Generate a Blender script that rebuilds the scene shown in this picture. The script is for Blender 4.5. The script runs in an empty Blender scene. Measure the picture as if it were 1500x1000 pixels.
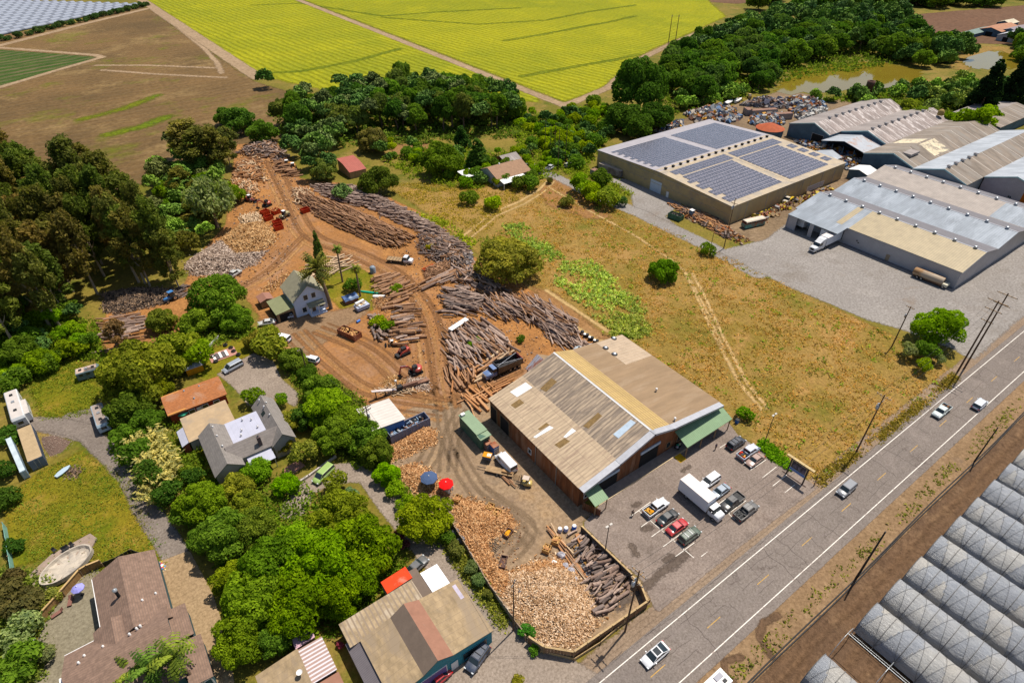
# Aerial view of a lumber yard beside a country road. World axes: +x runs along the road,+y across it,metres.
import bpy,math,random
import numpy as np
from mathutils import Vector,Matrix
rad = math.radians
RNG = random.Random(11)
NP = np.random.RandomState(5)
SC = bpy.context.scene
COL = SC.collection
# ------------------------------------------------------------------ camera geometry (surveyed from the photo)
CAMH,FOC,PIT,YAW = 95.0,880.8,rad(37.176),rad(35.694)
_cp,_sp,_cy,_sy = math.cos(PIT),math.sin(PIT),math.cos(YAW),math.sin(YAW)
CF = np.array([_cp * _sy,_cp * _cy,-_sp]); CR = np.array([_cy,-_sy,0.0]); CD = np.cross(CF,CR)
def gp(px,py,z=0.0):
 """World x, y of the point at height z seen at pixel (px, py) of the 1500 x 1000 survey photo."""
 d = CF + CR * ((px - 750) / FOC) + CD * ((py - 500) / FOC)
 t = (z - CAMH) / d[2]
 return float(d[0] * t),float(d[1] * t)
def gps(pts,z=0.0):
 return [gp(a,b,z) for a,b in pts]
def mpp(x,y,z=0.0):
 return float(np.dot(np.array([x,y,z - CAMH]),CF)) / FOC
# ------------------------------------------------------------------ node helpers
def new_mat(name):
 m = bpy.data.materials.new(name); m.use_nodes = True
 nt = m.node_tree; nt.nodes.clear()
 out = nt.nodes.new('ShaderNodeOutputMaterial')
 b = nt.nodes.new('ShaderNodeBsdfPrincipled')
 nt.links.new(b.outputs[0],out.inputs[0])
 return m,nt,b,out
def setin(nt,node,key,val):
 s = node.inputs[key]
 if hasattr(val,'is_linked'):
  nt.links.new(val,s)
 elif isinstance(val,(tuple,list)):
  s.default_value = (*val,1.0) if len(val) == 3 and len(s.default_value) == 4 else val
 else:
  s.default_value = val
def n_math(nt,op,a,b=None,c=None,clamp=False):
 n = nt.nodes.new('ShaderNodeMath'); n.operation = op; n.use_clamp = clamp
 setin(nt,n,0,a)
 if b is not None: setin(nt,n,1,b)
 if c is not None: setin(nt,n,2,c)
 return n.outputs[0]
def n_mix(nt,f,a,b,blend='MIX'):
 n = nt.nodes.new('ShaderNodeMix'); n.data_type = 'RGBA'; n.blend_type = blend
 setin(nt,n,0,f); setin(nt,n,6,a); setin(nt,n,7,b)
 return n.outputs[2]
def n_noise(nt,vec,scale,detail=4,rough=0.6,dist=0.0):
 n = nt.nodes.new('ShaderNodeTexNoise')
 nt.links.new(vec,n.inputs['Vector'])
 n.inputs['Scale'].default_value = scale; n.inputs['Detail'].default_value = detail
 n.inputs['Roughness'].default_value = rough; n.inputs['Distortion'].default_value = dist
 return n.outputs['Fac']
def n_range(nt,v,a,b,c=0.0,d=1.0):
 n = nt.nodes.new('ShaderNodeMapRange')
 setin(nt,n,0,v); n.inputs[1].default_value = a; n.inputs[2].default_value = b
 n.inputs[3].default_value = c; n.inputs[4].default_value = d
 return n.outputs[0]
def n_map(nt,vec,scale=(1,1,1),rot=(0,0,0),loc=(0,0,0)):
 n = nt.nodes.new('ShaderNodeMapping'); nt.links.new(vec,n.inputs[0])
 n.inputs['Scale'].default_value = scale; n.inputs['Rotation'].default_value = rot
 n.inputs['Location'].default_value = loc
 return n.outputs[0]
def n_bump(nt,h,strength,dist=0.1):
 n = nt.nodes.new('ShaderNodeBump'); n.inputs['Strength'].default_value = strength
 n.inputs['Distance'].default_value = dist; nt.links.new(h,n.inputs['Height'])
 return n.outputs[0]
def n_attr(nt,name):
 n = nt.nodes.new('ShaderNodeAttribute'); n.attribute_name = name
 return n
def n_pos(nt):
 return nt.nodes.new('ShaderNodeNewGeometry').outputs['Position']
def n_obj(nt):
 return nt.nodes.new('ShaderNodeTexCoord').outputs['Object']
def n_sep(nt,vec):
 n = nt.nodes.new('ShaderNodeSeparateXYZ'); nt.links.new(vec,n.inputs[0])
 return n.outputs
def vivid(c,k=1.28):
 g = 0.25 * c[0] + 0.65 * c[1] + 0.1 * c[2]
 return tuple(max(0.002,g + (v - g) * k) for v in c[:3])
def mul(c,k):
 return tuple(max(0.0,min(1.0,v * k)) for v in c[:3])
_MATS = {}
def SM(name,col,rough=0.8,var=0.2,sc=0.6,bump=0.0,metal=0.0,spec=0.3,stripe=None,stretch=None,col2=None,amt2=0.5,sc2=0.25,coat=0.0,grid=None):
 """Surface of a built thing: colour noise, worn patches (col2), ribs or boards (stripe = axis, period, colour depth, bump)."""
 if name in _MATS: return _MATS[name]
 col = vivid(col)
 m,nt,b,out = new_mat(name)
 v = n_obj(nt)
 vs = n_map(nt,v,stretch) if stretch else v
 n1 = n_noise(nt,vs,sc,5,0.65)
 c = n_mix(nt,n_range(nt,n1,0.3,0.7),mul(col,1 - var),mul(col,1 + var))
 if col2:
  n2 = n_noise(nt,n_map(nt,vs,(1,1,1),(0,0,0),(7,3,1)),sc2,6,0.7,0.4)
  c = n_mix(nt,n_range(nt,n2,0.62 - 0.25 * amt2,0.72 - 0.2 * amt2),c,col2)
 h = n1
 if stripe:
  ax,per,cd,bs = stripe
  s = n_sep(nt,v)['XYZ'.index(ax)]
  w = n_math(nt,'SINE',n_math(nt,'MULTIPLY',s,2 * math.pi / per))
  w = n_range(nt,w,-1,1)
  if cd > 0: c = n_mix(nt,n_math(nt,'MULTIPLY',n_math(nt,'POWER',w,3.0),cd),c,mul(col,0.3))
  bmp = n_bump(nt,n_math(nt,'MULTIPLY',w,-1.0),bs,0.05)
  nt.links.new(bmp,b.inputs['Normal'])
 elif bump > 0:
  nf = n_noise(nt,v,sc * 8,4,0.7)
  nt.links.new(n_bump(nt,nf,bump,0.05),b.inputs['Normal'])
 if grid:
  ax,per,width,gcol = grid
  s = n_sep(nt,v)['XYZ'.index(ax)]
  fr = n_math(nt,'FRACT',n_math(nt,'DIVIDE',s,per))
  c = n_mix(nt,n_math(nt,'LESS_THAN',fr,width),c,gcol)
 setin(nt,b,'Base Color',c)
 b.inputs['Roughness'].default_value = rough; b.inputs['Metallic'].default_value = metal
 b.inputs['Specular IOR Level'].default_value = spec
 if coat: b.inputs['Coat Weight'].default_value = coat
 _MATS[name] = m
 return m
def PM(name,col,rough=0.35):
 """Vehicle paint with a little dust."""
 if name in _MATS: return _MATS[name]
 m,nt,b,out = new_mat(name)
 n = n_noise(nt,n_obj(nt),1.3,4,0.6)
 setin(nt,b,'Base Color',n_mix(nt,n_range(nt,n,0.35,0.75,0.0,0.22),col,(0.32,0.27,0.22)))
 b.inputs['Roughness'].default_value = rough; b.inputs['Specular IOR Level'].default_value = 0.5
 b.inputs['Coat Weight'].default_value = 0.35; b.inputs['Coat Roughness'].default_value = 0.12
 _MATS[name] = m
 return m
GLASS = None
def glass_mat():
 global GLASS
 if GLASS: return GLASS
 m,nt,b,out = new_mat('dark_window_glass')
 n = n_noise(nt,n_obj(nt),0.9,2)
 setin(nt,b,'Base Color',n_mix(nt,n,(0.012,0.016,0.02),(0.03,0.045,0.05)))
 b.inputs['Roughness'].default_value = 0.08; b.inputs['Specular IOR Level'].default_value = 0.6
 GLASS = m
 return m
# ------------------------------------------------------------------ object helpers
def tag(o,label=None,cat=None,group=None,kind=None):
 if label: o['label'] = label
 if cat: o['category'] = cat
 if group: o['group'] = group
 if kind: o['kind'] = kind
 return o
def thing(name,label,cat,x,y,z=0.0,rz=0.0,group=None):
 o = bpy.data.objects.new(name,None); COL.objects.link(o)
 o.location = (x,y,z); o.rotation_euler = (0,0,rz); o.empty_display_size = 0.3
 return tag(o,label,cat,group)
def link_mesh(name,me,parent=None):
 o = bpy.data.objects.new(name,me); COL.objects.link(o)
 if parent: o.parent = parent
 return o
class MB:
 """Collects faces in one frame and builds them as one mesh object."""
 def __init__(self,off=(0,0,0)):
  self.v = []; self.f = []; self.m = []; self.mats = []; self.sm = []
  self.off = off
 def mi(self,mat):
  if mat not in self.mats: self.mats.append(mat)
  return self.mats.index(mat)
 def poly(self,pts,mat,smooth=False):
  i = len(self.v)
  self.v += [tuple(p) for p in pts]
  self.f.append(tuple(range(i,i + len(pts)))); self.m.append(self.mi(mat)); self.sm.append(smooth)
 def faces(self,vs,fs,mat,smooth=False):
  i = len(self.v); k = self.mi(mat)
  self.v += [tuple(p) for p in vs]
  for f in fs:
   self.f.append(tuple(i + a for a in f)); self.m.append(k); self.sm.append(smooth)
 def box(self,x0,x1,y0,y1,z0,z1,mat,top=None):
  vs = [(x0,y0,z0),(x1,y0,z0),(x1,y1,z0),(x0,y1,z0),(x0,y0,z1),(x1,y0,z1),(x1,y1,z1),(x0,y1,z1)]
  self.faces(vs,[(3,2,1,0),(0,1,5,4),(1,2,6,5),(2,3,7,6),(3,0,4,7)],mat)
  self.faces(vs[4:],[(0,1,2,3)],top or mat)
 def obox(self,cx,cy,z0,lx,ly,h,ang,mat,taper=1.0,tilt=0.0):
  c,s = math.cos(ang),math.sin(ang); vs = []
  for k,t in ((0,1.0),(1,taper)):
   for ax,ay in ((-1,-1),(1,-1),(1,1),(-1,1)):
    x,y = ax * lx / 2 * t,ay * ly / 2 * t
    vs.append((cx + x * c - y * s,cy + x * s + y * c,z0 + k * h + ax * tilt * lx / 2))
  self.faces(vs,[(3,2,1,0),(0,1,5,4),(1,2,6,5),(2,3,7,6),(3,0,4,7),(4,5,6,7)],mat)
 def prism(self,poly,z0,z1,mat,top=None):
  n = len(poly)
  a = sum(poly[i][0] * poly[(i + 1) % n][1] - poly[(i + 1) % n][0] * poly[i][1] for i in range(n))
  if a < 0: poly = poly[::-1]
  vs = [(x,y,z0) for x,y in poly] + [(x,y,z1) for x,y in poly]
  self.faces(vs,[(i,(i + 1) % n,n + (i + 1) % n,n + i) for i in range(n)],mat)
  self.faces(vs,[tuple(range(n,2 * n))],top or mat)
  self.faces(vs,[tuple(range(n - 1,-1,-1))],mat)
 def slab(self,quad,t,mat):
  """Four 3-D corners (upper surface), thickened downwards by t."""
  lo = [(p[0],p[1],p[2] - t) for p in quad]
  vs = list(quad) + lo
  self.faces(vs,[(0,1,2,3),(7,6,5,4),(0,4,5,1),(1,5,6,2),(2,6,7,3),(3,7,4,0)],mat)
 def tube(self,p,q,r,mat,n=8,r2=None,smooth=True,cap=None):
  p,q = Vector(p),Vector(q); r2 = r if r2 is None else r2
  d = (q - p).normalized()
  u = d.orthogonal().normalized(); w = d.cross(u)
  vs = []
  for c,rr in ((p,r),(q,r2)):
   for i in range(n):
    a = 2 * math.pi * i / n
    vs.append(tuple(c + (u * math.cos(a) + w * math.sin(a)) * rr))
  self.faces(vs,[(i,(i + 1) % n,n + (i + 1) % n,n + i) for i in range(n)],mat,smooth)
  self.faces(vs,[tuple(range(n - 1,-1,-1)),tuple(range(n,2 * n))],cap or mat)
 def lathe(self,prof,mat,n=16,c=(0,0,0),smooth=True,sx=1.0,sy=1.0):
  vs = []; m = len(prof)
  for r,z in prof:
   for i in range(n):
    a = 2 * math.pi * i / n
    vs.append((c[0] + r * sx * math.cos(a),c[1] + r * sy * math.sin(a),c[2] + z))
  fs = [(k * n + i,k * n + (i + 1) % n,(k + 1) * n + (i + 1) % n,(k + 1) * n + i) for k in range(m - 1) for i in range(n)]
  self.faces(vs,fs,mat,smooth)
 def loft(self,rings,mat,smooth=True,caps=True):
  n = len(rings[0]); vs = [p for r in rings for p in r]
  fs = [(k * n + i,(k + 1) * n + i,(k + 1) * n + (i + 1) % n,k * n + (i + 1) % n) for k in range(len(rings) - 1) for i in range(n)]
  self.faces(vs,fs,mat,smooth)
  if caps:
   self.faces(vs,[tuple(range(n)),tuple(range(len(vs) - 1,len(vs) - n - 1,-1))],mat)
 def mesh(self,name):
  me = bpy.data.meshes.new(name)
  o = self.off
  me.from_pydata([(a - o[0],b - o[1],c - o[2]) for a,b,c in self.v],[],self.f)
  for m in self.mats: me.materials.append(m)
  me.polygons.foreach_set('material_index',self.m)
  me.polygons.foreach_set('use_smooth',self.sm)
  me.update()
  return me
 def build(self,name,parent=None):
  return link_mesh(name,self.mesh(name),parent)
def np_mesh(name,V,loops,totals,mats,midx=None,tint=None,smooth=False,vattr=None):
 me = bpy.data.meshes.new(name)
 totals = np.asarray(totals,np.int32); starts = np.concatenate([[0],np.cumsum(totals)[:-1]]).astype(np.int32)
 me.vertices.add(len(V)); me.vertices.foreach_set('co',np.asarray(V,np.float32).ravel())
 me.loops.add(len(loops)); me.loops.foreach_set('vertex_index',np.asarray(loops,np.int32))
 me.polygons.add(len(totals)); me.polygons.foreach_set('loop_start',starts); me.polygons.foreach_set('loop_total',totals)
 for m in mats: me.materials.append(m)
 if midx is not None: me.polygons.foreach_set('material_index',np.asarray(midx,np.int32))
 me.polygons.foreach_set('use_smooth',np.full(len(totals),smooth,bool))
 if tint is not None:
  a = me.attributes.new('tint','FLOAT','FACE'); a.data.foreach_set('value',np.asarray(tint,np.float32))
 for k,arr in (vattr or {}).items():
  a = me.attributes.new(k,'FLOAT','POINT'); a.data.foreach_set('value',np.asarray(arr,np.float32))
 me.update(calc_edges=True); me.validate()
 return me
def inst_mesh(name,tv,tf,M,T,mats,fm=None,tint=None,smooth=False):
 """Repeats a small template (tv, tf) with N transforms as one mesh."""
 tv = np.asarray(tv,float); N,k = len(T),len(tv)
 V = np.einsum('nij,kj->nki',M,tv) + T[:,None,:]
 tl = np.concatenate([np.array(f) for f in tf]); tt = np.array([len(f) for f in tf])
 loops = (tl[None,:] + (np.arange(N) * k)[:,None]).ravel()
 totals = np.tile(tt,N)
 midx = None if fm is None else np.tile(np.array(fm),N)
 tn = None if tint is None else np.repeat(tint,len(tf))
 return np_mesh(name,V.reshape(-1,3),loops,totals,mats,midx,tn,smooth)
# ------------------------------------------------------------------ ground sheets with soft,broken edges
def seg_dist(P,pts,closed=False):
 D = np.full(len(P),1e9)
 n = len(pts)
 for i in range(n if closed else n - 1):
  a = np.array(pts[i]); b = np.array(pts[(i + 1) % n]); ab = b - a
  t = np.clip(((P - a) @ ab) / max(ab @ ab,1e-9),0,1)
  D = np.minimum(D,np.linalg.norm(P - a - t[:,None] * ab,axis=1))
 return D
def poly_sdf(P,poly):
 d = seg_dist(P,poly,True); ins = np.zeros(len(P),bool); n = len(poly)
 for i in range(n):
  (x1,y1),(x2,y2) = poly[i],poly[(i + 1) % n]
  c = ((y1 > P[:,1]) != (y2 > P[:,1]))
  with np.errstate(divide='ignore',invalid='ignore'):
   xi = (x2 - x1) * (P[:,1] - y1) / (y2 - y1 if y2 != y1 else 1e-9) + x1
  ins ^= c & (P[:,0] < xi)
 return np.where(ins,d,-d)
_SHEETS = [0]
def sheet(name,fn,bbox,mat,z,cell,margin,ruts=None,hfn=None):
 x0,x1,y0,y1 = bbox
 _SHEETS[0] += 1; z += (_SHEETS[0] % 10) * 0.0013
 nx,ny = max(2,int((x1 - x0) / cell) + 2),max(2,int((y1 - y0) / cell) + 2)
 X,Y = np.meshgrid(x0 + np.arange(nx) * cell,y0 + np.arange(ny) * cell,indexing='ij')
 P = np.stack([X.ravel(),Y.ravel()],1)
 E = fn(P)
 I,J = np.meshgrid(np.arange(nx - 1),np.arange(ny - 1),indexing='ij')
 q = np.stack([I * ny + J,(I + 1) * ny + J,(I + 1) * ny + J + 1,I * ny + J + 1],-1).reshape(-1,4)
 q = q[E[q].max(1) > -margin]
 used,inv = np.unique(q,return_inverse=True)
 Z = np.full(len(used),z) if hfn is None else z + hfn(P[used])
 V = np.column_stack([P[used],Z])
 va = {'edge': E[used]}
 if ruts: va['rut'] = np.min([seg_dist(P[used],r) for r in ruts],axis=0)
 me = np_mesh(name,V,inv.ravel(),np.full(len(q),4),[mat],vattr=va,smooth=hfn is not None)
 return tag(link_mesh(name,me),kind='structure')
def region(name,poly,mat,z,cell=2.0,margin=1.5,**kw):
 xs = [p[0] for p in poly]; ys = [p[1] for p in poly]; m = margin + cell
 return sheet(name,lambda P: poly_sdf(P,poly),(min(xs) - m,max(xs) + m,min(ys) - m,max(ys) + m),mat,z,cell,margin,**kw)
def strip(name,pts,width,mat,z,cell=None,margin=0.6,**kw):
 cell = cell or max(0.5,width / 4)
 xs = [p[0] for p in pts]; ys = [p[1] for p in pts]; m = width / 2 + margin + cell
 return sheet(name,lambda P: width / 2 - seg_dist(P,pts),(min(xs) - m,max(xs) + m,min(ys) - m,max(ys) + m),mat,z,cell,margin,**kw)
def GM(name,cols,big=0.02,mid=0.15,fine=1.2,bump=0.3,edge=1.2,soft=0.5,rows=None,rut=None,rough=0.95,speck=None,cracks=None,stain=None,lean=0.0,bd=0.15):
 """Ground: three colours broken up at three scales; rows = (angle, period, depth, colour); rut = (colour, width); edges fray by 'edge' metres."""
 m,nt,b,out = new_mat(name)
 cols = [vivid(c) for c in cols]
 p = n_pos(nt)
 nb,nm_,nf = n_noise(nt,p,big,4,0.6,0.3),n_noise(nt,p,mid,6,0.7,0.2),n_noise(nt,p,fine,4,0.75)
 f1 = n_range(nt,n_math(nt,'ADD',n_math(nt,'MULTIPLY',nb,0.6),n_math(nt,'MULTIPLY',nm_,0.4)),0.4 - lean,0.6 - lean)
 c = n_mix(nt,f1,cols[0],cols[1])
 if len(cols) > 2:
  n3 = n_noise(nt,n_map(nt,p,(1,1,1),(0,0,0),(91,37,0)),mid * 0.7,6,0.75)
  c = n_mix(nt,n_range(nt,n3,0.52,0.66),c,cols[2])
 if len(cols) > 3:
  n4 = n_noise(nt,n_map(nt,p,(1,1,1),(0,0,0),(13,77,0)),big * 2.2,6,0.7)
  c = n_mix(nt,n_range(nt,n4,0.54,0.68),c,cols[3])
 c = n_mix(nt,n_range(nt,nf,0.3,0.75,0.0,1.0),n_mix(nt,1.0,c,(0.45,0.43,0.40),'MULTIPLY'),c)
 hgt = n_math(nt,'ADD',nf,n_math(nt,'MULTIPLY',nm_,1.5))
 if rows:
  ang,per,dep,rc = rows
  pr = n_map(nt,p,(1,1,1),(0,0,ang))
  s = n_sep(nt,pr)[0]
  wob = n_math(nt,'MULTIPLY',n_math(nt,'SUBTRACT',n_noise(nt,p,0.05,3),0.5),per * 1.2)
  w = n_range(nt,n_math(nt,'SINE',n_math(nt,'MULTIPLY',n_math(nt,'ADD',s,wob),2 * math.pi / per)),-1,1)
  br = n_range(nt,n_noise(nt,n_map(nt,pr,(1,0.08,1)),0.35,4,0.7),0.35,0.65)
  c = n_mix(nt,n_math(nt,'MULTIPLY',n_math(nt,'MULTIPLY',w,dep),br),c,rc)
  hgt = n_math(nt,'SUBTRACT',hgt,n_math(nt,'MULTIPLY',w,1.5))
 if rut:
  rc,rw = rut
  d = n_attr(nt,'rut').outputs['Fac']
  wob = n_math(nt,'MULTIPLY',n_math(nt,'SUBTRACT',n_noise(nt,p,0.12,4),0.5),5.0)
  dd = n_math(nt,'ADD',d,wob)
  near = n_range(nt,dd,rw * 0.3,rw * 1.4,1.0,0.0)
  dj = n_math(nt,'ADD',d,n_math(nt,'MULTIPLY',n_math(nt,'SUBTRACT',n_noise(nt,p,0.3,5,0.7),0.5),3.5))
  tr = n_range(nt,n_math(nt,'SINE',n_math(nt,'MULTIPLY',dj,2.9)),0.0,1.0)
  k = n_math(nt,'MULTIPLY',near,n_math(nt,'ADD',n_math(nt,'MULTIPLY',tr,n_range(nt,nm_,0.42,0.62,0.0,0.55)),n_range(nt,nm_,0.4,0.6,0.0,0.5)),clamp=True)
  c = n_mix(nt,k,c,rc)
  hgt = n_math(nt,'ADD',hgt,n_math(nt,'MULTIPLY',tr,0.6))
 if stain:
  ns = n_noise(nt,n_map(nt,p,(1,1,1),(0,0,0),(5,19,0)),stain[1],6,0.75,0.6)
  c = n_mix(nt,n_range(nt,ns,0.60,0.72,0.0,0.8),c,stain[0])
 if speck:
  sp,scol = speck
  ng = n_noise(nt,p,sp,2,0.5)
  c = n_mix(nt,n_range(nt,ng,0.66,0.74),c,scol)
 if cracks:
  vo = nt.nodes.new('ShaderNodeTexVoronoi'); vo.feature = 'DISTANCE_TO_EDGE'
  wv = n_mix(nt,0.06,p,nt.nodes.new('ShaderNodeTexNoise').outputs['Color'])
  pw = nt.nodes.new('ShaderNodeVectorMath'); pw.operation = 'ADD'
  nn = nt.nodes.new('ShaderNodeTexNoise'); nt.links.new(p,nn.inputs['Vector']); nn.inputs['Scale'].default_value = 0.5; nn.inputs['Detail'].default_value = 5
  sc_ = nt.nodes.new('ShaderNodeVectorMath'); sc_.operation = 'SCALE'; nt.links.new(nn.outputs['Color'],sc_.inputs[0]); sc_.inputs['Scale'].default_value = 3.0
  nt.links.new(p,pw.inputs[0]); nt.links.new(sc_.outputs[0],pw.inputs[1])
  nt.links.new(pw.outputs[0],vo.inputs['Vector']); vo.inputs['Scale'].default_value = cracks[0]
  k = n_math(nt,'MULTIPLY',n_range(nt,vo.outputs['Distance'],0.0,cracks[1],1.0,0.0),n_range(nt,nm_,0.45,0.6))
  c = n_mix(nt,n_math(nt,'MULTIPLY',k,0.75),c,cracks[2])
 setin(nt,b,'Base Color',c)
 b.inputs['Roughness'].default_value = rough; b.inputs['Specular IOR Level'].default_value = 0.15
 nt.links.new(n_bump(nt,hgt,bump,bd),b.inputs['Normal'])
 if edge is not None:
  e = n_attr(nt,'edge').outputs['Fac']
  a = n_math(nt,'ADD',e,n_math(nt,'MULTIPLY',n_math(nt,'SUBTRACT',n_math(nt,'ADD',n_math(nt,'MULTIPLY',nm_,0.5),n_math(nt,'MULTIPLY',nf,0.5)),0.5),edge * 3))
  al = n_range(nt,a,-soft / 2,soft / 2)
  tr_ = nt.nodes.new('ShaderNodeBsdfTransparent'); ms = nt.nodes.new('ShaderNodeMixShader')
  nt.links.new(al,ms.inputs[0]); nt.links.new(tr_.outputs[0],ms.inputs[1]); nt.links.new(b.outputs[0],ms.inputs[2])
  nt.links.new(ms.outputs[0],out.inputs[0])
 return m
# ------------------------------------------------------------------ setting: ground sheets
g_base = GM('ground_grass',[(0.15,0.145,0.04),(0.26,0.20,0.075),(0.10,0.125,0.03),(0.31,0.22,0.10)],0.02,0.11,1.1,0.5,edge=None)
me = bpy.data.meshes.new('ground')
me.from_pydata([(-1500,-600,0),(2600,-600,0),(2600,3200,0),(-1500,3200,0)],[],[(0,1,2,3)]); me.materials.append(g_base)
tag(link_mesh('ground',me),kind='structure')
g_field = GM('dry_field_grass',[(0.39,0.26,0.12),(0.27,0.20,0.072),(0.45,0.285,0.14),(0.20,0.175,0.055)],0.02,0.10,1.2,1.3,edge=2.2,soft=1.2,bd=0.35)
region('dry_field',gps([(560,268),(640,282),(700,262),(735,272),(800,262),(845,276),(1040,364),(1170,425),(1300,488),(1370,520),(1402,552),
        (1290,645),(1200,712),(1130,668),(1085,640),(1055,592),(990,545),(915,498),(880,492),(840,455),(790,430),(700,400),(700,372),(648,328)]),g_field,0.02,2.0,3)
g_yard = GM('orange_yard_dirt',[(0.41,0.215,0.105),(0.31,0.165,0.083),(0.48,0.265,0.13),(0.245,0.138,0.08)],0.03,0.13,1.3,0.6,edge=1.6,soft=0.8,rut=((0.29,0.16,0.09),7.0),bd=0.18)
haul = [gps([(392,235),(420,290),(450,345),(520,375),(575,405),(615,450),(632,500),(640,550),(650,600)]),
  gps([(450,345),(400,395),(350,425)]),gps([(470,480),(540,510),(600,560),(660,590)]),gps([(430,490),(480,540),(540,580),(650,600)]),
  gps([(640,600),(700,570),(760,540)])]
region('yard_dirt',gps([(345,212),(405,208),(440,262),(530,272),(640,322),(690,375),(735,395),(800,440),(860,488),(905,498),(800,530),(715,600),
        (690,640),(640,625),(545,600),(500,560),(450,530),(425,500),(385,478),(372,450),(352,428),(290,470),(240,495),(160,530),(140,500),
        (160,450),(270,420),(285,380),(330,330),(340,260)]),g_yard,0.035,1.5,3,ruts=haul)
g_lot = GM('tan_lot_dirt',[(0.37,0.275,0.19),(0.31,0.23,0.165),(0.40,0.285,0.185),(0.27,0.205,0.15)],0.04,0.16,1.4,0.35,edge=1.5,soft=0.9,rut=((0.20,0.135,0.085),3.5),stain=((0.15,0.10,0.07),0.16),bd=0.1)
turn = [gps([(650,600),(660,650),(700,720),(760,770),(780,790)]),gps([(640,640),(620,680),(570,700)]),gps([(700,720),(735,745),(770,775),(745,810)]),gps([(680,600),(660,640),(655,690)])]
region('lumber_lot',gps([(560,632),(600,598),(650,585),(720,590),(868,752),(848,770),(944,856),(955,884),(838,958),(795,945),(740,892),(694,838),(668,785),(612,728),(572,690)]),g_lot,0.05,1.2,3,ruts=turn)
g_park = GM('parking_asphalt',[(0.30,0.25,0.22),(0.255,0.212,0.187),(0.335,0.28,0.245),(0.215,0.178,0.156)],0.05,0.25,3.0,0.12,edge=0.35,soft=0.2,stain=((0.125,0.09,0.07),0.14),cracks=(0.16,0.012,(0.12,0.085,0.065)),bd=0.03)
region('parking_lot',gps([(866,754),(884,733),(1062,612),(1082,638),(1132,670),(1198,714),(1090,796),(962,898),(940,850),(852,768)]),g_park,0.065,1.0,1.0)
g_shoulder = GM('road_shoulder',[(0.32,0.245,0.185),(0.275,0.21,0.16),(0.35,0.27,0.205)],0.05,0.2,2.2,0.25,edge=1.1,soft=0.5,stain=((0.17,0.12,0.085),0.1))
strip('road_shoulder',[(-60,21.8),(520,21.8)],15.5,g_shoulder,0.05,2.0,2)
g_road = GM('road_asphalt',[(0.26,0.226,0.204),(0.222,0.193,0.175),(0.285,0.247,0.224)],0.03,0.2,3.5,0.1,edge=0.15,soft=0.1,rows=(rad(90),1.75,0.35,(0.185,0.152,0.135)),cracks=(0.11,0.014,(0.085,0.065,0.055)),bd=0.03)
strip('road',[(-60,21.9),(520,21.9)],9.6,g_road,0.08,1.2,0.6)
g_ag = GM('sandy_verge',[(0.31,0.215,0.14),(0.26,0.18,0.115),(0.35,0.25,0.165)],0.05,0.22,1.6,0.5,edge=1.0,soft=0.5,stain=((0.15,0.10,0.065),0.12))
region('sandy_verge',[(-20,10.5),(420,10.5),(420,17.2),(-20,17.2)],g_ag,0.06,1.2,1.5)
g_soil = GM('furrow_soil',[(0.19,0.122,0.078),(0.14,0.09,0.06),(0.225,0.15,0.098)],0.05,0.25,1.2,1.0,edge=0.7,soft=0.4,rows=(rad(90),2.4,0.3,(0.09,0.058,0.04)),bd=0.3)
region('tilled_soil',[(-20,-140),(420,-140),(420,12.0),(-20,12.0)],g_soil,0.07,2.0,1.5)
g_tyre = GM('tyre_mark',[(0.13,0.088,0.06),(0.16,0.105,0.07)],0.2,0.5,2.0,0.8,edge=0.5,soft=0.4)
strip('tyre_track',gps([(1140,902),(1118,912),(1112,932),(1122,952),(1130,962)]),1.1,g_tyre,0.085,0.3)
strip('tyre_track',gps([(1085,962),(1060,968),(1062,988),(1075,1000)]),1.0,g_tyre,0.085,0.3)
g_gravel = GM('pale_gravel',[(0.345,0.32,0.30),(0.30,0.276,0.258),(0.38,0.352,0.33),(0.265,0.237,0.213)],0.03,0.14,1.6,0.3,edge=1.5,soft=0.8,stain=((0.19,0.145,0.11),0.09),bd=0.08)
strip('gravel_drive',gps([(768,240),(800,255),(845,275),(940,314),(1040,362),(1110,400)]),6.2,g_gravel,0.045,1.2,2)
region('warehouse_yard',gps([(1050,368),(1120,352),(1165,318),(1240,340),(1400,410),(1500,345),(1560,420),(1490,470),(1425,528),(1398,512),(1330,486),(1270,468),(1150,418)]),g_gravel,0.055,2.0,3)
region('gravel_apron',gps([(915,262),(1000,296),(975,318),(1010,345),(960,330),(930,310),(925,285),(885,262)]),g_gravel,0.04,1.2,2)
g_junk = GM('scrapyard_ground',[(0.27,0.20,0.135),(0.20,0.15,0.105),(0.32,0.24,0.17),(0.16,0.11,0.075)],0.03,0.12,0.9,0.4,edge=2.5,soft=1.5)
region('scrapyard_ground',gps([(960,200),(985,180),(1060,158),(1150,132),(1245,150),(1300,150),(1420,190),(1520,260),(1400,330),(1240,330),(1120,360),(1000,320),(1040,300)]),g_junk,0.03,3,4)
g_yellow = GM('mustard_bloom',[(0.37,0.355,0.006),(0.265,0.28,0.006),(0.40,0.385,0.007),(0.30,0.30,0.007)],0.008,0.035,0.5,1.0,edge=4.5,soft=3,rows=(rad(-5),5.2,0.42,(0.17,0.19,0.008)),bd=0.5)
region('mustard_field',[(109,1300),(106,415),(130,350),(214,268),(222,300),(234,800),(250,1300)],g_yellow,0.05,8,6)
region('mustard_field',[(258,1300),(241,720),(224,262),(262,272),(328,314),(382,335),(440,356),(515,384),(590,470),(700,640),(760,900),(800,1300)],g_yellow,0.05,8,6)
g_track = GM('farm_track',[(0.40,0.30,0.21),(0.33,0.245,0.17),(0.44,0.33,0.23)],0.02,0.1,0.5,0.4,edge=1.6,soft=1.2)
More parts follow.
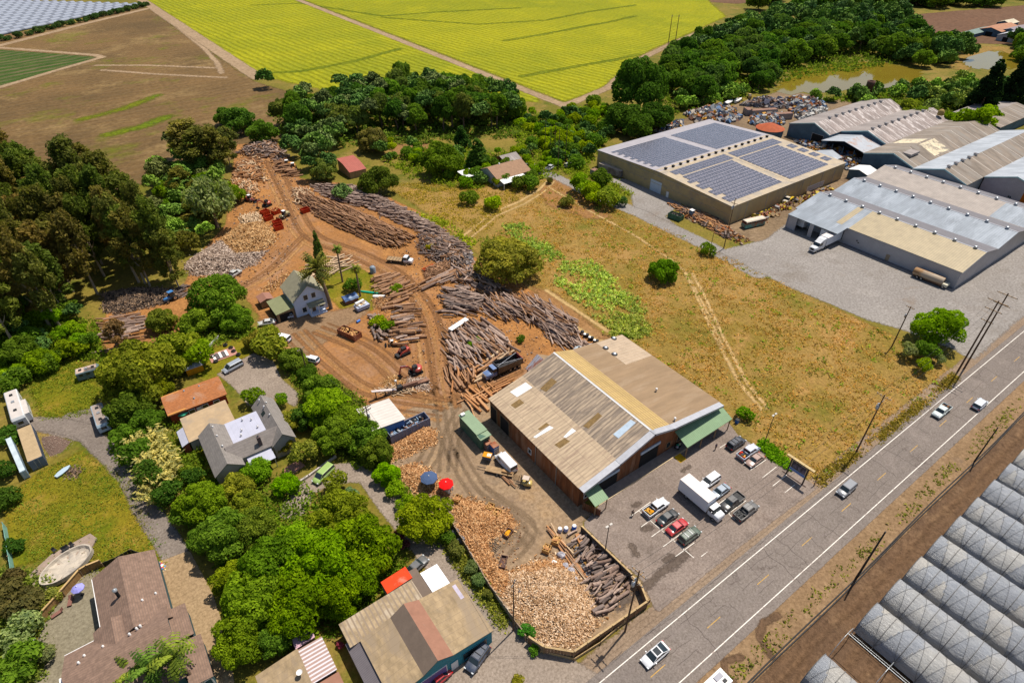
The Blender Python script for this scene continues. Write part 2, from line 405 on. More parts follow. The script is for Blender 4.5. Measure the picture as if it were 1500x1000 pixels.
strip('farm_track',[(252,1300),(237,760),(219,256),(263,269),(330,310),(384,331),(440,350)],6.0,g_track,0.07,2.5,2)
strip('farm_track',[(101,1300),(103,800),(103,412)],9,g_track,0.07,3,2)
g_tram = GM('tram_line',[(0.13,0.17,0.006),(0.20,0.22,0.006)],0.02,0.08,0.4,0.6,edge=4.5,soft=3.0)
for pl in ([(370,8),(440,5),(560,24),(640,18),(760,12)],[(560,26),(700,36),(800,30),(860,18),(930,8)],[(740,60),(800,50),(850,40),(890,33),(930,24)],
        [(380,108),(440,105),(520,90),(585,72)],[(765,112),(830,100),(900,88),(935,80)]):
 strip('crop_line',gps(pl),4.0,g_tram,0.065,3,5)
g_fallow = GM('fallow_soil',[(0.20,0.13,0.068),(0.125,0.085,0.045),(0.275,0.195,0.105),(0.135,0.145,0.03)],0.009,0.03,0.45,0.5,edge=3,soft=2,rows=(rad(84),7.0,0.12,(0.24,0.165,0.085)),bd=0.4)
region('fallow_field',[(98,780),(98,405),(118,330),(60,280),(0,270),(-80,260),(-260,360),(-420,560),(-160,600),(30,690)],g_fallow,0.03,8,6)
g_green = GM('grass_streak',[(0.12,0.17,0.02),(0.16,0.175,0.03)],0.02,0.06,0.5,0.4,edge=5,soft=4)
strip('grass_strip',gps([(160,197),(200,188),(245,172)]),7,g_green,0.06,3,6)
strip('grass_strip',gps([(120,175),(180,160),(230,140)]),5,g_green,0.06,3,6)
g_soilbrown = GM('ploughed_soil',[(0.17,0.10,0.066),(0.145,0.087,0.058),(0.19,0.118,0.08)],0.006,0.02,0.3,0.4,edge=3,soft=2)
region('ploughed_field',gps([(1336,22),(1500,8),(1640,0),(1640,60),(1500,66),(1375,62)]),g_soilbrown,0.04,12,8)
region('ploughed_field',gps([(960,-2),(1080,6),(1130,0),(1180,-14),(1050,-30),(930,-14)]),g_soilbrown,0.04,12,8)
g_crop = GM('row_crop',[(0.055,0.10,0.025),(0.045,0.085,0.02),(0.07,0.12,0.03)],0.02,0.1,0.6,0.8,edge=1.0,soft=1,rows=(rad(70),9.0,0.9,(0.16,0.11,0.06)),bd=0.6)
region('crop_field',gps([(-90,66),(0,73),(143,84),(0,126),(-110,158)]),g_crop,0.06,5,4)
strip('farm_track',gps([(-120,88),(0,67),(120,36),(216,13)]),7,g_track,0.065,3,3)
strip('farm_track',gps([(-60,142),(0,128),(90,101),(150,84),(140,81),(0,70)]),5,g_track,0.07,2.5,3)
for pl in ([(140,96),(220,96),(320,100)],[(150,103),(230,109),(330,114)],[(222,14),(260,40),(300,72),(318,92),(325,108)]):
 strip('farm_track',gps(pl),3.4,g_track,0.075,2,3)
def pond_mat():
 m,nt,b,out = new_mat('pond_water')
 p = n_pos(nt)
 n = n_noise(nt,p,0.03,4)
 setin(nt,b,'Base Color',n_mix(nt,n,(0.15,0.105,0.010),(0.20,0.145,0.018)))
 b.inputs['Roughness'].default_value = 0.05; b.inputs['Specular IOR Level'].default_value = 0.3
 nt.links.new(n_bump(nt,n_noise(nt,p,0.6,3),0.03,0.1),b.inputs['Normal'])
 return m
m_water = pond_mat()
region('pond_water',gps([(1140,138),(1158,116),(1170,102),(1210,98),(1255,93),(1300,94),(1340,103),(1345,120),(1300,128),(1230,130),(1180,134)]),m_water,0.09,4,0.5)
region('pond_water',gps([(1416,94),(1426,84),(1440,78),(1468,77),(1486,86),(1490,98),(1460,100),(1425,100)]),m_water,0.09,4,0.5)
g_bank = GM('pond_bank',[(0.32,0.21,0.09),(0.24,0.17,0.07),(0.17,0.16,0.05)],0.03,0.1,0.6,0.4,edge=2.5,soft=2)
strip('pond_bank',gps([(1405,100),(1426,78),(1442,71),(1472,71),(1498,84),(1510,105)]),12,g_bank,0.07,4,4)
region('pond_bank',gps([(1340,146),(1370,136),(1420,138),(1425,152),(1395,160),(1350,158)]),GM('park_grass',[(0.12,0.17,0.025),(0.16,0.17,0.04)],0.03,0.1,0.6,0.4,edge=2.5,soft=2),0.06,3,3)
FTR = []
g_trk2 = GM('field_track',[(0.53,0.385,0.215),(0.48,0.345,0.19),(0.56,0.41,0.235)],0.03,0.15,1.0,0.4,edge=0.45,soft=0.5)
for pl,w in (([(680,345),(720,312),(760,296),(790,278),(803,264)],1.2),([(690,348),(728,316),(768,299),(797,281),(812,266)],0.9),
        ([(805,275),(860,307),(930,345),(985,382),(1003,398),(1022,430),(1060,510)],0.95),([(1003,398),(1014,420),(1046,490),(1082,560),(1116,600)],0.95),
        ([(1014,400),(1028,425),(1060,495),(1094,560),(1124,598)],0.95),([(790,440),(830,470),(875,500),(915,500)],1.6),([(800,425),(845,455),(890,485)],1.2)):
 strip('field_track',gps(pl),w,g_trk2,0.055,0.6,1.2); FTR.append(gps(pl))
g_bare = GM('bare_earth',[(0.33,0.19,0.10),(0.27,0.16,0.085),(0.37,0.23,0.13)],0.03,0.16,1.2,0.5,edge=2.2,soft=1.5)
region('bare_earth',gps([(780,420),(815,430),(870,480),(905,500),(860,495),(800,455)]),g_bare,0.04,1.5,3)
region('bare_earth',gps([(790,275),(810,262),(835,275),(900,320),(860,320),(800,300)]),g_bare,0.04,1.5,3)
region('bare_earth',gps([(570,213),(640,210),(625,240),(580,232)]),g_bare,0.04,2.5,3)
g_lawn = GM('rough_lawn',[(0.26,0.205,0.055),(0.155,0.165,0.036),(0.33,0.235,0.085),(0.11,0.14,0.028)],0.035,0.15,1.6,0.8,edge=1.6,soft=1.0,bd=0.2)
region('rough_lawn',gps([(5,730),(60,690),(120,660),(185,700),(235,780),(255,825),(215,815),(150,850),(130,780),(40,828),(15,830)]),g_lawn,0.03,1.2,2.5)
region('rough_lawn',gps([(40,545),(110,520),(150,570),(130,610),(60,610)]),g_lawn,0.03,1.2,2.5)
g_greygrav = GM('grey_gravel',[(0.25,0.215,0.19),(0.205,0.175,0.155),(0.29,0.25,0.22)],0.05,0.2,2.0,0.4,edge=0.9,soft=0.5)
strip('gravel_lane',gps([(45,620),(85,622),(125,632),(160,665),(190,697),(215,745),(240,785),(262,820)]),4.2,g_greygrav,0.05,0.8,1.5)
region('gravel_lane',gps([(55,632),(100,605),(135,598),(150,640),(170,680),(130,650),(90,640)]),g_greygrav,0.045,0.8,1.2)
g_conc = GM('tan_concrete',[(0.40,0.30,0.20),(0.36,0.265,0.175),(0.43,0.32,0.215)],0.05,0.25,2.0,0.1,edge=0.15,soft=0.1,bd=0.03)
region('concrete_drive',gps([(222,826),(278,806),(312,870),(335,940),(345,1010),(300,1010),(262,930),(240,880)]),g_conc,0.05,0.8,0.6)
g_patio = GM('patio_concrete',[(0.28,0.25,0.19),(0.25,0.22,0.165),(0.31,0.275,0.21)],0.05,0.25,2.0,0.15,edge=0.15,soft=0.1,cracks=(0.09,0.01,(0.14,0.12,0.09)),bd=0.03)
region('patio',gps([(48,950),(72,902),(118,842),(142,828),(150,850),(165,925),(130,960),(105,1010),(50,1010)]),g_patio,0.05,0.8,0.6)
g_drive = GM('driveway_asphalt',[(0.345,0.29,0.245),(0.30,0.25,0.212),(0.385,0.325,0.275)],0.05,0.2,2.5,0.2,edge=0.7,soft=0.4,cracks=(0.13,0.012,(0.13,0.10,0.08)),stain=((0.16,0.13,0.105),0.15),bd=0.04)
region('driveway',gps([(318,548),(352,528),(372,517),(402,530),(412,555),(436,575),(434,596),(405,582),(365,595),(340,565)]),g_drive,0.045,0.8,1.5)
strip('driveway',gps([(430,745),(445,715),(480,695),(540,690),(572,735),(605,775),(640,820),(690,885),(745,940),(790,990),(820,1020)]),5.2,g_drive,0.045,0.8,1.5)
region('driveway',gps([(662,952),(722,925),(760,915),(835,962),(880,990),(850,1040),(640,1040),(640,990)]),g_drive,0.05,0.8,1.2)
region('rough_lawn',gps([(270,535),(330,500),(370,495),(400,520),(352,525),(318,548),(335,565),(300,560)]),g_lawn,0.03,1.2,2.0)
region('rough_lawn',gps([(262,660),(300,655),(330,700),(300,710),(265,690)]),g_lawn,0.03,1.2,2.0)
region('rough_lawn',gps([(480,385),(545,395),(560,430),(545,455),(500,452),(470,425)]),g_lawn,0.045,1.2,2.0)
g_yarddrive = GM('house_yard',[(0.30,0.205,0.135),(0.26,0.18,0.12),(0.33,0.235,0.16)],0.05,0.2,1.6,0.4,edge=2.0,soft=1.4)
region('house_yard',gps([(380,470),(435,462),(490,455),(540,445),(535,460),(490,490),(450,520),(420,505)]),g_yarddrive,0.045,1.0,2.5)
def offset_line(pl,o):
 P = [np.array(p) for p in pl]; Q = []
 for i in range(len(P) - 1):
  p0,p1,p2,p3 = P[max(0,i - 1)],P[i],P[i + 1],P[min(len(P) - 1,i + 2)]
  for t in np.linspace(0,1,8,endpoint=False): Q.append(0.5 * (2 * p1 + (p2 - p0) * t + (2 * p0 - 5 * p1 + 4 * p2 - p3) * t * t + (3 * p1 - p0 - 3 * p2 + p3) * t ** 3))
 Q.append(P[-1]); Q = np.array(Q); T = np.gradient(Q,axis=0); T /= np.linalg.norm(T,axis=1)[:,None] + 1e-9
 return [tuple(q) for q in Q + np.column_stack([-T[:,1],T[:,0]]) * o]
g_rutd = GM('dark_wheel_rut',[(0.28,0.155,0.085),(0.23,0.125,0.07),(0.32,0.18,0.095)],0.06,0.25,1.5,0.6,edge=0.55,soft=0.6)
g_rutl = GM('pale_wheel_rut',[(0.45,0.27,0.145),(0.40,0.23,0.12),(0.49,0.31,0.18)],0.06,0.25,1.5,0.5,edge=0.7,soft=0.7)
for i,(h,offs) in enumerate(((haul[0],(-3.4,-1.7,-0.4,0.9,2.6,4.0)),(haul[1],(-2,-0.3,1.6)),(haul[2],(-3,-1.2,0.6,2.2)),(haul[3],(-3.5,-1.8,0,1.7,3.4)),(haul[4],(-1,0.8)))):
 for k,o in enumerate(offs): strip('wheel_rut',offset_line(h,o + 0.3 * math.sin(i + k * 2)),0.5 if k % 2 else 1.0,g_rutd if (k + i) % 3 else g_rutl,0.05,0.45,0.9)
g_rutt = GM('lot_wheel_mark',[(0.27,0.20,0.14),(0.24,0.175,0.12)],0.06,0.25,1.5,0.3,edge=0.6,soft=0.7)
for i,h in enumerate(turn):
 for k,o in enumerate((-1.6,0.2,1.9)): strip('wheel_mark',offset_line(h,o),0.45,g_rutt,0.063,0.45,0.9)
g_wet = GM('wet_stain',[(0.15,0.12,0.10),(0.125,0.10,0.085)],0.1,0.4,2.0,0.1,edge=1.2,soft=0.6,bd=0.03)
strip('water_stain',gps([(1006,812),(992,822),(965,842),(935,866),(905,888)]),1.3,g_wet,0.078,0.4,1.0)
for a,b,w_ in (((940,775),(952,772),1.2),((975,820),(985,815),1.0),((930,740),(936,738),.8),((1000,690),(1010,683),.9),((925,800),(932,812),1.1)): strip('oil_stain',gps([a,b]),w_,g_wet,0.076,0.35,0.9)
ck = MB(); rs_ = random.Random(3); m_ck = SM('sealed_crack',(0.085,0.07,0.062),0.9,0.2)
for k in range(34):
 x = 22 + k * 5.6 + rs_.uniform(-2,2); y = rs_.choice((17.4,17.4,21.8,20)); y1 = rs_.choice((26.4,21.8,25.2)); w_ = rs_.uniform(.025,.06)
 if y1 <= y: y1 = y + 4
 while y < y1:
  x2 = x + rs_.uniform(-.35,.35); y2 = y + .7; ck.poly([(x - w_,y,.0945),(x + w_,y,.0945),(x2 + w_,y2,.0945),(x2 - w_,y2,.0945)],m_ck); x,y = x2,y2
for yy in (22.4,24.4,20.3,26.6):
 x = 25
 while x < 200:
  if rs_.random() < .6:
   y = yy + rs_.uniform(-.2,.2)
   for i in range(rs_.randint(4,12)):
    x2,y2 = x + .9,y + rs_.uniform(-.16,.16); ck.poly([(x,y - .035,.0952),(x2,y2 - .035,.0952),(x2,y2 + .035,.0952),(x,y + .035,.0952)],m_ck); x,y = x2,y2
  x += rs_.uniform(2,9)
tag(ck.build('road_cracks'),kind='structure')
wp = SM('white_road_paint',(0.68,0.64,0.58),0.8,0.12,1.5,col2=(0.35,0.28,0.24),amt2=0.35,sc2=1.2)
yp = SM('yellow_road_paint',(0.40,0.26,0.11),0.85,0.2,1.5,col2=(0.28,0.2,0.14),amt2=0.4,sc2=1.0)
mk = MB()
for y in (25.5,18.55):
 mk.poly([(-60,y - 0.075,0.104),(520,y - 0.075,0.104),(520,y + 0.075,0.104),(-60,y + 0.075,0.104)],wp)
x = 2.5
while x < 420:
 if x > 20:
  mk.poly([(x,21.55,0.1),(x + 3.2,21.55,0.1),(x + 3.2,21.68,0.1),(x,21.68,0.1)],yp)
 x += 12.9
tag(mk.build('road_markings'),kind='structure')
mk = MB()
for a,b in (((922.7,756.8),(953,735)),((939,771.7),(966.6,751.4)),((954.4,786),(986,763)),((971.3,800.7),(999.7,779.8)),((989.5,815),(1017,794.6)),((935.5,748),(1016.5,817)),
        ((1041.5,746.7),(1063,730.5)),((1067,752),(1092.8,733)),((1094,758),(1110,746)),((1067,752),(1076,761)),((1054,656),(1070,646)),((1099.4,688.4),(1121.7,673.6)),
        ((1116.3,700),(1137.2,683.7)),((1131.8,711.8),(1153.4,694.5)),((1149.4,721.5),(1164,710)),((1027,815),(1036,808))):
 A,B = Vector(gp(*a)),Vector(gp(*b)); n = (B - A).normalized().orthogonal() * 0.06
 mk.poly([(A.x - n.x,A.y - n.y,0.088),(B.x - n.x,B.y - n.y,0.088),(B.x + n.x,B.y + n.y,0.088),(A.x + n.x,A.y + n.y,0.088)],wp)
tag(mk.build('parking_markings'),kind='structure')
# ------------------------------------------------------------------ vegetation
def leaf_mat(name,trans=0.42):
 """Leaves take the tree's own colour (object colour) with leaf-to-leaf variation."""
 m,nt,b,out = new_mat(name)
 nt.nodes.remove(b)
 oc = nt.nodes.new('ShaderNodeObjectInfo').outputs['Color']
 t = n_attr(nt,'tint').outputs['Fac']
 c = n_mix(nt,n_range(nt,t,0.0,1.0),n_mix(nt,1.0,oc,(0.45,0.52,0.5),'MULTIPLY'),n_mix(nt,1.0,oc,(1.75,1.55,1.1),'MULTIPLY'))
 df = nt.nodes.new('ShaderNodeBsdfDiffuse'); tl = nt.nodes.new('ShaderNodeBsdfTranslucent'); mx = nt.nodes.new('ShaderNodeMixShader')
 nt.links.new(c,df.inputs[0]); nt.links.new(n_mix(nt,1.0,c,(0.95,1.1,0.5),'MULTIPLY'),tl.inputs[0])
 mx.inputs[0].default_value = trans
 nt.links.new(df.outputs[0],mx.inputs[1]); nt.links.new(tl.outputs[0],mx.inputs[2]); nt.links.new(mx.outputs[0],out.inputs[0])
 return m
M_LEAF = leaf_mat('leaves')
M_BARK = SM('tree_bark',(0.17,0.12,0.085),0.95,0.35,2.0,stretch=(1,1,0.2))
M_PALEBARK = SM('pale_bark',(0.36,0.29,0.22),0.9,0.35,1.2,stretch=(1,1,0.2),col2=(0.20,0.14,0.10))
def unit_dirs(n,rs):
 v = rs.normal(size=(n,3)); return v / np.linalg.norm(v,axis=1)[:,None]
def leaves_from(P,N,size,rs,aspect=1.7,droop=0.0):
 """A bent leaf-spray quad at each point, facing its normal."""
 n = len(P)
 N = N / np.linalg.norm(N,axis=1)[:,None]
 u = np.cross(N,unit_dirs(n,rs)); u /= np.linalg.norm(u,axis=1)[:,None] + 1e-9
 w = np.cross(N,u)
 s = size * rs.uniform(0.55,1.3,n)
 M = np.stack([u * (s * aspect)[:,None],w * s[:,None],N * s[:,None]],axis=2)
 tv = [(-0.5,0.02,0),(-0.1,-0.5,0.06),(0.5,-0.05,-0.14),(0.12,0.5,0.05)]
 return tv,[(0,1,2,3)],M,P
def crown_mesh(name,lobes,n,size,seed,jag=0.75,shell=(0.72,1.05),aspect=1.7,upbias=0.25,lowcut=-0.75):
 rs = np.random.RandomState(seed)
 C = np.array([l[0] for l in lobes]); Rr = np.array([l[1] for l in lobes]); SQ = np.array([l[2] if len(l) > 2 else 0.85 for l in lobes])
 k = rs.choice(len(lobes),int(n * 1.7),p=Rr ** 2 / (Rr ** 2).sum())
 d = unit_dirs(len(k),rs); d[:,2] += upbias; d /= np.linalg.norm(d,axis=1)[:,None]
 rr = Rr[k] * rs.uniform(shell[0],shell[1],len(k))
 P = C[k] + d * rr[:,None] * np.stack([np.ones(len(k)),np.ones(len(k)),SQ[k]],1)
 keep = d[:,2] > lowcut
 for j in range(len(lobes)):
  q = (P - C[j]) / np.array([1,1,SQ[j]]); keep &= ~((np.linalg.norm(q,axis=1) < 0.66 * Rr[j]) & (k != j))
 P,d,k = P[keep][:n],d[keep][:n],k[keep][:n]
 tv,tf,M,T = leaves_from(P,d + jag * unit_dirs(len(P),rs),size,rs,aspect)
 lt = rs.uniform(0.1,0.9,len(lobes))
 tint = np.clip(0.55 * lt[k] + 0.45 * rs.rand(len(P)),0,1)
 return inst_mesh(name,tv,tf,M,T,[M_LEAF],None,tint)
def dome_lobes(seed,n,rad_l=(0.22,0.36),flat=0.8,top=0.0):
 rs = np.random.RandomState(seed); L = []
 while len(L) < n:
  v = unit_dirs(1,rs)[0]
  if v[2] < -0.45: continue
  r = rs.uniform(*rad_l); q = rs.uniform(0.55,0.8)
  L.append(((v[0] * q,v[1] * q,v[2] * q * flat + top * v[2]),r))
 L.append(((0,0,0),0.55))
 return L
def cone_lobes(seed,n,h=2.6):
 rs = np.random.RandomState(seed); L = []
 for i in range(n):
  t = (i + rs.rand()) / n; a = rs.rand() * 6.28; r = (1 - t) * 0.72 + 0.05
  L.append(((r * 0.8 * math.cos(a),r * 0.8 * math.sin(a),-1 + t * h),0.16 + 0.25 * (1 - t),0.6))
 return L
def euc_lobes(seed,n,h=3.4):
 rs = np.random.RandomState(seed); L = []
 for i in range(n):
  t = rs.rand() ** 0.8; a = rs.rand() * 6.28; q = (0.35 + 0.55 * math.sin(math.pi * min(1,t * 0.85 + 0.15))) * rs.uniform(0.3,1.0)
  L.append(((q * math.cos(a),q * math.sin(a),-1.3 + t * h),rs.uniform(0.17,0.33),1.1))
 return L
CROWNS = {
 'broad': [crown_mesh('broad_crown',dome_lobes(s,34),5200,0.085,s) for s in (1,2,3,4)],
 'big': [crown_mesh('big_crown',dome_lobes(s,52,(0.16,0.28)),9500,0.055,s) for s in (21,22,23)],
 'wood': [crown_mesh('wood_crown',dome_lobes(s,22,(0.26,0.42)),2300,0.13,s) for s in (11,12,13,14)],
 'shrub': [crown_mesh('shrub_crown',dome_lobes(s,14,(0.3,0.5),0.7),1200,0.14,s) for s in (31,32,33)],
 'cone': [crown_mesh('cone_crown',cone_lobes(s,46),3600,0.11,s,0.9) for s in (41,42)],
 'euc': [crown_mesh('gum_crown',euc_lobes(s,44),3900,0.092,s,1.0,(0.3,1.1),2.2,0.0,-2) for s in (51,52,53,54)],
 'wispy': [crown_mesh('wispy_crown',dome_lobes(s,26,(0.2,0.34)),2000,0.08,s,1.0,(0.2,1.1),2.4,0.1,-2) for s in (61,62)],
}
def trunk_mesh(name,seed,mat,limbs=6,spread=0.45,start=0.35):
 """Unit-high tapered trunk with limbs; base radius 1/18."""
 rs = random.Random(seed); mb = MB()
 pts = [Vector((0,0,-0.02))]
 for i in range(1,6):
  pts.append(Vector((rs.uniform(-0.02,0.02) * i,rs.uniform(-0.02,0.02) * i,i / 5)))
 rad_ = [0.05,0.042,0.035,0.027,0.018,0.008]
 for i in range(5): mb.tube(pts[i],pts[i + 1],rad_[i],mat,7,rad_[i + 1])
 for k in range(limbs):
  t = rs.uniform(start,0.9); i = int(t * 5); p = pts[i].lerp(pts[min(5,i + 1)],t * 5 - i)
  a = rs.random() * 6.28; L = spread * (1.15 - t)
  q = p + Vector((math.cos(a) * L,math.sin(a) * L,L * 0.75)); m_ = p.lerp(q,0.5) + Vector((0,0,-0.02))
  mb.tube(p,m_,0.02 * (1.3 - t),mat,5,0.014 * (1.3 - t)); mb.tube(m_,q,0.014 * (1.3 - t),mat,5,0.004)
 return mb.mesh(name)
TRUNKS = [trunk_mesh('tree_trunk',s,M_BARK) for s in (1,2)]
GUMS = [trunk_mesh('gum_trunk',s,M_PALEBARK,12,0.30,0.3) for s in (3,4)]
TREES = 0
LEAFY = []
def tree(kind,x,y,r,h,col,label,group=None,name=None,vs=1.0,var=0.18,cat='tree'):
 if kind in ('broad','big','wood'):
  LEAFY.append((kind,x,y,r,h,col,label,group,name,vs,var,cat))
 else:
  plant(kind,x,y,r,h,col,label,group,name,vs,var,cat)
def plant(kind,x,y,r,h,col,label,group=None,name=None,vs=1.0,var=0.18,cat='tree'):
 """h = height of the tree; r = crown radius; vs stretches the crown upwards."""
 global TREES
 TREES += 1
 if kind == 'wood': vs = max(vs,h * 0.5 / r)
 low,high = {'euc': (1.5,2.25),'cone': (1.0,1.62)}.get(kind,(0.6,0.82))
 s = r * vs
 if kind in ('euc','cone'): s = h * (0.8 if kind == 'euc' else 0.97) / (low + high)
 zc = max(h - high * s,0.5 * s)
 if kind in ('broad','big'): zc = min(zc,0.64 * s)
 t = thing(name or {'euc': 'gum_tree','cone': 'cypress_tree','shrub': 'shrub','wispy': 'willow_tree'}.get(kind,'leafy_tree'),label,cat,x,y,0,RNG.random() * 6.28,group)
 me = CROWNS[kind][TREES % len(CROWNS[kind])]
 c = link_mesh('crown',me,t); c.location = (0,0,zc); c.scale = (r,r,s)
 col = vivid(col,1.12); v = 1 + RNG.uniform(-var,var)
 c.color = (col[0] * v * LK * 0.93 * (1 + RNG.uniform(-0.12,0.12)),col[1] * v * LK * 0.94,col[2] * v * LK,1)
 tk = link_mesh('trunk',(GUMS if kind == 'euc' else TRUNKS)[TREES % 2],t)
 th = max(zc + 0.35 * s,0.5); fat = 0.5 if kind == 'euc' else (0.9 if kind != 'shrub' else 0.5)
 tk.scale = (th * fat,th * fat,th)
 return t
def distant_leaf_mat():
 m,nt,b,out = new_mat('distant_leaves')
 oc = n_attr(nt,'tree_colour').outputs['Color']
 setin(nt,b,'Base Color',oc); b.inputs['Roughness'].default_value = 1.0; b.inputs['Specular IOR Level'].default_value = 0.0
 return m
def flush_trees(limit=290):
 KEEP = ((432,742,8),(456,710,8),(508,240,13),(686,252,9),(738,247,16),(425,245,10),(580,740,5),(285,318,6))
 def clear(a):
  x,y,r = a[1:4]; v = np.array([x,y,0.6 * r - CAMH]); c = v @ CF; px,py = 750 + FOC * (v @ CR) / c,500 + FOC * (v @ CD) / c; rp = FOC * r / c
  return not any(math.hypot(px - q[0],py - q[1]) < q[2] + 0.8 * rp for q in KEEP)
 LEAFY[:] = [a for a in LEAFY if clear(a)]
 LEAFY.sort(key=lambda a: -a[3] / mpp(a[1],a[2]))
 for a in LEAFY[:limit]: plant(*a)
 rest = LEAFY[limit:]
 if not rest: return
 rs = np.random.RandomState(9); Ms,Ps,Cs = [],[],[]
 protos = [dome_lobes(s,20,(0.26,0.42)) for s in (71,72,73)]
 for i,a in enumerate(rest):
  kind,x,y,r,h,col = a[:6]; n = 1100; L = protos[i % 3]
  C = np.array([l[0] for l in L]); Rr = np.array([l[1] for l in L]); k = rs.choice(len(L),n,p=Rr ** 2 / (Rr ** 2).sum())
  d = unit_dirs(n,rs); d[:,2] = np.abs(d[:,2]) * 0.9 + 0.05
  sv = r * a[9]; zc = max(h - 0.82 * sv,0.5 * sv); rt = rs.rand() * 6.28; c_,s_ = math.cos(rt),math.sin(rt)
  P = C[k] + d * (Rr[k] * rs.uniform(0.75,1.05,n))[:,None]
  P = np.column_stack([x + r * (P[:,0] * c_ - P[:,1] * s_),y + r * (P[:,0] * s_ + P[:,1] * c_),zc + sv * P[:,2]])
  tv,tf,M,T_ = leaves_from(P,d + 0.75 * unit_dirs(n,rs),0.17 * r,rs)
  v = 1 + rs.uniform(-0.18,0.18)
  cc = np.array(col) * v * 2.0 * (0.7 + 0.6 * (0.55 * rs.uniform(0.1,0.9,len(L))[k] + 0.45 * rs.rand(n)))[:,None]
  Ms.append(M); Ps.append(T_); Cs.append(cc)
 C = np.concatenate(Cs)
 me = inst_mesh('far_woodland',tv,tf,np.concatenate(Ms),np.concatenate(Ps),[distant_leaf_mat()])
 at = me.attributes.new('tree_colour','FLOAT_COLOR','FACE'); at.data.foreach_set('color',np.column_stack([C,np.ones(len(C))]).astype(np.float32).ravel())
 tag(link_mesh('far_woodland',me),kind='stuff')
LK = 1.8
def at_crown(px,py,wpx,kfac=1.0,hr=1.5):
 """Tree whose crown centre is seen at (px, py), wpx wide; returns x, y, radius, height."""
 r = 3.0
 for _ in range(4):
  h = hr * 2 * r * 0.5 + r * 0.3
  zc = min(max(h - 0.82 * r,0.5 * r),0.64 * r)
  x,y = gp(px,py,zc); r = wpx / 2 * mpp(x,y,zc)
 return x,y,r,hr * r + r * 0.3
G_DARK,G_MID,G_BRIGHT = (0.045,0.085,0.018),(0.075,0.125,0.022),(0.12,0.19,0.022)
G_LIME,G_OLIVE,G_GUM,G_SAGE,G_YEL = (0.17,0.22,0.025),(0.105,0.105,0.03),(0.125,0.118,0.042),(0.15,0.18,0.085),(0.20,0.19,0.028)
def in_poly(x,y,poly):
 return poly_sdf(np.array([[x,y]]),poly)[0]
def grove(poly_px,spacing,kinds,label,group,rr=(3.5,5.5),hh=(9,14),seed=0,maxn=400,jitter=0.42,world=False):
 poly = poly_px if world else gps(poly_px)
 rs = random.Random(seed); xs = [p[0] for p in poly]; ys = [p[1] for p in poly]
 pts = []
 y = min(ys); row = 0
 while y < max(ys):
  x = min(xs) + (row % 2) * spacing / 2
  while x < max(xs):
   px,py = x + rs.uniform(-1,1) * spacing * jitter,y + rs.uniform(-1,1) * spacing * jitter
   if in_poly(px,py,poly) > 0: pts.append((px,py))
   x += spacing
  y += spacing * 0.87; row += 1
 if len(pts) > maxn: pts = rs.sample(pts,maxn)
 for px,py in pts:
  kind,col,lab = rs.choice(kinds)
  tree(kind,px,py,rs.uniform(*rr),rs.uniform(*hh),col,lab or label,group + (' ' + lab if lab and lab != label else ''),vs=rs.uniform(0.9,1.25))
WB = 'bushy tree in the wood between the log yard and the mustard field'
grove([(418,178),(455,164),(530,146),(600,138),(680,142),(745,158),(770,190),(700,196),(640,196),(560,200),(500,205),(440,205),(400,192)],8.6,
        [('wood',G_DARK,'dark green ' + WB),('wood',(0.06,0.10,0.022),'mid green ' + WB),('wood',(0.08,0.10,0.03),'olive green ' + WB),('wood',G_MID,'mid green ' + WB)],WB,'wood behind the yard',(4.3,6.4),(12,17),3)
WE = 'tree along the edge of the wood above the log stacks'
grove([(415,205),(500,205),(545,222),(530,262),(480,262),(455,268),(425,235)],7.2,
        [('broad',(0.085,0.115,0.032),'olive leafy ' + WE),('broad',G_DARK,'dark leafy ' + WE),('broad',G_MID,'green leafy ' + WE)],WE,'edge of the wood',(3.2,4.6),(8,12),5)
WS = 'low shrub in the scrub between the wood and the dry field'
grove([(560,235),(620,245),(690,280),(735,272),(800,262),(830,240),(870,200),(800,190),(760,225),(690,235),(640,215),(560,212)],6.6,
        [('shrub',G_BRIGHT,'bright green ' + WS),('shrub',G_LIME,'lime green ' + WS),('shrub',G_MID,'mid green ' + WS),('broad',G_MID,'taller mid green shrub in the scrub beside the dry field')],WS,'scrub by the dry field',(1.8,3.6),(2.5,5.5),7,90)
WF = 'shrub in the rough ground between mustard field and tan warehouse'
grove([(745,165),(800,172),(880,150),(905,185),(880,225),(862,240),(840,250),(800,235),(770,200)],7.5,
        [('shrub',G_BRIGHT,'bright green ' + WF),('shrub',G_MID,'mid green ' + WF),('shrub',G_LIME,'lime green ' + WF),('broad',G_DARK,'dark round ' + WF)],WF,'scrub by the mustard field',(2.2,4.2),(3,6),8,70)
WR = 'tree in the dense wood left of the pond'
grove([(965,112),(990,88),(1050,62),(1085,45),(1130,30),(1220,26),(1330,34),(1345,60),(1335,88),(1260,84),(1180,92),(1145,108),(1120,134),(1070,146),(1010,160),(965,150)],13.5,
        [('wood',G_DARK,'dark green ' + WR),('wood',(0.07,0.115,0.022),'mid green ' + WR),('wood',(0.062,0.10,0.03),'blue green ' + WR)],WR,'wood by the pond',(6.5,9.5),(12,17),11)
WT = 'tree in the far belt of wood beyond the ploughed field'
grove([(1080,12),(1180,22),(1330,18),(1420,12),(1530,4),(1530,-18),(1400,-16),(1250,-20),(1120,-16)],24,
        [('wood',G_DARK,'dark green ' + WT),('wood',(0.065,0.105,0.022),'green ' + WT)],WT,'far belt of wood',(11,16),(16,22),12,60)
WP = 'tree on the near bank of the pond'
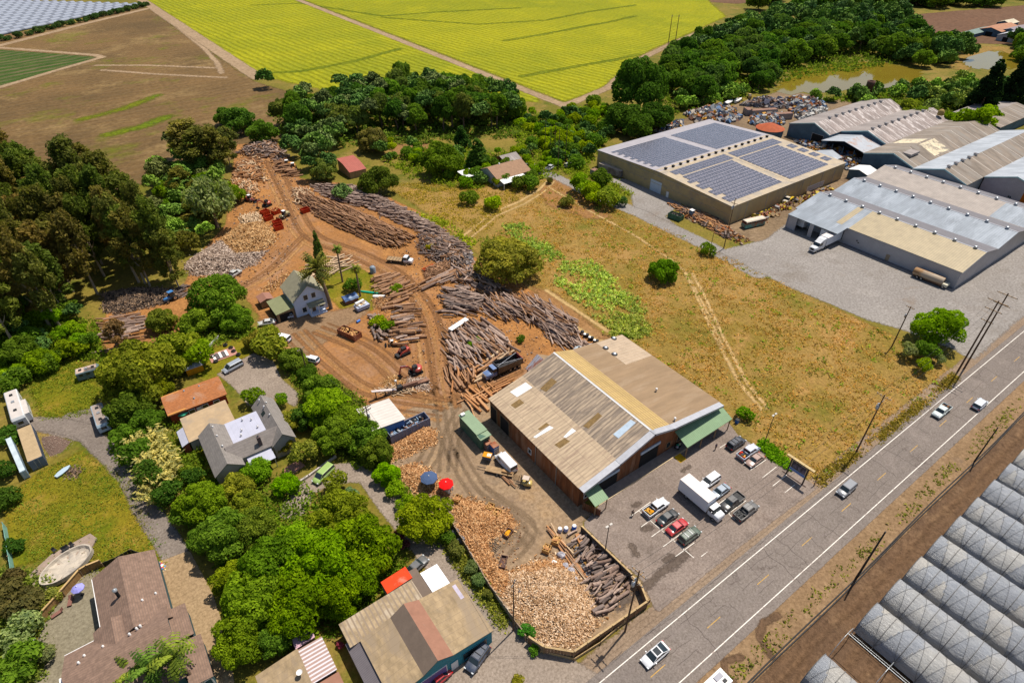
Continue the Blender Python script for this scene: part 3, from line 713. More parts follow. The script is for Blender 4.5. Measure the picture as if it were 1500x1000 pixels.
grove([(1165,150),(1230,142),(1300,140),(1345,130),(1400,124),(1500,126),(1500,164),(1440,180),(1410,164),(1330,150),(1270,150),(1190,153)],11,
        [('wood',G_MID,'mid green ' + WP),('wood',G_BRIGHT,'bright green ' + WP),('wood',G_DARK,'dark green ' + WP),('wood',(0.13,0.16,0.028),'yellow green ' + WP)],WP,'trees on the near bank',(3.6,5.6),(5,8.5),13)
WQ = 'tree between the two arms of the pond and the ploughed field'
grove([(1345,66),(1380,64),(1410,72),(1425,80),(1405,98),(1345,100),(1300,90)],12.5,[('wood',G_DARK,'dark green ' + WQ),('wood',G_MID,'green ' + WQ)],WQ,'trees between the pond arms',(5.5,8),(9,13),14)
grove([(1475,64),(1530,62),(1530,118),(1500,108),(1492,84)],13,[('wood',G_DARK,'dark tree right of the far pond by the farm sheds'),('wood',G_MID,'green tree right of the far pond by the farm sheds')],'x','trees right of the far pond',(5.5,8),(9,12),15)
WL = 'bright low tree at the edge of the wood above the scrapyard'
grove([(990,165),(1060,150),(1120,142),(1060,132),(1000,140)],9,[('wood',G_BRIGHT,WL),('wood',G_MID,'mid green low tree at the edge of the wood above the scrapyard')],WL,'edge of the pond wood',(3.5,5),(4.5,7.5),16)
WG = 'gum tree in the tall grove left of the yard'
grove([(-60,250),(30,272),(120,318),(200,362),(262,388),(280,405),(230,418),(160,425),(120,470),(60,505),(-20,520)],7.6,
        [('euc',(0.095,0.092,0.03),'olive brown ' + WG),('euc',(0.075,0.095,0.025),'olive green ' + WG),('euc',(0.11,0.09,0.033),'brownish ' + WG)],WG,'gum grove',(3.8,5.8),(20,29),21,130)
for px,py,w,h,c,lab in ((285,250,64,21,G_GUM,'tall olive brown gum tree at the head of the yard, leftmost there'),(305,262,60,20,(0.10,0.105,0.033),'olive gum tree between the two tallest at the yard head'),(338,245,50,17,(0.10,0.10,0.035),'gum tree over the end of the ringed logs'),(322,262,55,21,(0.11,0.105,0.035),'brown gum tree against the short pale poles at the yard head'),
        (140,330,60,31,(0.08,0.085,0.028),'tallest gum tree with bare upper limbs above the fallow field'),(275,300,40,14,G_OLIVE,'short olive gum tree below the two at the head of the yard'),
        (182,510,34,9,(0.12,0.085,0.045),'thin half-dead brown tree among the grey logs'),(262,420,42,18,G_OLIVE,'leaning gum tree with long bare trunk beside the firewood')):
 x,y = gp(px,py); tree('euc',x,y,w / 2 * mpp(x,y),h,c,lab)
WU = 'undergrowth shrub beneath the gum grove'
grove([(-10,440),(60,450),(130,455),(140,520),(60,560),(0,570)],5.5,[('shrub',G_MID,'mid green ' + WU),('shrub',G_BRIGHT,'bright ' + WU),('broad',G_DARK,'dark tall ' + WU)],WU,'undergrowth',(2.0,3.4),(2.8,6),22,40)
grove([(230,245),(290,262),(330,300),(325,340),(285,372),(262,360),(255,300),(215,270)],7,[('broad',G_BRIGHT,'bright green tree between gum grove and firewood heap'),('broad',G_MID,'mid green tree between gum grove and firewood heap'),('shrub',G_OLIVE,'olive shrub between gum grove and firewood heap')],WU,'trees left of the firewood',(2.6,4.0),(5,9),23,26)
def T(kind,px,py,w,col,label,group=None,hr=1.5,**kw):
 x,y,r,h = at_crown(px,py,w,1,hr)
 kw.setdefault('vs',max(1.0,hr / 1.6))
 return tree(kind,x,y,r,h,col,label,group,**kw)
T('big',938,138,92,G_DARK,'big dark spreading tree behind the solar-roofed warehouse',hr=2.0,var=0.02)
T('broad',912,172,58,G_DARK,'dark tree low on the left of the big spreading tree behind the solar roof')
T('broad',962,172,54,G_DARK,'dark tree low on the right of the big spreading tree behind the solar roof')
T('broad',935,185,50,(0.06,0.10,0.02),'dark tree at the front of the clump behind the solar roof')
T('broad',389,120,28,(0.035,0.075,0.012),'lone round dark tree at the corner of the mustard field',hr=1.6)
T('big',1377,482,80,(0.105,0.185,0.02),'round bright green tree beside the warehouse yard and the twin poles',hr=1.5,var=0.02)
T('shrub',1330,516,28,G_SAGE,'grey green bush at the foot of the pole left of the round tree',cat='bush')
T('shrub',1358,518,36,G_MID,'low dark bush in front of the round tree by the road',cat='bush')
T('shrub',1352,538,26,G_LIME,'pale lime bush nearest the road by the twin poles',cat='bush')
T('shrub',1374,528,18,G_SAGE,'small sage bush right of the lime bush by the road',cat='bush')
T('broad',973,398,46,(0.075,0.15,0.018),'single dark green bush standing alone in the dry field',hr=1.1,cat='bush')
T('big',745,378,108,(0.16,0.165,0.038),'wide low olive tree between the log stacks and the dry field',hr=1.1,var=0.02,vs=0.78)
T('broad',648,237,62,(0.085,0.125,0.02),'tall round green tree left of the white canopy',hr=1.7)
T('cone',700,232,48,(0.05,0.095,0.024),'dark conifer behind the brown-roofed cottage')
T('cone',676,205,34,(0.04,0.085,0.024),'dark narrow conifer in front of the wood')
T('cone',453,195,30,(0.035,0.065,0.02),'dark spire-shaped conifer above the yellow loaders')
T('broad',545,207,46,(0.10,0.095,0.035),'brownish round tree above the red roof',hr=1.4)
T('broad',557,219,28,G_MID,'small green tree in front of the brownish round tree',hr=1.3)
T('broad',552,266,58,(0.07,0.10,0.022),'spreading green tree below the red roof',hr=1.2)
T('broad',474,250,42,(0.10,0.115,0.035),'olive tree beside the stacks left of the red roof',hr=1.5)
T('broad',500,282,30,(0.075,0.115,0.03),'low tree overhanging the top row of grey logs',hr=1.1)
for px,py,w,h,c,lab in ((205,352,60,24,(0.085,0.10,0.028),'gum tree at the right end of the grove, upper of three'),(232,385,58,22,(0.10,0.10,0.032),'gum tree at the right end of the grove, middle of three'),(255,410,50,20,(0.09,0.10,0.03),'gum tree at the right end of the grove, lowest of three'),
        (180,330,60,26,(0.09,0.095,0.03),'gum tree on the fallow side of the grove, taller of two'),(150,318,56,27,(0.095,0.09,0.03),'gum tree on the fallow side of the grove, nearer the left edge')):
 x,y = gp(px,py); tree('euc',x,y,w / 2 * mpp(x,y),h,c,lab)
grove([(255,225),(300,240),(335,265),(330,300),(275,345),(268,385),(240,350),(225,290),(222,250)],6,[('broad',(0.085,0.14,0.02),'green belt tree between the gums and the yard'),('broad',(0.11,0.165,0.022),'brighter green belt tree between the gums and the yard'),('broad',(0.095,0.105,0.03),'olive belt tree between the gums and the yard')],'belt','green belt left of the yard',(2.8,4.4),(6,11),77,40)
T('broad',288,472,56,(0.10,0.145,0.024),'green tree above the white barrier pole',hr=1.2)
T('broad',352,178,50,(0.055,0.095,0.022),'dark tree at the fallow field corner above the ringed logs',hr=1.6)
T('broad',330,172,34,(0.06,0.10,0.022),'small dark tree at the fallow field corner',hr=1.5)
T('broad',385,195,44,(0.07,0.11,0.022),'green tree just above the ringed logs',hr=1.4)
T('wispy',312,312,74,G_SAGE,'pale silvery tree with three thin stems above the firewood',hr=2.0)
T('broad',300,268,40,G_BRIGHT,'bright bush below the gum trees at the yard head',hr=1.2,cat='bush')
T('broad',335,285,44,(0.10,0.145,0.02),'green bush overhanging the yard above the silvery tree',hr=1.1,cat='bush')
T('big',318,438,92,(0.10,0.15,0.026),'wide green tree left of the white house',hr=1.2)
T('broad',345,468,50,(0.09,0.14,0.022),'green tree between white house and driveway',hr=1.2)
T('big',205,548,120,(0.115,0.135,0.024),'wide dark olive tree left of the orange-roofed cottage',hr=1.1)
T('broad',262,515,70,(0.14,0.165,0.028),'yellowish tree below the blue tractor',hr=1.1)
T('broad',235,470,44,(0.12,0.14,0.03),'tree beside the small log pile under the gums',hr=1.2)
T('shrub',295,520,50,G_BRIGHT,'bright bush beneath the white awning pole',cat='bush')
T('broad',190,600,66,(0.065,0.105,0.02),'dark tree in front of the small camper',hr=1.2)
T('broad',230,570,44,(0.15,0.17,0.024),'yellow green tree at the end of the orange roof',hr=1.2)
T('broad',215,620,50,G_MID,'mid green tree above the bamboo',hr=1.2)
T('shrub',395,505,60,(0.15,0.16,0.03),'yellow green hedge bush at the top of the driveway',cat='bush',hr=1.0)
T('broad',427,527,42,(0.09,0.125,0.024),'green tree between driveway and house yard',hr=1.3)
T('broad',375,500,36,(0.16,0.15,0.035),'yellowish bush left of the white estate car',hr=1.1,cat='bush')
for i,(px,py,w,c,lab) in enumerate(((470,572,58,G_MID,'tree at the top of the row left of the blue barn'),(478,598,74,G_BRIGHT,'bright tree second in the row left of the blue barn'),(512,618,66,(0.09,0.14,0.02),'tree third in the row beside the blue barn'),
        (490,640,70,(0.085,0.125,0.02),'tree over the shady end of the driveway'),(535,640,60,G_MID,'tree beside the utility pole and the barn'),(550,662,52,(0.11,0.135,0.025),'tree at the end of the firewood below the barn'),
        (450,610,50,G_DARK,'dark tree right of the grey-roofed house'),(450,548,34,G_MID,'small tree right of the driveway circle'))):
 T('big' if w > 60 else 'broad',px,py,w,c,lab,hr=1.5)
T('broad',566,695,40,(0.11,0.20,0.015),'round bright bush at the corner of the drive',hr=1.2,cat='bush')
for i,(px,py,w,lab) in enumerate(((578,715,30,'hedge bush at the top of the drive hedge'),(592,736,30,'hedge bush second down the drive hedge'),(606,755,28,'hedge bush beside the fence below the parasols'))):
 T('shrub',px,py,w,G_BRIGHT,lab,cat='bush',hr=1.1)
T('big',622,757,88,(0.155,0.175,0.022),'golden green tree against the firewood lot fence',hr=1.4,var=0.02)
T('broad',420,710,40,(0.105,0.20,0.015),'round bright tree beside the lime green car',hr=1.3)
T('broad',375,690,44,(0.10,0.16,0.02),'bright tree in front of the grey-roofed house',hr=1.3)
T('broad',345,718,56,(0.14,0.16,0.03),'yellow green tree below the grey-roofed house',hr=1.4)
T('broad',362,740,52,(0.13,0.16,0.028),'yellow green tree left of the circular drive',hr=1.4)
T('shrub',492,712,36,(0.12,0.15,0.025),'rounded bush beside the lime green car',cat='bush')
T('shrub',515,725,20,(0.09,0.15,0.08),'blue green agave-like bush in the island bed',cat='bush')
T('shrub',425,622,34,(0.15,0.15,0.03),'golden bush at the right corner of the grey roof',cat='bush')
T('shrub',445,668,40,(0.14,0.15,0.035),'flowering bush beside the brick path',cat='bush')
T('shrub',418,652,30,(0.16,0.15,0.03),'yellow bush at the porch end',cat='bush')
T('shrub',413,588,22,G_BRIGHT,'clipped green bush at the gable of the grey house',cat='bush')
T('shrub',372,583,30,(0.11,0.16,0.02),'bush between the driveway and the grey roof',cat='bush')
WC = 'large bright tree in the garden grove'
for i,(px,py,w,c,lab) in enumerate(((448,802,96,G_BRIGHT,'large bright tree at the top of the garden grove'),(500,765,100,(0.13,0.17,0.025),'yellow green tree on the island bed of the drive'),(535,800,110,(0.115,0.185,0.02),'bright tree at the right of the garden grove'),
        (470,830,120,(0.105,0.175,0.018),'bright tree in the middle of the garden grove'),(405,830,110,(0.075,0.135,0.018),'darker tree in the middle of the garden grove'),(522,846,80,(0.10,0.165,0.018),'bright tree behind the red roof'),
        (440,885,110,(0.10,0.17,0.018),'bright tree above the small tan-roofed house'),(375,880,110,(0.10,0.15,0.02),'tree at the edge of the tan drive, lower end'),(355,935,90,(0.09,0.14,0.018),'lowest dark tree beside the tan drive'),
        (330,785,90,G_MID,'mid green tree at the end of the gravel lane'),(295,740,80,(0.115,0.165,0.022),'bright tree along the gravel lane below the bamboo'),(345,850,70,(0.13,0.175,0.022),'light green tree over the tan drive, upper end'),
        (372,776,70,(0.10,0.13,0.025),'olive tree left of the garden grove'),(500,870,90,(0.11,0.175,0.018),'bright tree shading the end of the tan roof'),(300,790,50,G_MID,'narrow tree at the lane end of the hedge'),
        (400,940,60,G_MID,'small green tree left of the tan-roofed house'))):
 T('big',px,py,w,c,lab,hr=1.75)
WJ = 'shrub in the hedge along the gravel lane'
for px,py,w in ((180,640,36),(200,668,44),(222,700,44),(250,725,44),(270,760,40),(285,700,30)):
 T('shrub',px,py,w,RNG.choice([G_MID,G_DARK,G_BRIGHT]),'dark green ' + WJ,'lane hedge',cat='bush')
WK = 'shrub in the bed left of the patio'
for px,py,w,c in ((15,880,60,(0.075,0.07,0.03)),(40,890,50,(0.085,0.075,0.032)),(30,930,60,G_SAGE),(25,970,66,G_MID),(60,960,40,G_SAGE),(70,880,34,(0.17,0.18,0.05)),(12,850,40,(0.07,0.065,0.03)),(20,800,30,G_DARK),(8,730,40,G_DARK),(10,640,34,G_DARK),(5,690,36,G_DARK)):
 T('shrub',px,py,w,c,('brown leaved ' if c[0] > c[1] else 'green ') + WK,'patio bed' + (' brown' if c[0] > c[1] else ' green'),cat='bush',hr=1.1)
for px,py,w,c,lab in ((20,560,44,G_MID,'bush behind the white trailer'),(60,530,50,G_BRIGHT,'bright bush at the back of the rough lawn'),(110,510,44,(0.12,0.16,0.02),'lime bush beside the rusty trailer roof'),(30,515,56,G_MID,'green tree behind the white trailer'),
        (772,925,26,(0.055,0.14,0.025),'larger round clipped bush outside the firewood fence'),(783,952,18,(0.07,0.15,0.025),'smaller round clipped bush outside the firewood fence'),(760,998,22,(0.16,0.16,0.03),'bush at the bottom edge below the dark blue car'),
        (1092,607,26,(0.10,0.19,0.02),'young bright tree at the end of the green awning'),(1038,366,24,(0.085,0.14,0.02),'bush at the foot of the pole on the gravel drive'),(830,295,22,G_OLIVE,'grey bush at the head of the field track'),
        (805,265,12,G_OLIVE,'small grey bush by the bare branches'),(688,290,28,(0.10,0.14,0.025),'bush in front of the white canopy'),(724,296,30,G_LIME,'lime bush in front of the cottage'),(762,268,28,(0.11,0.145,0.03),'pale green tree in front of the cottage gable'),
        (775,268,30,G_MID,'bush right of the pale tree by the cottage'),(868,286,40,G_LIME,'lime shrub on the bank left of the tan warehouse'),(890,290,40,(0.13,0.17,0.03),'yellow green shrub on the bank beside the gravel drive'),(908,296,20,(0.07,0.12,0.04),'dark rounded shrub at the lower end of the bank'),
        (852,272,40,G_BRIGHT,'bright shrub on the bank behind the gravel drive'),(880,262,36,G_MID,'green shrub by the grey containers'),(580,425,20,G_BRIGHT,'small green bush among the brown logs'),(555,470,26,G_LIME,'lime bush growing in the middle log pile'),
        (567,478,22,G_BRIGHT,'bright bush growing in the middle log pile'),(516,418,26,G_MID,'bush behind the blue tarpaulin'),(690,508,16,(0.09,0.18,0.02),'bright weed clump in the grey log pile'),(700,499,14,G_BRIGHT,'weed clump near the grey log ends'),
        (763,497,14,G_MID,'small bush behind the dump truck'),(632,362,18,G_YEL,'yellow weed clump on the scrap heap'),(913,493,14,G_MID,'small bush at the back corner of the barn roof'),
        (1442,152,40,(0.015,0.028,0.012),None),(1478,146,40,(0.013,0.025,0.012),None)):
 if lab: T('shrub' if w < 46 else 'broad',px,py,w,c,lab,cat='bush',hr=1.15)
for px,py,h,lab in ((1432,168,26,'left of two very dark cypresses behind the long sheds'),(1472,162,28,'right of two very dark cypresses behind the long sheds')):
 x,y = gp(px,py); tree('cone',x,y,9.5,h,(0.014,0.026,0.012),lab)
for px,py,w in ((1272,155,30),(1330,165,36),(1345,176,34),(1395,178,40),(1425,185,50),(1450,172,36),(1365,158,26)):
 T('wood',px,py,w,RNG.choice([G_BRIGHT,(0.12,0.155,0.028)]),'bright tree just behind the long sheds','trees behind the sheds',hr=1.3)
def cane_mesh():
 rs = np.random.RandomState(77); P = []; N = []; U = []
 for c in range(120):
  a = rs.rand() * 6.28; rr = rs.rand() ** 0.5; b = np.array([math.cos(a) * rr * 0.7,math.sin(a) * rr * 0.7,0]); o = np.array([math.cos(a),math.sin(a),0]) * rs.uniform(0.2,0.7)
  h = rs.uniform(0.9,1.5)
  for t in np.linspace(0.25,1,16):
   p = b + o * t * t * 0.9 + np.array([0,0,h * (t - 0.25 * t ** 3)]); P.append(p + rs.normal(size=3) * 0.03); N.append(rs.normal(size=3) * 0.6 + np.array([0,0,1])); U.append(o)
 P = np.array(P); tv,tf,M,T_ = leaves_from(P,np.array(N),0.075,rs,3.4)
 return inst_mesh('bamboo_canes',tv,tf,M,T_,[M_LEAF],None,rs.rand(len(P)))
CANE = cane_mesh()
for px,py,w,lab in ((222,655,60,'pale straw-coloured bamboo clump, upper of the three beside the garden'),(240,685,62,'pale straw-coloured bamboo clump, middle of the three beside the garden'),(235,715,50,'pale straw-coloured bamboo clump, lowest beside the lane hedge')):
 x,y = gp(px,py + 12); r = w / 2 * mpp(x,y)
 t = thing('bamboo_clump',lab,'bamboo',x,y); o = link_mesh('canes',CANE,t); o.scale = (r,r,r * 0.9); o.color = (0.52,0.47,0.19,1)
for px,py,w,lab in ((720,0,0,''),):
 pass
T('shrub',585,785,20,(0.11,0.035,0.045),'dark red leaved bush behind the red roof',cat='bush')
T('shrub',592,800,16,(0.12,0.04,0.05),'smaller dark red bush beside the parked black car',cat='bush')
T('shrub',498,946,12,(0.22,0.06,0.10),'pink flowering bush between the two tan roofs',cat='bush')
for i,(px,py,w,c) in enumerate(((668,806,26,(0.13,0.13,0.04)),(690,832,22,(0.11,0.14,0.06)),(702,850,22,(0.10,0.14,0.06)),(715,872,16,G_OLIVE),(655,790,24,G_MID))):
 T('shrub',px,py,w,c,'rough shrub on the verge below the firewood fence','shrubs on the verge below the fence',cat='bush')
T('shrub',462,940,14,(0.16,0.19,0.03),'small yellow bush beside the striped patio roof',cat='bush')
T('shrub',448,992,0.1 + 14,G_BRIGHT,'small bush at the bottom between the tan roofs',cat='bush')
def frond_mesh(name,n,L,droop,seed,wid,up=(0.1,0.9)):
 rs = np.random.RandomState(seed); P = []; N = []; S = []; TT = []
 tv = [(-0.5,-0.5,0),(0.5,-0.4,-0.05),(0.5,0.4,-0.05),(-0.5,0.5,0)]
 Ms = []
 for k in range(n):
  a = k * 2.399 + rs.rand() * 0.3; e = up[0] + (up[1] - up[0]) * ((k % 7) / 6 + rs.uniform(-0.06,0.06))
  hd = np.array([math.cos(a),math.sin(a),0]); p = np.array([0,0,0.0]); ang = e * 1.45; side = np.array([-hd[1],hd[0],0])
  seg = 9; sl = L / seg; t_ = rs.rand()
  for i in range(seg):
   d = hd * math.cos(ang) + np.array([0,0,math.sin(ang)])
   nn = np.cross(d,side); c = p + d * sl / 2; wd = wid * math.sin(math.pi * min(0.97,(i + 0.9) / seg)) ** 0.7
   for sgn in (-1,1):
    sd = side * sgn * 0.82 - np.array([0,0,0.5])
    Ms.append(np.stack([d * sl * 0.62 + sd * 0.0,sd * wd,nn],1)); P.append(c + sd * wd * 0.5); TT.append(min(1,max(0,t_ + rs.uniform(-0.3,0.3))))
   p = p + d * sl; ang -= droop * (0.6 + i * 0.12)
 return inst_mesh(name,tv,[(0,1,2,3)],np.array(Ms),np.array(P),[M_LEAF],None,np.array(TT))
def palm(px,py,h,fr,col,label,tr=0.35,name='palm_tree',lean=(0,0)):
 x,y = gp(px,py); t = thing(name,label,'palm',x,y)
 mb = MB(); N_ = 14
 for i in range(N_):
  a,b_ = i / N_,(i + 1) / N_; f = lambda u: (lean[0] * u * u,lean[1] * u * u,h * u)
  mb.tube(f(a),f(b_),tr * (1.2 - 0.35 * a),M_BARK,9,tr * (1.08 - 0.35 * b_))
 mb.build('trunk',t)
 c = link_mesh('crown',fr,t); c.location = (lean[0],lean[1],h - 0.1); c.color = (*[q * 1.9 for q in col],1)
 s = MB(); s.lathe([(tr * 0.8,h - 1.5),(tr * 1.9,h - 0.9),(tr * 1.7,h - 0.2),(0.1,h + 0.2)],SM('palm_boots',(0.26,0.15,0.06),0.9,0.3,3),9,(lean[0],lean[1],0)); s.build('dead_fronds',t)
F_DATE = frond_mesh('date_fronds',110,5.6,0.105,1,0.75,(-0.35,0.95))
F_FAN = frond_mesh('fan_fronds',42,2.1,0.22,2,0.5,(-0.5,0.95))
F_QUEEN = frond_mesh('queen_fronds',30,4.2,0.20,3,0.7,(0.1,0.95))
palm(485,452,13.2,F_DATE,(0.115,0.115,0.03),'big date palm in front of the white house',0.5,'date_palm',(-1.6,0.6))
palm(502,413,11.2,F_FAN,(0.10,0.14,0.03),'slender fan palm behind the big date palm',0.26,'fan_palm',(0.3,0.3))
palm(528,434,9.4,F_FAN,(0.12,0.14,0.028),'slender fan palm right of the date palm beside the blue tarpaulin',0.26,'fan_palm',(0.1,0.2))
x,y = gp(470,385); tree('cone',x,y,2.1,11,(0.06,0.10,0.028),'narrow conifer just behind the big date palm')
palm(292,1004,8.5,F_QUEEN,(0.10,0.135,0.022),'feathery palm with bent trunk at the porch of the brown-roofed house',0.22,'feather_palm',(-0.8,1.0))
palm(210,1008,4.2,F_QUEEN,(0.11,0.14,0.022),'short feathery palm at the bottom edge before the brown roof',0.2,'feather_palm',(0.2,0.4))
palm(238,1010,6.0,F_QUEEN,(0.06,0.11,0.02),'dark feathery palm between the other two at the brown-roofed house',0.2,'feather_palm',(0.2,0.4))
def cover(name,poly,n,size,h,seed,col,clump=6,spread=0.5,label=None,world=False,flower=None,zfac=0.5):
 pl = poly if world else gps(poly); rs = np.random.RandomState(seed)
 xs = [p[0] for p in pl]; ys = [p[1] for p in pl]
 P = np.column_stack([rs.uniform(min(xs),max(xs),n * 4),rs.uniform(min(ys),max(ys),n * 4)])
 d = poly_sdf(P,pl) - 3.0 * (np.min([seg_dist(P,q) for q in FTR],axis=0) < 1.2); cl = np.sin(P[:,0] * 0.33 + seed) * np.sin(P[:,1] * 0.29 + P[:,0] * 0.11) + rs.normal(size=len(P)) * 0.5
 P = P[(d > rs.exponential(0.6,len(P)) - 0.3) & (cl > -0.3)][:n]
 k = np.repeat(np.arange(len(P)),clump); Q = np.column_stack([P[k] + rs.normal(size=(len(k),2)) * spread * 0.5,np.abs(rs.normal(size=len(k))) * h * 0.6 + 0.05])
 hh = rs.uniform(0.4,1.3,len(P)); Q[:,2] *= hh[k]
 tv,tf,M,T_ = leaves_from(Q,unit_dirs(len(k),rs) * 0.9 + np.array([0,0,zfac]),size,rs,1.8)
 tint = np.clip(rs.rand(len(P))[k] * 0.7 + rs.rand(len(k)) * 0.3,0,1)
 o = link_mesh(name,inst_mesh(name,tv,tf,M,T_,[M_LEAF],None,tint)); o.color = (*[c * 1.8 for c in vivid(col,1.1)],1)
 return tag(o,kind='stuff')
cover('weeds',[(822,385),(862,378),(905,410),(925,440),(905,460),(850,448),(808,412)],900,0.42,0.9,1,(0.27,0.33,0.11))
cover('weeds',[(735,330),(770,328),(800,355),(830,380),(800,385),(760,360)],420,0.42,0.9,2,(0.20,0.26,0.08))
cover('weeds',[(862,465),(900,455),(950,470),(960,490),(920,500),(880,488)],520,0.4,0.8,3,(0.235,0.265,0.085))
cover('weeds',[(915,425),(955,450),(940,470),(900,445)],160,0.4,0.8,4,(0.22,0.26,0.085))
cover('weeds',[(700,350),(740,340),(790,380),(790,410),(720,400)],300,0.4,0.8,5,(0.15,0.18,0.04))
cover('weeds',[(600,310),(640,318),(700,352),(690,368),(640,335)],240,0.45,0.9,6,(0.21,0.24,0.04))
cover('ground_cover',[(1118,640),(1150,668),(1160,690),(1130,676),(1108,652)],420,0.3,0.5,7,(0.10,0.19,0.02))
GF = [(700,372),(800,262),(1040,364),(1300,488),(1400,555),(1195,710),(1130,665),(1056,590),(915,498),(800,430)]
cover('grass',GF,5200,0.3,0.32,8,(0.30,0.185,0.075),4,0.9)
cover('grass',GF,2200,0.3,0.36,9,(0.25,0.19,0.06),5,0.8)
cover('grass',GF,320,0.36,0.6,10,(0.14,0.20,0.035),9,0.9)
cover('grass',[(560,270),(700,265),(800,265),(700,350),(650,328)],2200,0.36,0.4,11,(0.24,0.19,0.05),4,0.9)
cover('grass',[(5,730),(60,690),(120,660),(185,700),(250,825),(150,850),(40,828)],1900,0.17,0.2,12,(0.155,0.15,0.035),4,0.6)
cover('grass',[(5,730),(60,690),(120,660),(185,700),(250,825),(150,850),(40,828)],500,0.2,0.28,42,(0.10,0.155,0.03),6,0.8)
cover('grass',[(30,550),(110,520),(150,570),(130,610),(60,615)],1300,0.2,0.3,13,(0.13,0.16,0.03),5,0.6)
cover('undergrowth',[(-20,460),(140,470),(170,560),(110,520),(40,545),(-20,560)],1500,0.42,1.2,14,(0.11,0.155,0.025),7,1.0)
cover('undergrowth',[(230,500),(330,470),(400,490),(330,500),(270,540),(220,545)],700,0.4,1.2,15,(0.12,0.165,0.03),7,1.0)
cover('undergrowth',[(745,165),(800,172),(880,150),(905,185),(862,245),(800,262),(735,270),(690,280),(600,262),(560,235),(640,215),(760,225)],3200,0.6,1.3,16,(0.14,0.18,0.03),6,1.4)
cover('undergrowth',[(820,250),(860,245),(930,285),(905,300),(850,275)],600,0.45,1.0,17,(0.17,0.20,0.035),7,1.0)
cover('undergrowth',[(420,520),(540,590),(575,690),(660,790),(640,800),(560,700),(480,660),(430,560)],1100,0.4,1.0,18,(0.09,0.13,0.022),7,1.0)
cover('undergrowth',[(640,780),(670,790),(745,905),(738,925),(700,880),(660,820)],700,0.26,0.5,19,(0.15,0.16,0.04),6,0.7)
cover('undergrowth',[(160,660),(270,610),(330,720),(300,790),(250,760)],900,0.36,0.9,20,(0.09,0.13,0.022),7,0.9)
cover('undergrowth',[(300,740),(420,690),(600,830),(560,900),(420,960),(340,960)],1700,0.4,1.0,21,(0.085,0.13,0.02),6,1.0)
cover('undergrowth',[(0,830),(80,845),(60,1000),(-20,1000)],900,0.34,0.8,22,(0.11,0.14,0.035),6,0.9)
cover('verge_grass',[(30,15.6),(300,15.6),(300,13.2),(30,13.2)],700,0.3,0.3,23,(0.13,0.14,0.035),4,0.5,world=True)
cover('verge_grass',gps([(1200,712),(1290,648),(1405,556),(1395,545),(1280,640),(1190,700)]),900,0.3,0.4,24,(0.19,0.15,0.045),4,0.6,world=True)
cover('undergrowth',[(960,120),(1100,50),(1330,30),(1345,90),(1150,120),(1060,155),(980,170)],2600,1.1,2.5,25,(0.085,0.12,0.025),6,3.0)
cover('undergrowth',[(395,165),(600,135),(760,160),(780,200),(560,215),(420,215)],2200,0.9,2.2,26,(0.075,0.11,0.025),6,2.0)
cover('undergrowth',[(1160,150),(1300,132),(1500,115),(1500,185),(1410,180),(1300,150)],1600,0.9,1.5,27,(0.10,0.135,0.028),6,2.0)
flush_trees()
# ------------------------------------------------------------------ buildings
m_red = SM('redwood_boards',(0.20,0.085,0.045),0.85,0.5,0.9,stripe=('Y',0.35,0.7,0.5),stretch=(1,1,0.12),col2=(0.30,0.16,0.09),amt2=0.5,sc2=0.6)
m_redx = SM('redwood_boards_front',(0.20,0.085,0.045),0.85,0.5,0.9,stripe=('X',0.35,0.7,0.5),stretch=(1,1,0.12),col2=(0.30,0.16,0.09),amt2=0.5,sc2=0.6)
m_tinL = SM('weathered_tin_roof',(0.40,0.315,0.23),0.7,0.22,1.0,stripe=('Y',0.8,0.3,0.4),stretch=(0.35,2.6,1),col2=(0.29,0.20,0.135),amt2=0.45,sc2=0.5,grid=('X',3.0,0.02,(0.22,0.16,0.11)))
m_tinM = SM('streaked_tin_roof',(0.345,0.275,0.21),0.7,0.3,1.0,stripe=('Y',0.8,0.55,0.5),stretch=(0.2,2.6,1),col2=(0.19,0.145,0.11),amt2=0.75,sc2=0.6)
m_tinY = SM('straw_tin_roof',(0.39,0.285,0.15),0.75,0.2,0.5,stripe=('X',0.75,0.6,0.5),stretch=(1,0.3,1),grid=('Y',2.0,0.06,(0.30,0.20,0.09)))
m_felt = SM('brown_felt_roof',(0.235,0.17,0.115),0.95,0.16,0.5,stretch=(0.2,1.2,1),bump=0.2,grid=('Y',1.05,0.05,(0.22,0.15,0.09)),col2=(0.285,0.20,0.125))
m_feltg = SM('pale_patch_roof',(0.36,0.285,0.215),0.9,0.15,0.5,grid=('Y',0.9,0.07,(0.46,0.38,0.30)))
m_fascia = SM('grey_metal_trim',(0.36,0.36,0.38),0.5,0.12,1.0,metal=0.2)
m_white = SM('white_sheet',(0.70,0.68,0.66),0.6,0.08,1.0)
m_blueg = SM('translucent_sheet',(0.40,0.46,0.52),0.4,0.12,1.0)
m_patch = SM('brown_patch',(0.17,0.115,0.06),0.9,0.35,1.4)
m_greenr = SM('green_metal_roof',(0.19,0.265,0.165),0.55,0.10,0.5,stripe=('X',0.45,0.25,0.3))
m_dark = SM('opening_shade_vent_black',(0.012,0.011,0.011),0.9,0.2)  # near-black paints the unlit depth of doorways; vents share it
m_timber = SM('weathered_timber',(0.27,0.19,0.12),0.9,0.3,1.5,stretch=(1,1,0.2))
m_steel = SM('galvanised_steel',(0.42,0.43,0.44),0.4,0.15,1.0,metal=0.6)
m_black = SM('black_rubber',(0.015,0.015,0.016),0.8,0.2)
m_park2 = SM('walk_asphalt',(0.24,0.2,0.17),0.9,0.2,1.0)
m_concw = SM('concrete_kerb',(0.40,0.33,0.25),0.9,0.15,1.2)
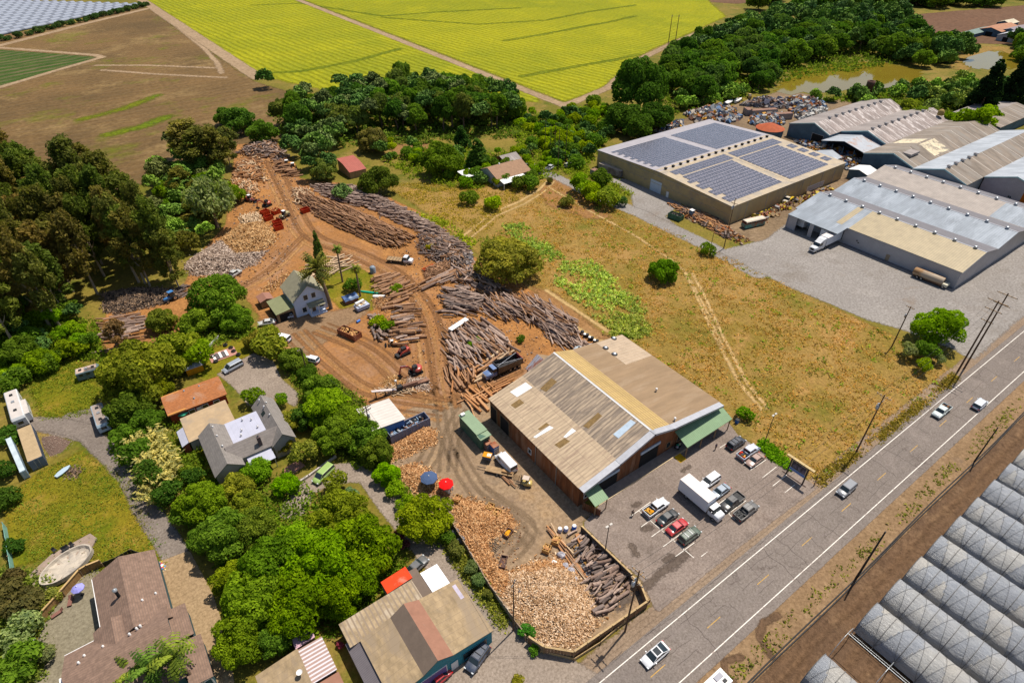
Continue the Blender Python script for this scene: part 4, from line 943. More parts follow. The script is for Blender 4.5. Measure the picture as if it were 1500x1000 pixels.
def prof_z(prof,u):
 for (a,za),(b,zb) in zip(prof,prof[1:]):
  if a <= u <= b: return za + (zb - za) * (u - a) / (b - a)
 return prof[0][1] if u < prof[0][0] else prof[-1][1]
class Building:
 """Straight-sided building: a roof profile [(u, z)...] across the ridge, run from v0 to v1 along it ('x' or 'y')."""
 def __init__(self,name,label,prof,axis,v0,v1,wall,roofs,over=0.35,thick=0.14,cat='building',group=None,gable=None,z0=-0.1,wallin=0.0):
  self.prof,self.axis,self.v0,self.v1 = prof,axis,v0,v1
  uc,vc = (prof[0][0] + prof[-1][0]) / 2,(v0 + v1) / 2
  self.x,self.y = (uc,vc) if axis == 'y' else (vc,uc)
  self.off = (self.x,self.y,0)
  self.root = thing(name,label,cat,self.x,self.y,group=group)
  P = self.P
  mb = MB(self.off); gm = gable or wall
  pr = [(prof[0][0] + wallin,prof[0][1])] + prof[1:-1] + [(prof[-1][0] - wallin,prof[-1][1])]
  for v,flip in ((v0,False),(v1,True)):
   ring = [P(pr[0][0],v,z0)] + [P(u,v,z - 0.03) for u,z in pr] + [P(pr[-1][0],v,z0)]
   mb.poly(ring if flip else ring[::-1],gm)
  for (u,z),s in ((pr[0],0),(pr[-1],1)):
   q = [P(u,v0,z0),P(u,v1,z0),P(u,v1,z - 0.03),P(u,v0,z - 0.03)]
   mb.poly(q,wall)
  mb.build('wall',self.root)
  for k,((a,za),(b,zb)) in enumerate(zip(prof,prof[1:])):
   L = math.hypot(b - a,zb - za); da,dz = (b - a) / L * over,(zb - za) / L * over
   if k == 0: a,za = a - da,za - dz
   if k == len(prof) - 2: b,zb = b + da,zb + dz
   r = roofs[k % len(roofs)]
   m2 = MB(self.off); t = thick
   m2.slab([P(a,v0 - over,za + t),P(b,v0 - over,zb + t),P(b,v1 + over,zb + t),P(a,v1 + over,za + t)] if axis == 'y' else
     [P(a,v0 - over,za + t),P(a,v1 + over,za + t),P(b,v1 + over,zb + t),P(b,v0 - over,zb + t)],t,r)
   m2.build('roof',self.root)
 def P(self,u,v,z):
  return (u,v,z) if self.axis == 'y' else (v,u,z)
 def rz(self,x,y):
  return prof_z(self.prof,x if self.axis == 'y' else y) + 0.14
 def on_roof(self,px,py):
  z = 5.0
  for _ in range(40):
   x,y = gp(px,py,z); z = 0.5 * z + 0.5 * self.rz(x,y)
  return x,y,self.rz(x,y)
 def patch(self,name,px4,mat,lift=0.05):
  c = [self.on_roof(*p) for p in px4]
  mb = MB(self.off); mb.slab([(x,y,z + lift) for x,y,z in c],lift + 0.02,mat); return mb.build(name,self.root)
 def rect_patch(self,name,x0,x1,y0,y1,mat,lift=0.05):
  c = [(x0,y0),(x1,y0),(x1,y1),(x0,y1)]
  mb = MB(self.off); mb.slab([(x,y,self.rz(x,y) + lift) for x,y in c],lift + 0.02,mat); return mb.build(name,self.root)
 def opening(self,name,face,a0,a1,z0,z1,mat,frame=None,out=0.05,fw=0.12,at=None):
  """Door or window on face '-x', '+x', '-y', '+y' between a0 and a1."""
  if at is None:
   u0,u1 = self.prof[0][0],self.prof[-1][0]
   at = {'-x': u0 if self.axis == 'y' else self.v0,'+x': u1 if self.axis == 'y' else self.v1,'-y': self.v0 if self.axis == 'y' else u0,'+y': self.v1 if self.axis == 'y' else u1}[face]
  s = -1 if face[0] == '-' else 1
  mb = MB(self.off)
  def bx(b0,b1,c0,c1,o,m):
   p,q = sorted((at - 0.02 * s,at + o * s))
   if face[1] == 'x': mb.box(p,q,b0,b1,c0,c1,m)
   else: mb.box(b0,b1,p,q,c0,c1,m)
  bx(a0,a1,z0,z1,out,mat)
  o = mb.build(name,self.root)
  if frame:
   mb = MB(self.off)
   for b in ((a0 - fw,a0,z0,z1 + fw),(a1,a1 + fw,z0,z1 + fw),(a0,a1,z1,z1 + fw)): bx(*b,out + 0.04,frame)
   if z0 > 0.3: bx(a0 - fw,a1 + fw,z0 - fw,z0,out + 0.06,frame)
   f = mb.build('frame',o)
  return o
 def add(self,name,fn,parent=None):
  mb = MB(self.off); fn(mb); return mb.build(name,parent or self.root)
B = Building('lumber_barn','long redwood-boarded barn with a five-plane tan and brown roof beside the parking lot',
        [(52.7,5.65),(61.7,7.5),(70.5,10.2),(76.2,8.3),(92.3,5.7)],'y',51.8,81.6,m_red,[m_tinL,m_tinM,m_tinY,m_felt],0.3,gable=m_redx)
PB = B.prof
def fascia(mb):
 for (a,za),(b,zb) in zip(PB,PB[1:]):
  mb.slab([(a - 0.3,50.35,za + 0.22),(b,50.35,zb + 0.22),(b,51.65,zb + 0.22),(a - 0.3,51.65,za + 0.22)],0.07,m_fascia)
  mb.slab([(a - 0.3,50.28,za + 0.22),(b,50.28,zb + 0.22),(b,50.35,zb + 0.22),(a - 0.3,50.35,za + 0.22)],0.5,m_fascia)
B.add('roof_trim',fascia)
B.add('ridge_cap',lambda mb: (mb.slab([(70.25,50.7,10.32),(70.5,50.7,10.42),(70.5,81.8,10.42),(70.25,81.8,10.32)],0.05,m_white),mb.slab([(70.5,50.7,10.42),(70.7,50.7,10.36),(70.7,81.8,10.36),(70.5,81.8,10.42)],0.05,m_steel)))
for q in (((747,574),(770,560),(780,567.5),(757.5,581.5)),): B.patch('skylight',q,m_white)
for q in (((781,640),(805,623.5),(811,626.5),(785,641.5)),((825,640),(838,627),(844,631),(829,641)),): B.patch('skylight',q,m_white)
B.patch('skylight',((898,636),(924,614.5),(931.5,619),(906,642)),m_blueg)
for q in (((748,593),(761,584),(768,590),(755,598)),((791,569),(808,553.5),(816,559),(800,574)),((788,628),(800,619),(805,622),(791,630)),((812,651),(827,641.5),(835,646),(820,656.5)),((854,624),(876,604),(882,609),(862,627.5))):
 B.patch('roof_panel',q,m_patch,0.03)
B.rect_patch('roof_panel',83.6,92.4,71.5,81.7,m_feltg,0.03)
B.patch('roof_panel',((860,712),(869.5,704),(870.5,705),(862,713)),m_white,0.06)
for px,py in ((887,510),(900,519),(899,496)):
 x,y,z = B.on_roof(px,py)
 B.add('roof_vent',lambda mb: (mb.lathe([(0.75,z - 0.05),(0.75,z + 0.12),(0.5,z + 0.16)],m_black,12,(x,y,0)),mb.lathe([(0.5,z),(0.5,z + 0.35),(0.3,z + 0.5),(0,z + 0.52)],m_steel,12,(x,y,0))))
for px,py in ((961,573),(988,616)):
 x,y,z = B.on_roof(px,py)
 B.add('vent_pipe',lambda mb: (mb.tube((x,y,z - 0.1),(x,y,z + 0.7),0.16,m_steel,8),mb.lathe([(0.26,z + 0.65),(0.26,z + 0.85),(0,z + 0.95)],m_white,8,(x,y,0))))
B.opening('doorway','-y',57.4,62.8,0,3.5,m_dark,None)  # flat panel on the wall, interior darkness painted by its colour
B.add('door_header',lambda mb: mb.box(57.2,63.0,51.55,51.78,3.5,4.15,m_blueg))
B.opening('doorway','-y',69.0,74.2,0,4.2,m_dark,None)
B.add('door_header',lambda mb: mb.box(68.8,74.4,51.55,51.78,4.2,4.85,m_blueg))
B.opening('doorway','-x',79.0,81.3,0,4.2,m_dark,m_timber)
B.opening('doorway','-x',74.4,77.6,0,4.2,m_dark,m_timber)
B.opening('window','-x',66.6,67.5,1.4,2.6,glass_mat(),m_white)
B.opening('window','-y',54.2,55.0,1.5,2.4,glass_mat(),m_white)
for a,b_ in ((76.9,78.0),(80.2,81.7),(84,85.6),(88,89.6)): B.opening('window','-y',a,b_,1.0,2.4,glass_mat(),m_timber)
B.add('awning',lambda mb: (mb.slab([(78.7,48.0,3.35),(93.0,48.0,3.35),(93.0,51.75,4.9),(78.7,51.75,4.9)],0.1,m_greenr),[mb.box(x_,x_ + 0.18,48.15,48.33,0,3.25,m_timber) for x_ in (78.9,83.5,88,92.6)],mb.box(78.7,93,48.1,48.25,3.0,3.22,m_timber)))
B.add('awning',lambda mb: (mb.slab([(53.6,48.1,3.2),(57.0,48.1,3.2),(57.0,51.75,4.4),(53.6,51.75,4.4)],0.1,m_greenr),[mb.box(x_,x_ + 0.15,48.25,48.4,0,3.1,m_timber) for x_ in (53.8,56.7)]))
B.add('walkway',lambda mb: (mb.box(56.2,93.5,49.75,51.75,0,0.16,m_park2),mb.box(56.2,93.5,49.5,49.75,0,0.2,SM('pale_kerb',(0.50,0.40,0.28),0.9,0.12))))
B.add('ramp',lambda mb: mb.slab([(77.1,47.7,0.1),(78.9,47.7,0.1),(78.9,49.5,0.24),(77.1,49.5,0.24)],0.08,SM('yellow_ramp_paint',(0.55,0.34,0.04),0.8,0.15)))
B.add('drain_pipe',lambda mb: [mb.tube((52.55,y_,0),(52.55,y_,5.4),0.07,m_steel,6) for y_ in (65.0,58.4)])
f = thing('board_fence','short brown board fence continuing the barn wall towards the wood lot','fence',53.2,49.2)
mb = MB((53.2,49.2,0))
for i in range(12):
 mb.box(53.05 + i * 0.14,53.12 + i * 0.14,50.6 - i * 0.27,50.85 - i * 0.27,0,2.0 + RNG.uniform(-0.06,0.06),m_red)
mb.build('boards',f)
m_strip = SM('rust_striped_tin',(0.36,0.35,0.38),0.6,0.2,0.8,col2=(0.30,0.11,0.06),amt2=0.6,sc2=0.5,stretch=(0.2,1.6,1),stripe=('Y',0.6,0.3,0.3))
Building('tin_annex','small gabled shed with rust-striped tin roof at the back corner of the barn',[(67.0,3.6),(70.2,6.2),(73.6,4.2)],'y',82.1,87.2,m_timber,[m_strip,m_felt],0.25)
for px,py,r in ((848,513,1.55),(868,509,1.5)):
 x,y = gp(px,py,2)
 t = thing('water_tank','pale grey domed tank behind the barn, ' + ('nearer the tin shed' if px < 860 else 'nearer the row of drums'),'tank',x,y)
 mb = MB(); mb.lathe([(r,0),(r,1.9),(r * 0.85,2.4),(r * 0.5,2.75),(0.25,2.9)],SM('pale_tank',(0.42,0.45,0.47),0.4,0.1),20); mb.build('shell',t)
 mb = MB(); mb.lathe([(0.28,2.86),(0.28,3.05),(0,3.1)],m_black,12); mb.build('hatch',t)
m_tanw = SM('tan_metal_wall',(0.36,0.285,0.175),0.6,0.12,0.3,stripe=('Y',0.3,0.2,0.3),col2=(0.30,0.235,0.15))
m_tanwx = SM('tan_panel_wall',(0.38,0.30,0.18),0.6,0.12,0.25,col2=(0.30,0.24,0.15),sc2=0.12)
m_cream = SM('cream_roof',(0.38,0.315,0.235),0.6,0.14,0.3,col2=(0.31,0.26,0.2))
m_greyroof = SM('mauve_grey_roof',(0.31,0.29,0.30),0.6,0.1,0.3)
S2 = Building('solar_warehouse','wide tan metal warehouse whose low roof is covered in solar panels',[(112.5,6.7),(146.8,8.2),(181.0,6.7)],'x',174.3,245.0,m_tanwx,[m_cream,m_greyroof],0.15,gable=m_tanw)
m_pv = SM('solar_cell',(0.085,0.085,0.10),0.18,0.25,0.4,spec=0.6)
m_pvf = SM('solar_frame',(0.40,0.38,0.42),0.4,0.1,metal=0.3)
def pv_row(x0,x1,y0,dy,tilt,pw=2.0,skip=None):
 mb = MB(S2.off); x = x0
 while x + pw <= x1 + 0.01:
  if not (skip and skip(x)):
   z0,z1 = S2.rz(x,y0) + 0.12,S2.rz(x,y0 + dy) + 0.12 + tilt
   a,b_ = x + 0.05,x + pw - 0.05
   mb.slab([(a,y0,z0),(b_,y0,z0),(b_,y0 + dy,z1),(a,y0 + dy,z1)],0.05,m_pvf)
   mb.poly([(a + 0.07,y0 + 0.07,z0 + 0.006 + (z1 - z0) * 0.04),(b_ - 0.07,y0 + 0.07,z0 + 0.006 + (z1 - z0) * 0.04),(b_ - 0.07,y0 + dy - 0.07,z1 + 0.006 - (z1 - z0) * 0.04),(a + 0.07,y0 + dy - 0.07,z1 + 0.006 - (z1 - z0) * 0.04)],m_pv)
  x += pw
 mb.build('solar_panel_row',S2.root)
for i in range(14):
 y = 150.3 + i * 1.8
 pv_row(176.2 if i % 2 else 178.0,209.6,y,1.66,0.0); pv_row(212.0,243.4,y,1.66,0.0)
for i in range(3):
 y = 139.6 + i * 1.7
 pv_row(177.4 + (i == 0) * 2,209.4,y,1.55,0.0); pv_row(211.6,241.6,y,1.55,0.0)
for i in range(12):
 y = 115.2 + i * 1.98
 pv_row(176.2 + (3.2 if i % 3 == 2 and i < 9 else 0) + (2 if i > 9 else 0),208.0,y,1.72,0.14,1.6); pv_row(211.4,238.0,y,1.72,0.14,1.6)
for i in range(4):
 for k in range(2): pv_row(239.6,243.4,117.5 + i * 5.2 + k * 1.8,1.6,0.05,1.9)
for i in range(16):
 x = 178 + i * 4.2; z = S2.rz(x,147)
 S2.add('roof_vent',lambda mb: (mb.box(x - 0.4,x + 0.4,146.6,147.4,z - 0.1,z + 0.55,m_black),mb.box(x - 0.55,x + 0.55,146.45,147.55,z + 0.55,z + 0.68,m_dark)))
S2.add('walk_strip',lambda mb: (mb.slab([(209.8,112.6,S2.rz(210,112.6) + 0.06),(211.0,112.6,S2.rz(210,112.6) + 0.06),(211.0,146.6,S2.rz(210,146.6) + 0.06),(209.8,146.6,S2.rz(210,146.6) + 0.06)],0.05,m_cream),
        mb.slab([(174.3,145.1,S2.rz(0,145.1) + 0.05),(245,145.1,S2.rz(0,145.1) + 0.05),(245,149.0,S2.rz(0,149.0) + 0.05),(174.3,149.0,S2.rz(0,149.0) + 0.05)],0.04,m_cream)))
S2.opening('loading_door','-x',144.6,150.2,0,4.4,SM('blue_white_door',(0.45,0.50,0.58),0.5,0.1,stripe=None,grid=('Z',0.55,0.06,(0.3,0.34,0.42))),m_fascia)
S2.opening('doorway','-x',140.6,141.7,0,2.2,m_white,m_fascia)
for x_ in (183,194.5,206,216.5,222,229.5,238): S2.add('wall_seam',lambda mb: mb.box(x_,x_ + 0.12,112.4,112.48,0,6.5,m_fascia))
S2.opening('window','-y',221,232,0.6,2.4,m_fascia,m_white)
S2.add('wall_trim',lambda mb: (mb.box(174.18,174.28,112.5,181,3.4,3.52,m_cream),mb.box(174.12,174.28,112.3,181.2,6.35,6.62,m_cream)))
m_bluegr = SM('blue_grey_roof',(0.22,0.24,0.265),0.5,0.22,0.4,stripe=('Y',0.7,0.18,0.25),col2=(0.29,0.32,0.36),stretch=(0.3,1,1))
m_creamr = SM('cream_metal_roof',(0.33,0.27,0.18),0.5,0.16,0.4,stripe=('Y',0.7,0.25,0.25))
m_pinkr = SM('pinkish_roof',(0.29,0.25,0.22),0.5,0.18,0.4,stripe=('Y',0.7,0.2,0.25))
m_dkr = SM('dark_grey_roof',(0.15,0.14,0.145),0.6,0.12,0.4,stripe=('Y',0.7,0.2,0.25))
m_bluew = SM('pale_grey_wall',(0.36,0.35,0.36),0.6,0.1,0.3,stripe=('Y',0.4,0.2,0.3))
m_bluewx = SM('pale_grey_front_wall',(0.38,0.36,0.36),0.6,0.1,0.3,stripe=('X',0.4,0.2,0.3))
W3 = Building('sawtooth_warehouse','grey warehouse with three parallel ridges and a cream front roof panel beside the trucks',
        [(194.2,5.4),(207.2,7.9),(217.2,5.9),(229.4,7.9),(239.4,5.9),(251.5,7.9),(262,5.6)],'y',46.5,100.5,m_bluew,[m_bluegr,m_dkr,m_bluegr,m_dkr,m_pinkr,m_dkr],0.25,gable=m_bluewx)
W3.rect_patch('roof_panel',194.0,207.1,46.3,81.2,m_creamr,0.03)
W3.rect_patch('roof_panel',194.6,206.6,84.0,86.0,m_creamr,0.035)
W3.rect_patch('roof_panel',239.6,251.0,46.3,58.0,m_bluegr,0.03)
for u in (207.2,229.4,251.5):
 for k in range(9):
  y = 49.5 + k * 5.9; z = 8.05
  W3.add('ridge_vent',lambda mb: (mb.box(u - 0.3,u + 0.3,y - 0.3,y + 0.3,z - 0.15,z + 0.3,m_steel),mb.lathe([(0.55,z + 0.3),(0.6,z + 0.55),(0.3,z + 0.75),(0,z + 0.78)],m_steel,10,(u,y,0))))
for u in (207.2,229.4,251.5): W3.add('ridge_cap',lambda mb: mb.box(u - 0.2,u + 0.2,46.3,100.7,7.98,8.1,m_fascia))
W3.add('canopy',lambda mb: (mb.slab([(188.6,81.6,4.95),(194.2,81.6,5.65),(194.2,99.8,5.65),(188.6,99.8,4.95)],0.15,m_bluegr),mb.box(188.75,194.1,99.4,99.75,0,4.8,m_bluew),mb.box(188.8,189.1,96.2,99.3,0,4.7,m_bluew),mb.box(188.8,189.1,90.0,91.4,0,4.7,m_bluew)))
for a,b_,mm in ((92,95.5,SM('dock_door',(0.30,0.40,0.52),0.5,0.1)),(86.8,89.6,m_dark),(82.2,85.4,m_dark),(96.4,99.0,m_dark)): W3.opening('loading_door','-x',a,b_,1.0,4.2,mm,m_fascia)
W3.opening('doorway','-x',66.2,67.4,0,2.3,SM('tan_door',(0.25,0.2,0.15),0.7),m_fascia)
W3.add('wall_vents',lambda mb: [mb.box(194.05,194.17,y_,y_ + 0.35,z_,z_ + 0.35,m_dark) for y_,z_ in ((77.2,2.5),(76.6,2.0))])
W3.add('kerb',lambda mb: mb.box(193.2,194.15,46.5,81.0,0,0.18,m_dkr))
m_shedr = SM('old_shed_roof',(0.225,0.19,0.175),0.8,0.35,0.25,stripe=None,stretch=(1,0.15,1),col2=(0.50,0.44,0.41),amt2=0.45,sc2=0.5,grid=('X',5.5,0.07,(0.52,0.46,0.43)))
m_shedd = SM('dark_shed_roof',(0.235,0.205,0.19),0.8,0.25,0.25,stretch=(1,0.15,1),col2=(0.32,0.28,0.255),grid=('X',1.2,0.1,(0.18,0.155,0.14)))
m_shedg = SM('brown_grey_shed_roof',(0.19,0.158,0.13),0.8,0.4,0.3,stretch=(1,0.2,1),col2=(0.22,0.19,0.16),grid=('X',9,0.03,(0.48,0.43,0.38)))
m_shedw = SM('white_shed_roof',(0.31,0.325,0.345),0.6,0.2,0.3,stretch=(1,0.2,1),col2=(0.42,0.44,0.47))
m_shedf = SM('teal_shed_wall',(0.075,0.115,0.15),0.8,0.25,0.3,stripe=('Y',0.5,0.2,0.3))
m_shedgw = SM('grey_shed_wall',(0.26,0.28,0.29),0.8,0.15,0.3)
SH = [Building('long_shed','long mauve-grey shed next to the scrapyard with white-streaked roof',[(136.7,5.8),(145.0,9.0),(157.0,5.8)],'x',273.5,339,m_shedf,[m_shedr,m_shedd],0.3),
        Building('long_shed','second long streaked shed from the scrapyard, with a lower canopy in front',[(115.8,5.8),(125.0,9.0),(136.4,5.8)],'x',282.5,341,m_shedf,[m_shedr,m_shedd],0.3),
        Building('long_shed','middle long shed with broken cream roof patches',[(95.0,5.8),(104.0,9.0),(115.3,5.8)],'x',264,342,m_shedf,[m_shedg,m_shedg],0.3),
        Building('long_shed','long shed with white left roof plane and brown right plane',[(74.9,5.8),(84.0,9.0),(94.6,5.8)],'x',263,342,m_shedgw,[m_shedg,m_shedw],0.3),
        Building('long_shed','white-roofed long shed at the frame edge with a rusty doorway',[(54,5.8),(64.6,9.0),(74.4,5.8)],'x',277,342,SM('mauve_wall',(0.34,0.32,0.35),0.8,0.1),[m_shedw,m_shedw],0.3)]
Building('long_shed','low dark-walled shed beyond the white-roofed long shed',[(98,4.5),(108,6.5),(122,4.5)],'x',352,395,m_shedf,[m_shedg,m_shedd],0.3)
SH[1].add('canopy',lambda mb: (mb.slab([(267.5,116.4,4.6),(282.4,116.4,4.6),(282.4,126.5,7.0),(267.5,126.5,7.0)],0.15,SM('canopy_tin',(0.36,0.37,0.39),0.6,0.1,col2=(0.34,0.22,0.17),amt2=0.4)),mb.slab([(267.5,126.5,7.0),(282.4,126.5,7.0),(282.4,136.6,4.6),(267.5,136.6,4.6)],0.15,m_shedw),[mb.box(267.7,268.0,y_,y_ + 0.3,0,4.5,m_shedf) for y_ in (116.6,121,126,131,136)]))
for k,(u,x0,n) in enumerate(((145.0,285,9),(125.0,286,9),(84.0,266,5))):
 b_ = SH[(0,1,3)[k]]
 for i in range(n):
  x = x0 + i * 5.6
  b_.add('ridge_vent',lambda mb: (mb.box(x - 0.5,x + 0.5,u - 0.5,u + 0.5,8.95,9.6,m_steel),mb.box(x - 0.7,x + 0.7,u - 0.7,u + 0.7,9.6,9.85,m_dkr)))
for i,b_ in enumerate(SH):
 u0,u1 = b_.prof[0][0],b_.prof[-1][0]
 if i != 1: b_.opening('doorway','-x',u0 + 2.5,u0 + (8 if i < 4 else 6.5),0,4.6,m_dark if i != 4 else SM('rusty_door',(0.30,0.10,0.035),0.8,0.3),m_fascia)
 b_.add('eave_trim',lambda mb: [mb.slab([b_.P(a,b_.v0 - 0.42,za + 0.2),b_.P(b2,b_.v0 - 0.42,zb + 0.2),b_.P(b2,b_.v0 - 0.30,zb + 0.2),b_.P(a,b_.v0 - 0.30,za + 0.2)],0.5,SM('teal_trim',(0.30,0.42,0.44),0.6)) for (a,za),(b2,zb) in zip(b_.prof,b_.prof[1:])])
SH[2].rect_patch('roof_panel',284,293,104.6,114,SM('cream_patch',(0.55,0.48,0.36),0.8,0.3,0.6,col2=(0.2,0.17,0.14)),0.05)
SH[2].rect_patch('roof_panel',283,296,96,103.4,SM('cream_patch',(0.55,0.48,0.36)),0.05)
SH[2].add('roof_hatch',lambda mb: mb.obox(272,101,8.0,7,3.5,0.9,0,m_shedd))
SH[1].add('roof_turret',lambda mb: mb.lathe([(1.4,8.0),(1.4,9.8),(0.6,10.6),(0,10.7)],SM('ochre_vent',(0.30,0.22,0.10),0.8),10,(336,119,0)))
for px,py,L,w_,h,rc,lab in ((1430,47,40,9,4,(0.16,0.20,0.18),'long low dark green farm shed by the ploughed field'),(1464,43,36,16,6,(0.32,0.17,0.11),'rust-roofed barn among the far farm sheds'),(1476,34,17,10,5,(0.50,0.44,0.34),'small cream-roofed shed behind the rust-roofed barn'),
        (1490,45,30,14,6,(0.22,0.19,0.20),'grey-roofed barn right of the rust-roofed one'),(1484,52,26,12,6,(0.50,0.50,0.52),'white-fronted shed before the grey barn')):
 x,y = gp(px,py,h / 2)
 b_ = Building('farm_shed',lab,[(y - w_ / 2,h * 0.65),(y,h),(y + w_ / 2,h * 0.65)],'x',x - L / 2,x + L / 2,m_shedf if 'white' not in lab else m_shedw,[SM('farm_roof_%d' % px,rc,0.8,0.2,0.3)],0.4,cat='shed')
 b_.opening('doorway','-x',y - w_ * 0.15,y + w_ * 0.15,0,h * 0.5,m_dark)
x,y = gp(1128,188,3); t = thing('round_tank','round tank with a rust red conical roof behind the solar warehouse','tank',x,y)
mb = MB(); mb.lathe([(6.2,0),(6.2,3.2)],m_shedf,24); mb.build('wall',t)
mb = MB(); mb.lathe([(6.6,3.2),(3.2,4.6),(0.3,5.6),(0,5.7)],SM('rust_cone',(0.30,0.085,0.045),0.8,0.2,0.6),24); mb.build('roof',t)
Building('small_shed','white-trimmed grey shed squeezed behind the solar warehouse',[(121,3.6),(126,5.2),(131,3.6)],'x',249,258,m_tanwx,[m_shedw],0.3,cat='shed')
Building('small_shed','white-roofed hut between solar warehouse and middle long shed',[(104.5,3.4),(108,4.4),(112,3.4)],'x',248.5,256,m_shedf,[m_white],0.3,cat='shed')
x,y = gp(1268,145); t = thing('burner_stack','dark rusty stack rising behind the first long shed','chimney',x,y); mb = MB(); mb.lathe([(1.9,0),(1.7,7),(2.1,7.1),(2.1,9.5),(1.5,9.5),(1.5,7)],SM('rust_stack',(0.09,0.05,0.04),0.9,0.3),14); mb.build('shell',t)
m_blue = SM('blue_wall',(0.09,0.16,0.34),0.6,0.12,0.5,stripe=('X',0.4,0.2,0.3))
m_wroof = SM('white_metal_roof',(0.52,0.48,0.44),0.55,0.1,0.5,stripe=('Y',0.9,0.2,0.2),col2=(0.50,0.45,0.40))
Building('blue_barn','blue-walled barn with a plain white metal roof beside the tree row',[(28.3,4.3),(35.4,3.5)],'y',89.2,96.6,m_blue,[m_wroof],0.3)
m_shing = SM('grey_shingle_roof',(0.20,0.18,0.165),0.9,0.2,1.2,stretch=(1,1,1),bump=0.3,grid=('X',0.4,0.12,(0.16,0.145,0.13)))
m_shingy = SM('grey_shingle_roof_across',(0.215,0.19,0.175),0.9,0.2,1.2,bump=0.3,grid=('Y',0.4,0.12,(0.17,0.15,0.135)))
m_housew = SM('grey_house_wall',(0.33,0.30,0.29),0.8,0.1,1.0)
m_flatr = SM('pale_flat_roof',(0.40,0.40,0.46),0.7,0.08,0.6,grid=('X',1.2,0.03,(0.33,0.33,0.38)))
m_lrail = SM('cream_trim',(0.60,0.55,0.48),0.7,0.08)
def house(parts,name,label):
 """Several roofed wings under one house; wings are (prof, axis, v0, v1, wall, roofs, over)."""
 first = None
 for i,(prof,axis,v0,v1,wall,roofs,over) in enumerate(parts):
  b_ = Building(name,label,prof,axis,v0,v1,wall,roofs,over,cat='house')
  if first is None: first = b_
  else:
   for ch in list(b_.root.children):
    ch.parent = first.root; ch.location = (b_.x - first.x,b_.y - first.y,0)
   bpy.data.objects.remove(b_.root)
   b_.root = first.root
   b_.off = first.off
  yield b_
hs = list(house([([(-1.6,4.0),(1.0,6.0),(3.6,4.0)],'y',95.9,108.8,m_housew,[m_shing,m_shing],0.35),
        ([(97.9,3.9),(100.1,6.0),(102.5,4.0)],'x',2.0,12.0,m_housew,[m_shingy,m_shingy],0.3),
        ([(10.0,3.95),(12.3,6.05),(14.4,3.95)],'y',97.4,111.2,m_housew,[m_shing,m_shing],0.35),
        ([(3.4,4.05),(10.2,4.15)],'y',102.4,109.3,m_housew,[m_flatr],0.0)],'grey_house','grey-shingled U-shaped house with a pale flat roof in its court'))
A5 = hs[0]
A5.add('porch',lambda mb: (mb.slab([(4.6,95.0,2.7),(9.5,95.2,2.7),(9.5,97.9,3.3),(4.6,97.9,3.3)],0.1,m_flatr),[mb.box(x_,x_ + 0.14,95.3,95.44,0,2.6,m_lrail) for x_ in (4.8,7,9.2)]))
A5.add('chimney',lambda mb: (mb.box(7.6,8.3,98.3,98.9,3.5,6.7,SM('dark_brick',(0.11,0.075,0.075),0.9,0.2,3)),mb.lathe([(0.2,6.7),(0.2,7.0)],m_steel,8,(7.95,98.6,0))))
for x_,y_ in ((1.3,107.6),(1.35,104.5),(1.5,101.0),(11.6,110.2),(12.6,108.5),(11.8,107.6),(12.0,104.4),(6,105),(8.6,107),(5.5,103.6),(9,104),(7,108)):
 zz = 4.15 if 4 < x_ < 10 else 5.6
 A5.add('vent_pipe',lambda mb: mb.lathe([(0.16,zz),(0.16,zz + 0.55),(0.22,zz + 0.6),(0,zz + 0.7)],m_white,8,(x_,y_,0)))
A5.add('skylight',lambda mb: mb.slab([(10.7,106.0,4.75),(11.5,106.0,5.5),(11.5,107.2,5.5),(10.7,107.2,4.75)],0.1,glass_mat()))
for y_ in (97.6,101.5,106): A5.opening('window','-x',y_,y_ + 1.3,1.1,2.4,glass_mat(),m_lrail,at=-1.6)
A5.opening('window','-y',0.2,1.8,1.1,2.5,glass_mat(),m_lrail,at=95.9)
A5.opening('doorway','-y',6.4,7.4,0,2.1,SM('brown_door',(0.14,0.08,0.05),0.7),m_lrail,at=97.9)
cp = Building('carport','flat tan-roofed carport between the orange cottage and the grey house',[(-3.6,2.9),(5.6,3.3)],'y',109.6,117.8,m_housew,[SM('tan_flat_roof',(0.37,0.28,0.19),0.9,0.14,0.5,grid=('Y',1.3,0.03,(0.28,0.21,0.15)),col2=(0.31,0.235,0.16))],0.2,cat='carport')
cp.opening('doorway','-x',111,116.5,0,2.3,m_dark)
Building('lean_to','small grey metal lean-to at the left side of the carport',[(-5.2,2.2),(-3.9,2.7)],'y',109.8,115.0,SM('red_board',(0.20,0.06,0.05),0.8),[m_flatr],0.1,cat='shed')
m_or = SM('orange_roof',(0.42,0.215,0.095),0.85,0.1,0.8)
m_orsh = SM('russet_shingle_roof',(0.30,0.13,0.065),0.9,0.3,2.0,bump=0.4,grid=('Y',0.45,0.15,(0.21,0.09,0.05)),col2=(0.36,0.18,0.10))
m_redw = SM('red_wall',(0.27,0.055,0.035),0.8,0.15,1.0)
ob = Building('orange_cottage','red-walled cottage with russet shingle roof and plain orange end',[(120.6,2.9),(124.4,3.8),(127.6,3.0)],'x',-5.4,6.4,m_redw,[m_orsh,m_orsh],0.35,cat='house')
ob.rect_patch('roof_panel',-5.7,-2.0,120.3,127.7,m_or,0.06)
for a in (-1.6,1.2,3.6): ob.opening('window','-y',a,a + 1.1,1.0,2.2,glass_mat(),m_white)
ob.opening('doorway','-y',0.0,0.9,0,2.1,m_white,m_lrail)
for x_,y_ in ((-1,126.3),(2.2,126),(0.3,122.4)): ob.add('vent_pipe',lambda mb: mb.lathe([(0.2,3.2),(0.2,3.75),(0,3.85)],m_steel,8,(x_,y_,0)))
